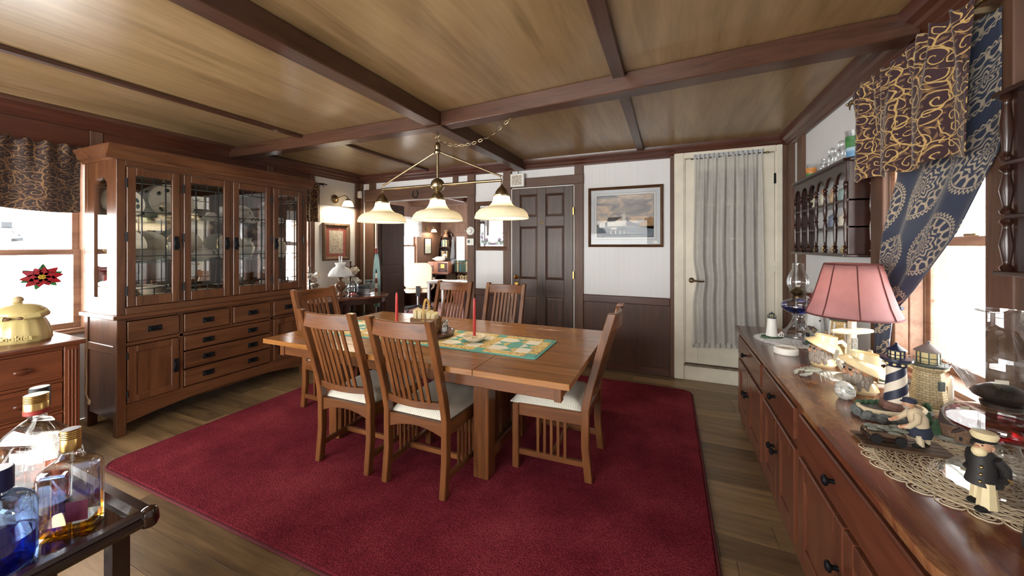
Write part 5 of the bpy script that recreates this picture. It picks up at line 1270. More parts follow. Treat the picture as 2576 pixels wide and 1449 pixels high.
# striped lighthouse on rocks
t = thing('lighthouse_figurine', 'black and white spiral striped lighthouse on a grey rock base', 'figurine', (.775, 1.86, ST), YAW)
def rocky(t, hx_, hy_, hz, mat, name='rocks', n=30, m=5):
    b = B(); 
    prof = [(1.0,0),(1.02,.3),(.93,.65),(.86,1.0)]
    vs = []; fs = []
    for i, (r_, z_) in enumerate(prof):
        for k in range(n):
            a = 2*math.pi*k/n; j = 1+.07*math.sin(k*3.7+i)+.05*random.uniform(-1,1)
            vs.append((hx_*r_*j*math.cos(a), hy_*r_*j*math.sin(a), hz*z_*(1+.15*random.uniform(-1,1)*(i > 0))))
    for i in range(len(prof)-1):
        for k in range(n): fs.append((i*n+k, i*n+(k+1) % n, (i+1)*n+(k+1) % n, (i+1)*n+k))
    fs.append(tuple(range(n))[::-1]); fs.append(tuple((len(prof)-1)*n+k for k in range(n))); b.add(vs, fs); return b.build(name, mat, t, smooth=0)
rocky(t, .125, .075, .03, STONE); 
B().tube([(.11*math.cos(R(a)), .064*math.sin(R(a)), .034) for a in range(150, 371, 20)], .008, 6).build('path', SAND, t)
for k in range(9):
    a = R(150+26*k); B().ball((.12*math.cos(a), .07*math.sin(a), .018), (.018,.014,.017), 7, 5).build('boulder', STONE, t, smooth=0)
for k in range(5): B().ball((-.08+.025*k, .045, .036), (.014,.012,.011), 7, 5).build('bush', GRASS, t)
b = B(); b.lathe([(0,.03),(.05,.03),(.05,.042),(.046,.044),(.046,.056),(.042,.06),(0,.06)], 8, (.02,0,0)); b.build('plinth', plain('brick_plinth', rgb(122,88,78), .7, var=.3), t, smooth=0)
st = B(); st.lathe([(0,0),(.036,0),(.03,.075),(.027,.135),(0,.136)], 28); so = st.build('striped_tower', stripes(), t); so.location = (.02,0,.06)
b = B(); b.lathe([(.028,.192),(.04,.212),(.046,.216),(.046,.224),(.03,.226),(.0,.226)], 24, (.02,0,0)); b.build('gallery', NAVY, t)
b = B()
for k in range(10): a = 2*math.pi*k/10; b.ball((.02+.035*math.cos(a),.035*math.sin(a),.204), (.006,.006,.005), 6, 4)
b.build('gallery_pane', LITP, t); lantern(t, .222, .024, .03, NAVY, NAVY, 10, False, cx=.02)

# beige stone lighthouse
t = thing('lighthouse_figurine', 'beige stacked stone lighthouse with grey lantern beside the window', 'figurine', (.95, 2.01, ST), YAW)
tower(t, [(0,0),(.07,0),(.062,.014),(0,.016)], SAND, 12, 'base'); tower(t, [(0,.014),(.056,.014),(.048,.08),(.042,.15),(.056,.165),(.056,.172),(0,.174)], STBR, 8)
lantern(t, .178, .034, .05, SLATE, plain('brown_grey_roof', rgb(120,108,104), .6), 8)
for k, (x, y) in enumerate(((.062,.01), (.066,-.02), (.072,.03))):
    b = B(); b.lathe([(0,0),(.012,0),(.009,.02),(.008,.09),(.011,.1),(.006,.12),(.008,.128),(0,.14)], 12, (x, y, 0)); b.build('column', WHITE, t)
B().box(-.02,-.0,-.058,-.05,.09,.125).build('window', SLATE, t); b = B(); b.ball((-.05,-.04,.02), (.014,.014,.02), 8, 6); b.ball((-.06,.0,.014), (.012,.012,.014), 8, 6); b.build('bush', GRASS, t)

# snowy cabin
t = thing('cabin_figurine', 'dark log cabin figurine with snow patches on its roof', 'figurine', (.9, 1.72, ST), R(-20))
rocky(t, .085, .06, .014, plain('snowy_ground', rgb(150,150,140), .8, var=.5, scale=40), 'ground', 20)
DKW = plain('dark_shingle', rgb(66,54,52), .8, var=.3, scale=80); LOGW = plain('log_wall', rgb(122,94,74), .8, var=.4, scale=60)
ho = house(t, 0, 0, .014, .075, .095, .042, .036, LOGW, DKW, R(75), chimney=True)
M = Matrix.Translation((0,0,.014)) @ Matrix.Rotation(R(75),4,'Z')
for k, (a, c, w_) in enumerate(((-.02,.3,.016), (.025,.55,.013), (.0,.75,.011))):
    for s_ in (-1, 1):
        b = B(); b.ball((s_*(.0375*(1-c)), a, .042+.036*c+.006), (.012,w_,.004), 8, 6, M @ Matrix.Identity(4)); b.build('snow_patch', WHITE, ho)
house(t, -.0, -.052, .014, .05, .04, .026, .02, LOGW, DKW, R(-15), 'porch'); 
for k in range(2): b = B(); b.lathe([(0,0),(.016,.002),(.012,.02),(.014,.02),(.002,.055),(0,.056)], 8, (-.075+.012*k, .03-.05*k, .008)); b.build('pine', GRASS, t)

# fisherman pushing a cart of catch
t = thing('fisherman_figurine', 'fisherman figurine in navy cap leaning over a laden cart', 'figurine', (.69, 1.59, ST+.0045), YAW - R(22)); t.scale = (.92,.92,.95)
PLK = wood('figurine_dock', rgb(66,48,34), rgb(104,80,58), 'x', .7)
for k in range(4): B().box(-.125, .115, -.055+.0275*k, -.029+.0275*k, 0, .009).build('dock_board', PLK, t, bevel=.002)
B().box(-.105,.0,-.032,.03,.018,.03).build('cart_bed', DARK['x'], t, bevel=.002)
for x in (-.085, -.02):
    for y in (-.036, .034): b = B(); b.lathe([(0,-.004),(.016,-.004),(.017,0),(.016,.004),(0,.004)], 14, M=Matrix.Translation((x,y,.025)) @ Matrix.Rotation(R(90),4,'X')); b.build('wheel', BLACK, t)
for k in range(16):
    b = B(); b.ball((-.095+.095*random.random(), random.uniform(-.026,.026), .036+.03*random.random()), (.018,.008,.007), 8, 5, ); o = b.build('fish', plain('catch_grey', rgb(118,120,108), .6, var=.4, scale=70) if k == 0 else bpy.data.materials['catch_grey'], t)
B().box(-.1,.0,-.03,.03,.03,.045).build('crate', PLK, t, bevel=.002)
NAVYC = plain('navy_cloth', rgb(38,44,62), .8); SHIRT = plain('cream_shirt', rgb(206,188,156), .8)
b = B(); b.lathe([(0,.04),(.03,.04),(.034,.055),(.027,.075),(.022,.085),(0,.086)], 18, (.045,0,0), sy=.8); b.build('apron', NAVYC, t)
b = B(); b.tube([(.045,0,.075),(.04,0,.1),(.03,0,.122),(.024,0,.132)], [.024,.026,.02,.009], 12); 
for s_ in (-1, 1): b.tube([(.03,s_*.02,.118),(.022,s_*.034,.098),(.0,s_*.034,.08),(-.012,s_*.03,.076)], [.011,.0095,.008,.006], 8)
b.build('shirt', SHIRT, t, smooth=60)
for s_ in (-1, 1): b = B(); b.ball((-.018,s_*.029,.075), (.008,.006,.006), 8, 6); b.tube([(.005,s_*.034,.084),(-.014,s_*.03,.076)], [.0078,.006], 8); b.build('hand', SKIN, t)
b = B(); b.ball((.017,0,.146), (.0155,.013,.017), 14, 9); b.ball((.0,0,.143), (.004,.004,.004), 7, 5); b.build('head', SKIN, t)
b = B(); b.ball((.011,0,.135), (.01,.011,.008), 10, 6); b.build('beard', BEARD, t); b = B(); b.lathe([(.017,0),(.019,.004),(.017,.011),(.006,.015),(0,.015)], 16, (.019,0,.152)); b.ball((.002,0,.153), (.009,.011,.002), 8, 5); b.build('cap', NAVYC, t)
for s_, x in ((-1,.03), (1,.06)):
    B().tube([(x+.005,s_*.014,.05),(x+.01,s_*.015,.025),(x+.012,s_*.015,.014)], [.012,.01,.009], 8).build('trouser', SAND, t); b = B(); b.ball((x+.004,s_*.015,.014), (.018,.009,.007), 10, 6); b.build('boot', BLACK, t)

# carved sailor
t = thing('sailor_figurine', 'carved sailor figurine in black coat and cream cap', 'figurine', (.715, 1.30, ST+.004), YAW + R(8))
IVORY = plain('ivory_paint', rgb(226,210,166), .5, var=.08); COATB = plain('black_coat', rgb(34,32,32), .6)
for s_, x in ((-1,-.012), (1,.014)):
    b = B(); b.lathe([(0,.01),(.022,.01),(.02,.03),(.016,.07),(0,.072)], 8, (x, s_*.014, 0), sy=.8); b.build('trouser', IVORY, t, smooth=0); b = B(); b.ball((x-.012,s_*.015,.008), (.026,.011,.008), 12, 7); b.build('shoe', BLACK, t)
b = B(); b.lathe([(0,.06),(.037,.06),(.036,.066),(.03,.09),(.027,.115),(.024,.13),(.012,.14),(0,.141)], 14, sy=.8); b.build('coat', COATB, t, smooth=40)
b = B(); b.tube([(.0,-.022,.128),(.012,-.03,.108),(.014,-.03,.088),(.0,-.032,.08)], [.01,.011,.01,.008], 8); b.tube([(.0,.022,.128),(.012,.03,.108),(.014,.03,.088),(.0,.032,.08)], [.01,.011,.01,.008], 8); b.build('sleeves', COATB, t)
for k in range(3): B().tube([(.0+.003*k,-.041,.092-.004*k),(.01+.003*k,-.0415,.088-.004*k)], .0012, 5).build('sleeve_stripe', GOLD, t)
for k in range(3): b = B(); b.ball((-.031-.002*(2-k),-.014,.074+.017*k), .0032, 8, 6); b.build('button', GOLD, t)
b = B(); b.prism([(-.012,.142),(.004,.142),(-.022,.11)], -.008, .004, 'xz'); b.ball((-.014,0,.138), (.014,.013,.014), 12, 8); b.build('beard', IVORY, t)
b = B(); b.ball((0,0,.152), (.018,.015,.019), 16, 10); b.ball((-.02,0,.15), (.006,.004,.004), 8, 6); b.ball((.004,-.015,.15), (.004,.003,.006), 7, 5); b.ball((.004,.015,.15), (.004,.003,.006), 7, 5); b.build('head', SKIN, t)
b = B()
for y in (-.007, .007): b.ball((-.016,y,.156), (.002,.002,.002), 6, 4)
b.build('eyes', BLACK, t); b = B(); b.lathe([(.018,.0),(.02,.004),(.024,.016),(.02,.022),(0,.024)], 18, (.002,0,.163)); b.build('cap', IVORY, t); b = B(); b.lathe([(.0195,0),(.0205,0),(.0215,.006),(.0205,.006)], 18, (.002,0,.163)); b.ball((-.02,0,.163), (.01,.013,.0018), 10, 5); b.build('cap_band', BLACK, t)

# dark candle block with red roofed cottage
t = thing('cottage_figurine', 'red roofed white cottage on a round black block at frame edge', 'figurine', (.765, 1.13, ST))
b = B(); b.lathe([(0,0),(.072,0),(.076,.006),(.07,.085),(.066,.09),(0,.09)], 32); b.build('block', plain('black_ceramic', rgb(38,38,38), .45, var=.3, scale=30), t); house(t, .0, .0, .09, .05, .075, .022, .024, WHITE, plain('red_shingle', rgb(150,62,56), .8, var=.3, scale=80), R(60))

# ------------------------------------------------------------------ spindle rack on the right wall
def turned(z0, z1, r):
    L = z1-z0; pf = [(.7,0),(.7,.03),(1,.04),(1,.06),(.55,.08),(1.05,.1),(.6,.12),(.75,.2),(1,.36),(.6,.48),(1,.5),(.6,.52),(1,.64),(.75,.8),(.6,.88),(1.05,.9),(.55,.92),(1,.94),(1,.96),(.7,.97),(.7,1)]
    return [(0,z0)] + [(r*a, z0+L*c) for a, c in pf] + [(0,z1)]
rk = thing('spindle_rack', 'dark spindle fronted display rack on the right wall', 'rack', (RW, 3.65, 1.335), R(-90))
rw, rd, rh = .95, .125, .57
B().box(0,rw,-.01,-.004,.0,rh).build('back_panel', PAPER, rk) if False else None
for z, nm in ((0,'bottom_board'), (.165,'shelf'), (.32,'shelf'), (rh-.02,'top_board')):
    e_ = .02 if nm != 'shelf' else 0; B().box(-e_, rw+e_, -rd-e_, -.001, z, z+.016).build(nm, DARK['x'], rk, bevel=.003)
for x in (.0, rw-.016): B().box(x, x+.016, -rd+.01, -.001, .016, rh-.02).build('side_panel', DARK['y'], rk, bevel=.002)
n_ = 6; seg = []
for k in range(n_):
    a, c = rw*k/n_, rw*(k+1)/n_; r_ = (c-a)/2-.012; m_ = (a+c)/2
    seg += [(a, .435), (m_-r_, .435)] + [(m_-r_*math.cos(R(g)), .435+r_*.95*math.sin(R(g))) for g in range(0,181,20)] + [(m_+r_, .435)]
seg += [(rw,.435),(rw,rh-.02),(0,rh-.02)]
B().prism(seg, -rd, -rd+.014, 'xz').build('arched_fascia', DARK['x'], rk)
for k in range(n_+1):
    b = B(); b.lathe(turned(.016, .44, .0125), 12, (min(max(rw*k/n_, .012), rw-.012), -rd+.002, 0)); b.build('spindle', DARK['z'], rk, smooth=50)
b = B(); b.lathe(turned(.016, .44, .0125), 12, (rw-.008, -.014, 0)); b.build('spindle', DARK['z'], rk, smooth=50)
# little figures on the rack
def rackpos(x, z, y=-.06): return (RW + y, 3.65 - x, 1.336 + z)
fcols = [rgb(226,220,200), rgb(206,178,140), rgb(150,176,172), rgb(196,160,120), rgb(188,70,62), rgb(120,130,150), rgb(214,190,130)]
def bust(label, x, z, h, col, kind):
    t = thing('shelf_figurine', label, 'figurine', rackpos(x, z), 0, 'figurines on the spindle rack')
    m1 = plain('figurine_paint', col, .5, var=.2, scale=60)
    if kind == 0:
        b = B(); b.lathe([(0,0),(.24*h,0),(.2*h,.1*h),(.13*h,.3*h),(.17*h,.5*h),(.14*h,.66*h),(.07*h,.72*h),(0,.73*h)], 14); b.build('robe', m1, t); b = B(); b.ball((0,0,.84*h), (.11*h,.11*h,.14*h), 10, 8); b.build('head', SKIN, t)
        B().tube([(-.05*h,.14*h,.6*h),(-.2*h,.1*h,.45*h),(-.22*h,0,.5*h)], .05*h, 6).tube([(-.05*h,-.14*h,.6*h),(-.2*h,-.1*h,.45*h),(-.22*h,0,.5*h)], .05*h, 6).build('arms', m1, t)
    elif kind == 1:
        b = B(); b.ball((0,0,.3*h), (.32*h,.32*h,.3*h), 12, 8); b.ball((0,0,.7*h), (.2*h,.2*h,.2*h), 10, 7); b.build('body', m1, t); b = B()
        for y in (-.12, .12): b.ball((0,y*h,.9*h), (.07*h,.07*h,.1*h), 8, 6)
        b.build('ears', m1, t)
    else:
        b = B(); b.lathe([(0,0),(.3*h,0),(.34*h,.3*h),(.24*h,.6*h),(.28*h,.75*h),(.2*h,.9*h),(0,1.0*h)], 16); b.build('jar', m1, t); b = B(); b.ball((0,0,1.0*h), .08*h, 8, 6); b.build('knob', m1, t)
    return t
bust('white dancing figurine on the rack top shelf, far end', .25, .336, .12, fcols[0], 0); bust('white dancing figurine on the rack top shelf, second', .4, .336, .13, fcols[0], 0)
bust('tan kneeling figurine on the rack top shelf, third', .56, .336, .11, fcols[1], 0); bust('pale teal jar figurine on the rack top shelf', .72, .336, .09, fcols[2], 2)
bust('brown praying child figurine on the rack top shelf, near end', .87, .336, .135, fcols[3], 0)
bust('grey figurine on the rack middle shelf, third bay', .56, .181, .09, fcols[5], 2); bust('pale house shaped figurine on the rack middle shelf', .72, .181, .08, fcols[0], 2); bust('red coated figurine on the rack middle shelf, near end', .87, .181, .11, fcols[4], 0)
for k, x in enumerate((.25, .4, .56, .72, .87)): bust(('tiny gold animal on the rack bottom shelf, far end', 'tiny gold animal on the rack bottom shelf, second bay', 'tiny tan animal on the rack bottom shelf, third bay', 'tiny tan animal on the rack bottom shelf, fourth bay', 'tiny gold animal on the rack bottom shelf, near end')[k], x, .016, .05, fcols[6] if k != 2 else fcols[1], 1)
# tumblers on top
def tumbler(label, x, h, r, bands):
    t = thing('drinking_glass', label, 'glass', rackpos(x, rh-.004), 0, 'glasses on the spindle rack')
    b = B(); b.shell([(r*.8,.004),(r*.82,0),(r,h),(r*.95,h),(r*.78,.012),(0,.012)], 24); b.build('tumbler', CLEAR, t, smooth=50)
    for z0, z1, m_ in bands: b = B(); b.shell([(r*(.82+.18*z0)+.0006,z0*h),(r*(.82+.18*z1)+.0006,z1*h)], 24); b.build('painted_band', m_, t, smooth=50)
PG, PB, PO = plain('paint_green', rgb(70,130,70), .5, var=.4, scale=40), plain('paint_blue', rgb(110,160,200), .5, var=.3, scale=40), plain('paint_orange', rgb(210,140,70), .5, var=.4, scale=40)
tumbler('orange and green painted drinking glass on the rack, far end', .15, .12, .034, ((.1,.4,PG), (.4,.75,PO))); tumbler('tall green and blue painted drinking glass on the rack, near end', .87, .17, .042, ((.1,.3,PB), (.3,.42,plain('paint_sky', rgb(170,200,220), .5)), (.42,.8,PG)))
for lab, x, h in (('clear glass figurine on the rack beside the orange glass', .4, .11), ('clear glass figurine in the middle of the rack top', .55, .15), ('clear slender glass ornament on the rack top', .7, .16)):
    t = thing('glass_figurine', lab, 'figurine', rackpos(x, rh-.004), 0, 'glasses on the spindle rack'); b = B(); b.lathe([(0,0),(.03,0),(.034,.02),(.02,h*.4),(.028,h*.6),(.014,h*.72),(.024,h*.85),(.012,h*.98),(0,h)], 16); b.build('body', CLEAR, t, smooth=60); b = B(); b.tube([(0,.015,h*.55),(0,.04,h*.7),(0,.03,h*.85)], [.007,.006,.003], 7); b.build('arm', CLEAR, t)

# near wall shelf at the right edge of the picture
ns = thing('wall_shelf', 'dark wall shelf with turned posts at the right frame edge', 'shelf', (RW, 1.606, 1.31), R(-90))
sw_, sd_, sh_ = .6, .13, .56
B().box(.0,sw_,-.012,-.001,.0,sh_).build('back_panel', DARK['z'], ns)
for z, nm, e_ in ((0,'bottom_board',.016), (.17,'shelf',0), (.33,'shelf',0), (sh_-.02,'top_board',.018)): B().box(-e_, sw_+e_, -sd_-e_, -.012, z, z+.014).build(nm, DARK['x'], ns, bevel=.003)
B().box(.02,.034,-sd_+.01,-.012,.014,sh_-.02).build('side_panel', DARK['z'], ns)
for x in (.006, sw_-.006):
    for z0, z1 in ((.014,.17), (.184,.33), (.344,sh_-.02)): b = B(); b.lathe([(0,z0),(.012,z0),(.016,z0+.01),(.008,z0+.02),(.009,z0+.03),(.016,(z0+z1)/2),(.009,z1-.03),(.008,z1-.02),(.016,z1-.01),(.012,z1),(0,z1)], 14, (x, -sd_+.004, 0)); b.build('turned_post', DARK['z'], ns, smooth=50)

# ------------------------------------------------------------------ dresser: cookie jar; window ornaments
YEL = plain('yellow_glaze', rgb(206,188,128), .2, var=.1, scale=12, coat=.4)
t = thing('cookie_jar', 'yellow ceramic cookie jar on the dresser by the window', 'jar', (-3.82, .93, dh), R(68))
b = B(); b.lathe([(0,0),(.135,0),(.142,.012),(.14,.05),(.128,.1),(.114,.135),(.106,.15),(0,.15)], 64, sy=.8, flute=16, fl=.018); b.build('skirt', YEL, t, smooth=60)
b = B(); b.lathe([(.104,.148),(.124,.156),(.13,.174),(.12,.2),(.092,.224),(.052,.242),(.03,.247),(0,.249)], 36, sy=.75); b.build('lid', YEL, t, smooth=60)
b = B(); b.ball((0,0,.265), (.026,.026,.024), 16, 10); b.build('knob', plain('tan_glaze', rgb(196,170,128), .3), t)
for s_ in (-1, 1):
    B().tube([(s_*.115,-.02,.175),(s_*.09,-.075,.165),(s_*.035,-.1,.158)], [.024,.02,.014], 10).build('sleeve', YEL, t); b = B(); b.ball((s_*.025,-.104,.157), (.018,.01,.009), 10, 7); b.build('hand', plain('brown_glaze', rgb(112,84,62), .3), t)
text('lettering', 'Cookies', .044, plain('pale_yellow_letters', rgb(226,208,146), .3), t, (0,-.1145,.035), (R(84),0,0), .004)

def wleaf(L, w, n=7):
    up = [(L*k/n, w*math.sin(math.pi*(k/n)**.8)*(1+.12*math.sin(k*2.4))) for k in range(n+1)]
    return up + [(x, -y) for x, y in up[-2:0:-1]]
def glasspaint(name, col):
    m, n, l, b = newmat(name); f = noise(n, l, coords(n, l), 30, 2); l.new(ramp(n, l, f, [(.3, tuple(c*.75 for c in col[:3])+(1,)), (.7, col)]), b.inputs['Base Color'])
    tr = n.new('ShaderNodeBsdfTranslucent'); tr.inputs[0].default_value = col; mx = n.new('ShaderNodeMixShader'); mx.inputs[0].default_value = .45; b.inputs['Roughness'].default_value = .2
    l.new(b.outputs[0], mx.inputs[1]); l.new(tr.outputs[0], mx.inputs[2]); l.new(mx.outputs[0], n['Material Output'].inputs[0]); return m
pc = Vector((LW+.03, 1.172, 1.165))
t = thing('poinsettia_suncatcher', 'red poinsettia suncatcher hanging in the left window', 'suncatcher', pc, R(90)); t.scale = (1.12, 1, 1.0)
RP, RP2, GP, YP = glasspaint('red_petal', rgb(206,40,52)), glasspaint('pink_petal', rgb(214,66,88)), glasspaint('green_leaf', rgb(70,150,80)), glasspaint('yellow_centre', rgb(236,206,70))
def petal(name, a, L, w, y, mat):
    M = Matrix.Translation((0,y,0)) @ Matrix.Rotation(-a, 4, 'Y')
    B().prism(wleaf(L*1.05, w*1.12), .0, .001, 'xz', M).build('petal_outline', BLACK, t); B().prism([(x+.002, z) for x, z in wleaf(L, w)], -.0012, .0, 'xz', M).build(name, mat, t)
for k in range(6): petal('leaf', R(20+60*k+8*math.sin(k)), .095, .02, .003, GP)
for k in range(10): petal('petal', R(8+36*k), .094 if abs(math.cos(R(8+36*k))) > .5 else .072, .024, .0, (RP, RP2)[k in (3,4)])
for k in range(7): petal('petal', R(25+51*k), .055, .02, -.003, RP)
for k in range(9): b = B(); b.ball((.014*math.cos(k*.7)*(k > 0), -.006, .012*math.sin(k*.7)*(k > 0)), (.006,.003,.006), 8, 5); b.build('stamen', YP, t)
B().tube([(0,0,.05),(0,0,.085),(.008,0,.092),(.004,0,.098)], .0012, 5).build('hook', BLACKM, t)
t = thing('snowman_suncatcher', 'faint grey and white snowman suncatcher in the left window', 'suncatcher', (LW+.03, 1.03, 1.47), R(90))
GRP, WHP = glasspaint('grey_felt', rgb(170,176,182)), glasspaint('snow_glass', rgb(236,240,244))
for nm, z, r_ in (('body', -.05, .05), ('head', .03, .034)): b = B(); b.lathe([(0,-.0015),(r_,-.0015),(r_,.0015),(0,.0015)], 24, M=Matrix.Translation((-.02,0,z)) @ Matrix.Rotation(R(90),4,'X')); b.build(nm, WHP, t)
B().prism([(-.06,.055),(.02,.055),(.02,.06),(.004,.062),(.004,.1),(-.044,.1),(-.044,.062),(-.06,.06)], -.004, -.001, 'xz').build('hat', GRP, t)
b = B()
for a in (60, 85, 110, 135): b.tube([(.035,-.002,-.0),(.035+.05*math.cos(R(a)),-.002,.05*math.sin(R(a)))], .002, 5)
b.build('twig_hand', GRP, t); B().prism([(.0,-.02),(.05,-.01),(.055,-.035),(.0,-.04)], -.004, -.001, 'xz').build('scarf', GRP, t)

t = thing('hanging_tassel', 'beige tasselled cord hanging beside the dresser edge', 'cord', (-3.62, 1.165, .3))
B().tube([(0,0,.48),(.004,.002,.4),(-.002,.0,.3),(.003,.002,.2),(.0,.0,.1),(.006,.012,.05)], .004, 6).build('strand', plain('beige_cord', rgb(206,190,160), .8), t)
b = B(); b.lathe([(0,.02),(.008,.03),(.009,.05),(.004,.06),(0,.06)], 10, (.006,.012,0)); b.build('tassel', plain('cord_tassel', rgb(196,176,146), .8), t)

# ------------------------------------------------------------------ drinks cart in the near left corner
TC = Vector((-1.45, .61, 0))
ca = thing('bar_cart', 'dark mahogany tray cart carrying liquor bottles', 'cart', (TC.x, TC.y, 0))
CXW, CYW, CZ2 = .62, .85, .6
B().box(-CXW+.02, -.02, -CYW+.02, -.02, CZ2-.035, CZ2-.025).build('tray_bottom', plain('tray_veneer', rgb(52,32,26), .12, var=.4, scale=8, coat=.6), ca)
mp = [(0,-.045),(.012,-.045),(.02,-.03),(.012,-.018),(.018,-.01),(.012,0),(-.012,0),(-.016,-.02),(-.02,-.03),(0,-.03)]
for nm, ax in (('rim_moulding','far'), ('rim_moulding','near')):
    y = 0 if ax == 'far' else -CYW; sg = 1 if ax == 'far' else -1
    B().prism([(y+sg*(p-.012), CZ2+q_) for p, q_ in mp], -CXW-.005, .005, 'yz').build(nm, TRAYW['x'], ca, smooth=30)
for x, sg in ((0,1), (-CXW,-1)): B().prism([(x+sg*(p-.012), CZ2+q_) for p, q_ in mp], -CYW-.005, .005, 'xz').build('rim_moulding', TRAYW['y'], ca, smooth=30)
for x in (-.06, -CXW+.06):
    for y in (-.06, -CYW+.06): B().box(x-.022, x+.022, y-.022, y+.022, .06, CZ2-.035).build('leg', TRAYW['z'], ca, bevel=.004); b = B(); b.lathe([(0,-.012),(.03,-.012),(.03,.012),(0,.012)], 18, M=Matrix.Translation((x,y,.03)) @ Matrix.Rotation(R(90),4,'X')); b.build('caster', BLACK, ca)
B().box(-CXW+.03, -.03, -CYW+.03, -.03, .2, .218).build('lower_shelf', TRAYW['y'], ca, bevel=.004)
for x in (-.035, -CXW+.035): B().tube([(x,-CYW+.06,.26),(x,-.06,.26)], .009, 8).build('shelf_rail', BRASS, ca)
for x in (-.008, -CXW+.008):
    for y in (-.008, -CYW+.008): b = B(); b.lathe([(0,-.052),(.018,-.05),(.024,-.035),(.022,-.012),(.018,.0),(.008,.006),(0,.007)], 14, (x,y,CZ2)); b.build('corner_cap', TRAYW['z'], ca)
TRZ = CZ2-.0242
def squarebody(b, w, d, prof, n=5, cr=.2):
    vs = []; fs = []; N = None
    for s_, z in prof:
        p = roundrect(-w/2*s_, w/2*s_, -d/2*s_, d/2*s_, min(w, d)*cr*s_, 3) if s_ > .45 else [( (w*s_/2)*math.cos(2*math.pi*k/16+math.pi/16), (w*s_/2)*math.sin(2*math.pi*k/16+math.pi/16)) for k in range(16)]
        N = len(p); vs += [(x, y, z) for x, y in p]
    for i in range(len(prof)-1):
        for k in range(N): fs.append((i*N+k, i*N+(k+1) % N, (i+1)*N+(k+1) % N, (i+1)*N+k))
    fs.append(tuple(range(N))[::-1]); b.add(vs, fs)
def gcap(t, z0, z1, r, mat, top, ridge=True):
    b = B(); pf = [(0,z0),(r,z0)]
    if ridge:
        for k in range(5): zz = z0+(z1-z0)*(.55+.09*k); pf += [(r,zz),(r*.95,zz+.002),(r,zz+.004)]
    pf += [(r,z1-.002),(r*.95,z1)]; b.lathe(pf + [(0,z1)], 24); b.build('cap', mat, t); b = B(); b.lathe([(0,z1),(r*.9,z1),(r*.9,z1+.0008),(0,z1+.0008)], 20); b.build('cap_top', top, t)
AMBER = thinglass('amber_liquor', (.9,.62,.12,1), .1); BLUEG = thinglass('blue_bottle_glass', (.52,.66,.86,1), .1); BLUEL = thinglass('deep_blue_liquor', (.05,.12,.42,1), .1); BOTG = thinglass('bottle_glass', (.93,.93,.9,1), .14)
GCAP = plain('gold_foil', rgb(186,150,92), .3, 1, .15); LABO = plain('tan_label', rgb(196,140,76), .7, var=.25, scale=60); MAR = plain('maroon_label', rgb(112,30,44), .6)
# square whiskey bottle
t = thing('whiskey_bottle', 'square clear whiskey bottle with gold cap and amber dregs', 'bottle', (-1.6, .485, TRZ), YAW + R(22))
b = B(); squarebody(b, .118, .084, [(.98,0),(1,.006),(1,.17),(.95,.185),(.72,.2),(.5,.208),(.44,.215),(.4,.235)]); b.build('glass', BOTG, t, smooth=40)
b = B(); squarebody(b, .106, .072, [(.98,.008),(1,.012),(1,.034)]); b.prism(roundrect(-.053,.053,-.036,.036,.012,3), .034, .0345); b.build('liquor', AMBER, t, smooth=40)
gcap(t, .232, .292, .021, GCAP, plain('wine_cap', rgb(70,24,28), .3)); B().box(-.0603,-.0592,-.034,.034,.03,.155).build('side_label', LABO, t); B().box(.012,.058,-.0432,-.0421,.045,.1).build('front_label', MAR, t)
text('label_script', 'WHISKEY', .013, plain('label_ink', rgb(84,54,36), .7), t, (-.0606, 0, .12), (R(90), 0, R(-90)), .0002)
b = B(); b.ball((-.0605,0,.09), (.0006,.01,.013), 10, 6); b.build('label_seal', plain('seal_ink', rgb(74,52,40), .7), t)
# broad flask behind
t = thing('liquor_flask', 'broad shouldered clear flask with gold cap and red neck band', 'bottle', (-1.86, .49, TRZ), YAW + R(8))
b = B(); squarebody(b, .17, .085, [(.9,0),(.93,.006),(.96,.14),(1,.2),(.98,.215),(.8,.235),(.52,.255),(.4,.265),(.22,.275),(.22,.3)], cr=.35); b.build('glass', BOTG, t, smooth=50)
b = B(); squarebody(b, .155, .07, [(.9,.008),(.93,.012),(.96,.09)], cr=.35); b.build('liquor', thinglass('red_brown_liquor', (.3,.08,.04,1), .1), t, smooth=40)
gcap(t, .296, .35, .027, GCAP, WHITE); b = B(); b.lathe([(.0275,.29),(.0275,.304),(.026,.304),(.026,.29)], 24); b.build('neck_band', plain('red_band', rgb(150,48,40), .4), t); B().box(-.03,.06,-.0432,-.0421,.15,.185).build('label', plain('cream_label', rgb(206,200,184), .7, var=.2, scale=60), t)
# dark capped bottle behind
t = thing('liquor_bottle', 'clear bottle with tall black cap behind the flask', 'bottle', (-1.965, .525, TRZ))
b = B(); b.lathe([(0,0),(.04,0),(.042,.006),(.042,.17),(.036,.2),(.018,.235),(.015,.28)], 28); b.build('glass', BOTG, t, smooth=50); gcap(t, .28, .345, .024, BLACK, WHITE, False)
# blue bottle
t = thing('blue_bottle', 'round pale blue glass bottle with navy cap at frame edge', 'bottle', (-1.56, .345, TRZ))
b = B(); b.lathe([(0,0),(.062,0),(.068,.008),(.068,.15),(.062,.175),(.045,.192),(.026,.2),(.023,.21)], 36); b.build('glass', BLUEG, t, smooth=50)
b = B(); b.lathe([(0,.008),(.06,.008),(.0635,.016),(.0635,.085),(0,.085)], 32); b.build('liquor', BLUEL, t); gcap(t, .208, .262, .03, plain('navy_cap', rgb(26,34,84), .4), plain('pale_cap_top', rgb(196,200,214), .4), False)

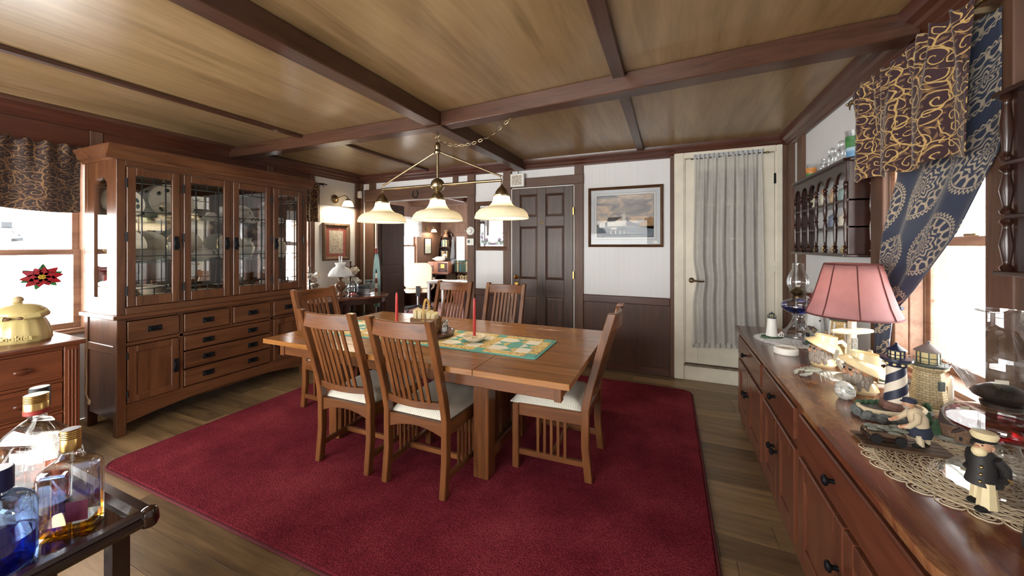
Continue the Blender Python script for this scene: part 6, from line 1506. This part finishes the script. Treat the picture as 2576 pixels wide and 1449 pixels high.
# ------------------------------------------------------------------ corner stand between cabinet and opening
DZ = .74
cd = thing('corner_stand', 'dark curved top corner stand beside the study opening', 'stand', (-4.3, 3.1, 0))
top = [(-.04,-.1),(.62,-.1),(.6,.05),(.55,.2),(.58,.36),(.68,.52),(.78,.66),(.8,.8),(.72,.94),(.5,1.02),(-.04,1.02)]
def smoothpoly(p, keep):
    out = []
    for i in range(len(p)):
        a, c = Vector(p[i]), Vector(p[(i+1) % len(p)]); out += [tuple(a)] if i in keep else [tuple(a.lerp(c, .25))]
        if i not in keep: out.append(tuple(a.lerp(c, .6)))
    return out
B().prism(top, DZ-.028, DZ).build('top', DARK['x'] if False else wood('stand_top', rgb(78,44,34), rgb(116,72,54), 'y', .22, coat=.4), cd, bevel=.005)
ins = lambda d: [(x*(1-d)+.0, y*(1-d)+.45*d) for x, y in top]
B().prism(ins(.06), DZ-.1, DZ-.028).build('apron', DARK['x'], cd)
B().prism(ins(.06), .05, .09).build('bottom_shelf', DARK['x'], cd); B().prism(ins(.08), .42, .44).build('middle_shelf', DARK['x'], cd)
for x, y in ((.7,.9), (.57,.0), (.02,.97), (.02,-.05), (.56,.38)): B().box(x-.02, x+.02, y-.02, y+.02, 0, DZ-.1).build('upright', DARK['z'], cd, bevel=.003)
B().box(.0,.55,.36,.4,.09,.64).build('divider', DARK['z'], cd); B().box(.5,.53,.0,.36,.09,.64).build('cupboard_door', DARK['z'], cd, bevel=.003)
# mug trees
def mug_tree(label, loc, rz, h, n, holly=False):
    t = thing('mug_tree', label, 'mug tree', loc, rz)
    b = B(); b.lathe([(0,0),(.07,0),(.072,.008),(.03,.014),(.012,.02),(.01,h*.5),(.012,h*.52),(.009,h-.03),(.015,h-.02),(.006,h),(0,h)], 16); b.build('post', DARK['z'], t)
    pegs = []
    for k in range(n):
        a = 2*math.pi*k/3 + (.5 if k >= 3 else 0); z = h*(.8 if k < 3 else .48); d = Vector((math.cos(a), math.sin(a), 0))
        B().tube([Vector((0,0,z)), d*.05+Vector((0,0,z+.01)), d*.085+Vector((0,0,z+.03))], .005, 6).build('peg', DARK['z'], t)
        pegs.append((a, z))
    return t, pegs
def mug(label, loc, rot, mat, group, leaf=False):
    t = thing('mug', label, 'mug', loc, 0, group); t.rotation_euler = rot
    b = B(); b.shell([(0,0),(.034,0),(.038,.006),(.04,.085),(.0375,.085),(.035,.01),(0,.008)], 24); b.build('cup', mat, t, smooth=50)
    B().tube([(.039,0,.072),(.06,0,.068),(.066,0,.045),(.058,0,.022),(.038,0,.018)], .0055, 7).build('handle', mat, t)
    if leaf:
        for k in range(3): B().ball((-.0385*math.cos(.4*(k-1)), .0385*math.sin(.4*(k-1)), .05+.01*(k % 2)), (.003,.009,.013), 8, 5).build('holly_leaf', LEAFG, t)
def hang(tree, loc, h, labels, leaf=False, grp=''):
    _, pegs = tree
    for (a, z), lab in zip(pegs, labels):
        d = Vector((math.cos(a), math.sin(a), 0)); p = Vector(loc) + d*.1 + Vector((0,0,z-.03)); mug(lab, p - d*.0 + Vector((0,0,-.04)), (R(60), 0, a), PORC, grp, leaf)
l1 = (-4.13, 3.25, DZ); t1 = mug_tree('dark wooden mug tree next to the china cabinet', l1, .3, .4, 5)
l2 = (-4.17, 3.93, DZ); t2 = mug_tree('dark wooden mug tree below the framed document', l2, 0, .44, 5)
hang(t1, l1, .4, ['white mug on the mug tree beside cabinet, upper right', 'white mug on the mug tree beside cabinet, upper rear', 'white mug on the mug tree beside cabinet, upper front', 'white holly mug on the mug tree beside cabinet, lower right', 'white holly mug on the mug tree beside cabinet, lower rear'], True, 'mugs on the mug trees')
hang(t2, l2, .44, ['white mug on the mug tree under the document, upper right', 'white mug on the mug tree under the document, upper rear', 'white mug on the mug tree under the document, upper front', 'white mug on the mug tree under the document, lower right', 'white mug on the mug tree under the document, lower rear'], False, 'mugs on the mug trees')
# milk glass lamp
t = thing('parlour_lamp', 'milk glass shaded parlour lamp on the corner stand', 'lamp', (-3.97, 3.575, DZ))
b = B(); b.lathe([(0,0),(.06,0),(.062,.012),(.035,.03),(.025,.06),(.05,.09),(.078,.13),(.07,.165),(.03,.19),(.02,.2),(.02,.225),(0,.225)], 28); b.build('base', plain('amber_bronze_glass', rgb(126,92,70), .2, .3, .3, coat=.4), t, smooth=60)
b = B(); b.lathe([(0,.215),(.03,.215),(.035,.235),(.022,.255),(0,.256)], 20); b.build('burner', BRASS, t)
b = B(); b.shell([(.145,.26),(.143,.285),(.125,.325),(.09,.365),(.06,.385),(.05,.4),(.062,.425),(.068,.435)], 48, flute=12, fl=.02); b.build('shade', translucent('milk_glass', (.94,.95,.94,1), .3), t, thick=.004, smooth=60)
b = B(); b.shell([(.022,.25),(.03,.3),(.022,.36),(.02,.52)], 20); b.build('chimney', CLEAR, t, smooth=60)
# glass candle jar, carved box, small jar
t = thing('glass_jar', 'domed pale blue glass jar with red candies on the stand', 'jar', (-3.8, 3.62, DZ)); BLG = thinglass('pale_blue_glass', (.82,.92,.97,1), .14)
b = B(); b.lathe([(0,0),(.075,0),(.078,.012),(.066,.03),(.07,.06),(.075,.1),(.06,.115)], 32, flute=12, fl=.02); b.build('bowl', BLG, t, smooth=50); b = B(); b.lathe([(.066,.115),(.07,.125),(.062,.16),(.04,.19),(.012,.205),(.016,.22),(0,.235)], 32); b.build('lid', BLG, t, smooth=50); b = B(); b.lathe([(0,.014),(.045,.016),(.05,.03),(.03,.045),(0,.05)], 18); b.build('candies', REDW, t)
t = thing('carved_box', 'black carved wooden box on the corner stand', 'box', (-3.83, 3.84, DZ), R(25))
B().box(-.115,.115,-.085,.085,0,.085).build('body', DARK['x'], t, bevel=.004); B().prism([(-.12,.085),(.12,.085),(.08,.125),(-.08,.125)], -.09, .09, 'xz').build('lid', BLACK, t, bevel=.003)
for x in (-.075, 0, .075): B().prism([(x-.034,.043),(x,.015),(x+.034,.043),(x,.07)], -.092, -.085, 'xz').build('carved_diamond', DARK['x'], t, bevel=.002)
t = thing('small_jar', 'small grey lidded jar behind the black carved box', 'jar', (-3.95, 4.06, DZ)); b = B(); b.lathe([(0,0),(.05,0),(.055,.02),(.052,.14),(.055,.145),(.055,.17),(0,.172)], 24); b.build('body', plain('grey_tin', rgb(150,152,150), .4), t); b = B(); b.lathe([(.056,.14),(.056,.168),(.0,.174)], 24); b.build('lid', plain('dark_tin', rgb(70,84,82), .4), t)
# painted oar on the post
pa = ony(948, 700, BW-.045)
t = thing('painted_oar', 'painted oar with red and white lighthouse on its blade', 'oar', (-3.995, BW-.052, .5))
SKYB = plain('oar_sky', rgb(150,186,190), .5, var=.15); 
bl = [(-.028,.78),(-.05,.68),(-.068,.5),(-.072,.3),(-.06,.08),(-.045,.0),(.045,.0),(.06,.08),(.072,.3),(.068,.5),(.05,.68),(.028,.78)]
B().prism(bl, -.012, .0, 'xz').build('blade', SKYB, t, bevel=.003); B().prism([(-.03,.0),(.03,.0),(.045,.08),(.05,.16),(-.05,.2),(-.045,.08)], -.0128, -.0118, 'xz').build('painted_ground', GRASS, t)
b = B(); b.lathe([(0,.78),(.022,.78),(.02,.85),(.017,.9),(.017,1.5),(0,1.5)], 14, (0,-.014,0)); b.build('shaft', plain('pale_shaft', rgb(214,204,196), .5), t); b = B(); b.lathe([(.0225,.78),(.0225,.86),(.018,.86)], 14, (0,-.014,0)); b.build('collar', BRICKR, t)
for k in range(5): B().box(-.026+.002*k, .026-.002*k, -.0136, -.0122, .12+.075*k, .195+.075*k).build('painted_stripe', (WHITE, BRICKR)[k % 2], t)
B().prism([(-.022,.495),(.022,.495),(.012,.51),(.012,.53),(0,.56),(-.012,.53),(-.012,.51)], -.0138, -.0122, 'xz').build('painted_lantern', BLACK, t)

# ------------------------------------------------------------------ china in the cabinet
def cpos(x, y, z): return (-3.69 - y, 1.34 + x, z)
F0, F1, F2 = .981, 1.271, 1.621
def holly(t, M, r_):
    for k in range(3):
        for j in range(2):
            a = R(90+120*k+(-18 if j else 18)); c = .74*r_
            B().ball((c*math.cos(a), c*math.sin(a), .012), (.16*r_+.006,.1*r_+.004,.002), 8, 5, M).build('holly_leaf', LEAFG, t)
def platter(label, x, z, r_, tilt=75, y=.372, leaf=False, sx=1.0, mat=CHINA):
    t = thing('platter', label, 'plate', cpos(x, y, z), 0); M = Matrix.Translation((0,0,r_*math.sin(R(tilt)))) @ Matrix.Rotation(R(tilt), 4, 'Y')
    b = B(); b.lathe([(0,0),(r_*.55,0),(r_*.62,.006),(r_*.95,.014),(r_,.018),(r_*.98,.02),(r_*.62,.01),(0,.005)], 40, M=M, sy=sx); b.build('dish', mat, t)
    if leaf: holly(t, M, r_)
    b = B(); b.tube([M @ Vector((r_*.985*math.cos(2*math.pi*k/40), r_*.985*math.sin(2*math.pi*k/40)*sx, .019)) for k in range(40)], .0018, 4, closed=True); b.build('rim', LEAFG if leaf else GOLD, t)
platter('oval holly platter standing on the cabinet top shelf, far left', .17, F2, .13, 74, leaf=True, sx=1.05); platter('round holly platter standing on the cabinet top shelf, second door', .49, F2, .165, 74, leaf=True)
platter('small holly plate standing on the cabinet top shelf, third door', 1.08, F2, .1, 74, y=.36, leaf=True)
platter('cream platter standing on the cabinet middle shelf, first door', .18, F1, .14, 74); platter('cream platter standing on the middle shelf behind first door edge', .36, F1, .13, 74, y=.418)
platter('cream platter standing on the middle shelf, second door', .58, F1, .14, 74, y=.36); platter('cream platter standing on the middle shelf, third door', .96, F1, .13, 74, y=.36)
def stack(name, label, x, y, z, r_, n_, dz, grp, mat=CHINA, cat='plate', deep=.018):
    me = None
    for k in range(n_):
        if me is None:
            b = B(); b.lathe([(0,0),(r_*.55,0),(r_*.6,.004),(r_*.97,deep),(r_,deep+.002),(r_*.95,deep+.003),(r_*.58,.007),(0,.005)], 32); o = b.build(name, mat); me = o.data
        else: o = bpy.data.objects.new(name, me); COL.objects.link(o)
        o.location = cpos(x, y, z + k*dz); tag(o, label, cat, grp)
stack('dinner_plate', 'cream dinner plate in the tall stack on the middle shelf', .18, .2, F1, .125, 11, .0085, 'stacked dinner plates'); stack('soup_bowl', 'white soup bowl in the tall stack on the middle shelf', .455, .22, F1, .06, 7, .02, 'stacked soup bowls', PORC, 'bowl', .035)
def pot(label, x, y, z, s_, mat, spout=True, leaf=False, cat='teapot', name='teapot'):
    t = thing(name, label, cat, cpos(x, y, z), R(90)); b = B(); b.lathe([(r_*s_,q_*s_) for r_,q_ in ((0,0),(.05,0),(.055,.008),(.085,.04),(.09,.07),(.075,.1),(.05,.115),(0,.115))], 28); b.build('body', mat, t)
    b = B(); b.lathe([(r_*s_,q_*s_) for r_,q_ in ((.052,.115),(.045,.125),(.02,.138),(.008,.14),(.014,.152),(0,.16))], 22); b.build('lid', mat, t)
    B().tube([Vector(p)*s_ for p in ((.07,0,.1),(.11,0,.105),(.13,0,.075),(.115,0,.04),(.08,0,.03))], .008*s_, 8).build('handle', mat, t)
    if spout: B().tube([Vector(p)*s_ for p in ((-.075,0,.05),(-.11,0,.07),(-.135,0,.115))], [.02*s_,.014*s_,.009*s_], 8).build('spout', mat, t)
    if leaf:
        for k in range(4): b = B(); b.ball((.05*s_*(k-1.5)*.6, -.086*s_, .06*s_+.012*s_*(k % 2)), (.014*s_,.004,.02*s_), 8, 5); b.build('holly_leaf', LEAFG, t)
pot('white teapot on the cabinet middle shelf, second door', .64, .2, F1, .85, PORC); pot('white tureen with leaf relief on the middle shelf, third door', .86, .2, F1, 1.0, PORC, False, cat='tureen', name='tureen')
pot('holly pattern sugar pot on the cabinet top shelf, third door', 1.05, .18, F2, .62, PORC, False, True, 'pot', 'sugar_pot'); pot('white covered dish on the cabinet top shelf, fourth door', 1.32, .22, F2, .75, PORC, False, cat='dish', name='covered_dish'); pot('holly pattern cream pot on the top shelf, second door', .56, .16, F2, .5, PORC, True, True, 'pot', 'cream_pot')
t = thing('holly_canister', 'square holly pattern canister on the cabinet top shelf', 'canister', cpos(.87, .2, F2), R(90)); B().box(-.08,.08,-.05,.05,0,.14).build('body', PORC, t, bevel=.012, seg=2); B().box(-.082,.082,-.052,.052,.135,.15).build('lid', plain('banded_lid', rgb(200,190,160), .3), t, bevel=.006)
for k in range(6): b = B(); b.ball((-.05+.02*k, -.051, .05+.025*math.sin(k*2)), (.014,.002,.012), 8, 5); b.build('holly_leaf', LEAFG, t)
t = thing('footed_dish', 'small white footed saucer on the top shelf, second door', 'dish', cpos(.705, .2, F2)); b = B(); b.lathe([(0,0),(.05,0),(.03,.01),(.035,.02),(.07,.032),(.072,.036),(.04,.026),(0,.024)], 30); b.build('dish', PORC, t)
b = B(); b.lathe([(0,.026),(.035,.028),(.045,.06),(.03,.085),(0,.09)], 20); b.build('cover', PORC, t)
t = thing('china_vase', 'ribbed cream vase on the cabinet middle shelf, fourth door', 'vase', cpos(1.36, .2, F1)); b = B(); b.lathe([(0,0),(.035,0),(.04,.01),(.06,.07),(.065,.11),(.05,.16),(.03,.18),(.032,.2),(.045,.215)], 32, flute=8, fl=.03); b.build('body', CHINA, t, smooth=60)
t = thing('rice_bowl', 'white bowl on the cabinet middle shelf, fourth door', 'bowl', cpos(1.22, .22, F1)); b = B(); b.lathe([(0,0),(.04,0),(.045,.01),(.075,.07),(.08,.085),(.075,.085),(.04,.015),(0,.012)], 28); b.build('bowl', PORC, t)
for k, (x, y, r_, cat) in enumerate(((.12,.16,.08,'plate'), (.3,.2,.088,'plate'), (.48,.17,.085,'plate'), (.665,.22,.085,'plate'), (.88,.18,.09,'plate'), (1.06,.24,.078,'plate'))):
    o = B(); o.lathe([(0,0),(r_*.6,0),(r_*.95,.016),(r_,.02),(r_*.95,.021),(r_*.6,.008),(0,.006)], 32); o = o.build('serving_plate', CHINA); o.location = cpos(x, y, F0)
    tag(o, ('cream plate flat on the cabinet floor, first door left', 'cream plate flat on the cabinet floor, first door right', 'cream plate flat on the cabinet floor, second door left', 'cream plate flat on the cabinet floor, second door right', 'cream plate flat on the cabinet floor, third door left', 'cream plate flat on the cabinet floor, third door right')[k], cat, 'plates on the cabinet floor')
t = thing('gravy_boat', 'cream gravy boat on the cabinet floor, first door', 'gravy boat', cpos(.345, .375, F0), R(90)); b = B(); b.lathe([(0,0),(.05,0),(.04,.012),(.06,.05),(.075,.075),(.07,.075),(.04,.02),(0,.018)], 24, sx=1.4); b.build('boat', CHINA, t); B().tube([(.095,0,.065),(.125,0,.08),(.12,0,.04),(.08,0,.03)], .006, 7).build('handle', CHINA, t)
t = thing('butter_box', 'cream covered butter box on the cabinet floor, first door', 'box', cpos(.13, .36, F0), R(90)); B().box(-.07,.07,-.045,.045,0,.015).build('tray', CHINA, t, bevel=.004); B().box(-.06,.06,-.036,.036,.015,.075).build('cover', CHINA, t, bevel=.012, seg=2)
for lab, x in (('white teacup on the cabinet floor, fourth door', 1.3), ('white teacup on the cabinet floor, third door', 1.165)):
    t = thing('teacup', lab, 'cup', cpos(x, .16, F0), R(60)); b = B(); b.lathe([(0,0),(.022,0),(.04,.03),(.044,.06),(.041,.06),(.036,.03),(0,.008)], 24); b.build('cup', PORC, t); B().tube([(.04,0,.05),(.062,0,.046),(.06,0,.024),(.036,0,.02)], .004, 7).build('handle', PORC, t)

# ------------------------------------------------------------------ the study
OFF = weave('beige_upholstery', rgb(190,172,148), rgb(212,196,174), 120)
t = thing('office_chair', 'beige swivel office chair in the study', 'chair', (-4.95, 6.48, .012), R(37))
b = B(); b.prism([(x*1.0, z) for x, z in roundrect(-.29,.29,.5,1.03,.13)], -.045, .045, 'xz', Matrix.Translation((0,-.24,0)) @ Matrix.Rotation(R(-4),4,'X')); b.build('backrest', OFF, t, bevel=.03, seg=3)
b = B(); b.prism(roundrect(-.26,.26,-.22,.28,.1), .4, .49); b.build('seat', OFF, t, bevel=.03, seg=3)
for s_ in (-1, 1): B().tube([(s_*.26,-.1,.45),(s_*.32,-.08,.5),(s_*.33,.0,.66),(s_*.33,.18,.67)], .02, 8).build('armrest', OFF, t)
B().box(-.04,.04,-.27,-.2,.34,.55).build('bracket', BLACK, t); B().tube([(0,0,.12),(0,0,.4)], .028, 12).build('column', plain('steel_column', rgb(160,160,160), .3, 1), t)
for k in range(5):
    a = R(72*k+10); B().bar((0,0,.11), (.3*math.cos(a), .3*math.sin(a), .07), .045, .035, w1=.03, d1=.025).build('base_arm', BLACK, t); b = B(); b.ball((.3*math.cos(a), .3*math.sin(a), .032), .032, 10, 8); b.build('caster', BLACK, t)
dk = thing('study_desk', 'dark wooden desk under the study window', 'desk', (-5.79, 5.9, 0))
B().box(0,.45,0,1.6,.7,.73).build('desktop', DARK['y'], dk, bevel=.004)
for y in (.02, 1.15): B().box(.03,.42,y,y+.42,0,.7).build('pedestal', DARK['z'], dk, bevel=.004)
for y in (.04, 1.17):
    for z in (.1, .3, .5): B().box(.42,.435,y,y+.38,z,z+.18).build('drawer', DARK['y'], dk, bevel=.004)
for k in range(3): o = B().box(-.14,.14,-.1,.1,0,.004).build('paper_sheet', plain('desk_paper', rgb(236,236,232), .7, var=.02)); o.location = (-5.5, 6.1+.32*k, .731); o.rotation_euler.z = .1*k; tag(o, ('white paper sheet on the study desk, near end', 'white paper sheet on the study desk, middle', 'white paper sheet on the study desk, far end')[k], 'paper', 'papers on the study desk')
t = thing('desk_lamp', 'green shaded lamp on the study desk', 'lamp', (-5.62, 6.58, .731)); b = B(); b.lathe([(0,0),(.08,0),(.08,.015),(.015,.03),(.012,.26),(0,.26)], 16); b.build('stand', BRASS, t); b = B(); b.shell([(.04,.33),(.12,.24),(.15,.2)], 24); b.build('shade', plain('green_glass_shade', rgb(50,96,84), .2), t, thick=.004)
t = thing('potted_flowers', 'pale pink and green flower arrangement on the study desk', 'flowers', (-5.68, 6.26, .731)); b = B(); b.lathe([(0,0),(.06,0),(.08,.12),(.075,.12),(0,.02)], 18); b.build('pot', plain('teal_pot', rgb(70,96,96), .4), t)
for k in range(16):
    a = k*2.4; r_ = .03+.012*k*.9; p = Vector((r_*math.cos(a)*.7, r_*math.sin(a), .26+.14*random.random())); B().tube([(0,0,.08), p*.6, p], .003, 5).build('stem', GRASS, t); b = B(); b.ball(p, (.03,.03,.026), 8, 6); b.build('blossom', plain('pale_pink', rgb(226,176,160), .7) if k == 0 else (bpy.data.materials['pale_pink'] if k % 3 else GRASS), t)
# low cabinet with radio, duck, corner shelf, bookcase
lc = thing('low_bookcase', 'dark low bookcase under the radio in the study corner', 'bookcase', (-5.75, 7.75, 0))
for z in (.05, .36, .67): B().box(0,.72,0,.4,z,z+.025).build('shelf', DARK['x'], lc)
for x in (0, .36, .69): B().box(x,x+.03,0,.4,0,.67).build('upright', DARK['z'], lc)
B().box(0,.72,.38,.4,0,.69).build('back_panel', DARK['x'], lc)
BOOKC = [rgb(60,84,70), rgb(150,120,80), rgb(96,60,48), rgb(70,96,110), rgb(190,176,140), rgb(120,60,56), rgb(56,64,84)]
BOOKM = [plain('book_cloth_%s' % nm, c, .7, var=.15, scale=30) for nm, c in zip(('green','ochre','brown','teal','cream','red','navy'), BOOKC)]
ORD = ['first','second','third','fourth','fifth','sixth','seventh','eighth','ninth','tenth','eleventh','twelfth']
def books(x0, y, z, n_, h, where, pick, dep=.16):
    x = x0; z += .0012
    for k in range(n_):
        w = random.uniform(.028,.05); hh = h*random.uniform(.82,1.0); c = pick[k % len(pick)]
        t = thing('book', '%s book from left %s' % (ORD[k], where), 'book', (x, y, z), 0, 'books in the study')
        B().box(.003,w-.003,.003,dep,.003,hh-.003).build('pages', plain('page_edges', rgb(220,212,190), .9) if 'page_edges' not in bpy.data.materials else bpy.data.materials['page_edges'], t)
        B().box(0,.003,0,dep+.004,0,hh).box(w-.003,w,0,dep+.004,0,hh).box(.003,w-.003,0,.003,0,hh).build('cover', BOOKM[c], t)
        B().box(.004,w-.004,-.0006,.0,hh*.7,hh*.76).build('spine_band', GOLD, t); x += w + .001
books(-5.715, 7.8, .386, 7, .26, 'on the upper shelf under the radio', (0,1,4,2,3)); books(-5.355, 7.8, .076, 7, .26, 'on the lower shelf under the radio', (6,5,2,0))
t = thing('tabletop_radio', 'wooden vintage radio on the study bookcase', 'radio', (-5.66, 7.8, .695), R(10)); RADW = wood('radio_wood', rgb(140,84,60), rgb(182,122,92), 'x', .3, coat=.3)
B().box(0,.56,0,.3,0,.3).build('case', RADW, t, bevel=.012, seg=2); B().box(.28,.54,-.006,.0,.03,.27).build('grille', plain('grille_cloth', rgb(88,62,58), .8), t); B().box(.36,.46,-.012,-.006,.14,.24).build('dial', GOLD, t)
for k in range(3): B().box(.06+.04*k,.08+.04*k,-.003,.002,.05,.2).build('slot', BLACK, t)
for x in (.32, .5): b = B(); b.lathe([(0,0),(.02,0),(.02,.02),(0,.02)], 12, M=Matrix.Translation((x,-.005,.08)) @ Matrix.Rotation(R(90),4,'X')); b.build('knob', BLACK, t)
t = thing('duck_decoy', 'pale carved duck decoy on the wooden radio', 'decoy', (-5.4, 7.95, 1.001), R(10)); b = B(); b.ball((0,0,.06), (.16,.08,.065), 18, 12); b.ball((-.15,0,.06), (.06,.03,.02), 10, 7); b.tube([(.1,0,.08),(.13,0,.12),(.13,0,.15)], [.045,.035,.03], 10); b.ball((.14,0,.16), (.05,.035,.035), 12, 8); b.ball((.19,0,.15), (.03,.018,.01), 8, 6); b.build('body', plain('pale_carving', rgb(224,216,200), .6), t, smooth=60)
cs = thing('corner_shelf', 'dark tapering corner shelf with ornaments in the study', 'shelf', (-5.5, 8.3, 1.05))
for z, w in ((0,.4), (.3,.34), (.56,.24)): B().box(-w/2,w/2,0,.22,z,z+.02).build('shelf', DARK['x'], cs, bevel=.003)
B().prism([(-.21,0),(.21,0),(.19,.35),(.12,.66),(0,.74),(-.12,.66),(-.19,.35)], .2, .22, 'xz').build('back_panel', DARK['z'], cs)
for s_ in (-1, 1): B().prism([(.0,0),(.2,0),(.2,.62),(.12,.6),(.06,.35)], s_*.19-.008, s_*.19+.008, 'yz').build('side_panel', DARK['z'], cs)
B().box(-.22,.22,.0,.24,-1.05,-.01).build('base_cupboard', DARK['z'], cs)
books(-5.62, 8.33, 1.07, 5, .22, 'on the lower tier of the corner shelf', (6,4,1), .12); books(-5.6, 8.33, 1.37, 4, .2, 'on the middle tier of the corner shelf', (3,4), .12)
t = thing('shelf_doll', 'small tan doll in a hat on top of the corner shelf', 'doll', (-5.5, 8.4, 1.63)); b = B(); b.lathe([(0,0),(.07,0),(.05,.06),(.03,.09),(0,.1)], 14); b.build('dress', plain('tan_dress', rgb(190,140,110), .8), t); b = B(); b.ball((0,0,.13), .04, 12, 8); b.build('head', SKIN, t); b = B(); b.lathe([(0,.15),(.07,.15),(.04,.165),(.03,.19),(0,.195)], 16); b.build('hat', plain('straw', rgb(206,176,120), .8), t)
bc = thing('green_bookcase', 'low bookcase with green books beside the study door', 'bookcase', (-5.2, 8.2, 0))
for z in (.05, .38, .7): B().box(0,.75,0,.25,z,z+.025).build('shelf', DARK['x'], bc)
for x in (0, .72): B().box(x,x+.03,0,.25,0,.7).build('upright', DARK['z'], bc)
books(-5.14, 8.23, .725, 12, .3, 'on the green bookcase top', (0,0,4,0,3,0)); books(-5.14, 8.23, .405, 12, .27, 'on the green bookcase middle shelf', (4,1,4,2))
# study wall pieces
sconce('lit study wall sconce with white glass shade', (SW+.005, 7.95, 1.85), R(90), 15)
t = thing('framed_plaque', 'brown framed plaque high on the study wall', 'picture', (SW+.002, 7.9, 2.0), R(90)); frame(t, .42, .4, .07, .03, PAN2['z']); patch(t, 'panel', [(.06,.06),(.36,.06),(.36,.34),(.06,.34)], -.005, plain('plaque_panel', rgb(96,70,62), .5)); b = B(); b.ball((.21,-.015,.2), (.08,.012,.05), 12, 8); b.build('emblem', plain('plaque_emblem', rgb(190,176,160), .5), t)
t = thing('framed_print', 'small pale framed print on the study wall', 'picture', (SW+.002, 7.85, 1.18), R(90)); frame(t, .3, .42, .02, .02, DARK['z']); patch(t, 'print', [(.018,.018),(.282,.018),(.282,.402),(.018,.402)], -.005, plain('pale_green_print', rgb(196,206,196), .6, var=.2, scale=9))
t = thing('framed_seascape', 'teal seascape picture on the study wall beside window', 'picture', (SW+.002, 6.1, 1.15), R(90)); frame(t, .6, .85, .06, .03, PAN2['z']); patch(t, 'print', [(.055,.055),(.545,.055),(.545,.795),(.055,.795)], -.005, plain('teal_print', rgb(120,156,160), .6, var=.4, scale=7))
t = thing('roman_shade', 'white pull-down shade over the study window', 'blind', (SW+.02, 6.4, 1.62), R(90))
for k in range(3): B().box(0,1.3,-.02,-.012,.16*k,.16*(k+1)-.004).build('fold', translucent('white_shade', rgb(240,240,240), .4) if k == 0 else bpy.data.materials['white_shade'], t, bevel=.002)
t = thing('red_chest', 'small red painted chest under the study desk', 'chest', (-4.7, 7.9, .0), R(20)); B().box(-.2,.2,-.14,.14,0,.3).build('body', plain('red_lacquer', rgb(150,66,58), .4), t, bevel=.008); B().box(-.21,.21,-.15,.15,.3,.34).build('lid', plain('red_lid', rgb(130,56,50), .4), t, bevel=.006)
st_ = thing('study_table', 'low dark table with white papers in the study', 'table', (-3.7, 5.9, .012), R(5))
B().box(-.4,.4,-.3,.3,.7,.73).build('table_top', DARK['x'], st_, bevel=.004)
for x in (-.36, .36):
    for y in (-.26, .26): B().box(x-.025,x+.025,y-.025,y+.025,0,.7).build('leg', DARK['z'], st_, bevel=.003)
for k in range(3): o = B().box(-.15,.15,-.11,.11,0,.006).build('paper_pile', bpy.data.materials['desk_paper']); o.location = (-4.0+.325*k, 5.87+.02*k, .743); o.rotation_euler.z = .06*k; tag(o, ('white paper pile on the study table, left', 'white paper pile on the study table, middle', 'white paper pile on the study table, right')[k], 'papers', 'papers on the study table')
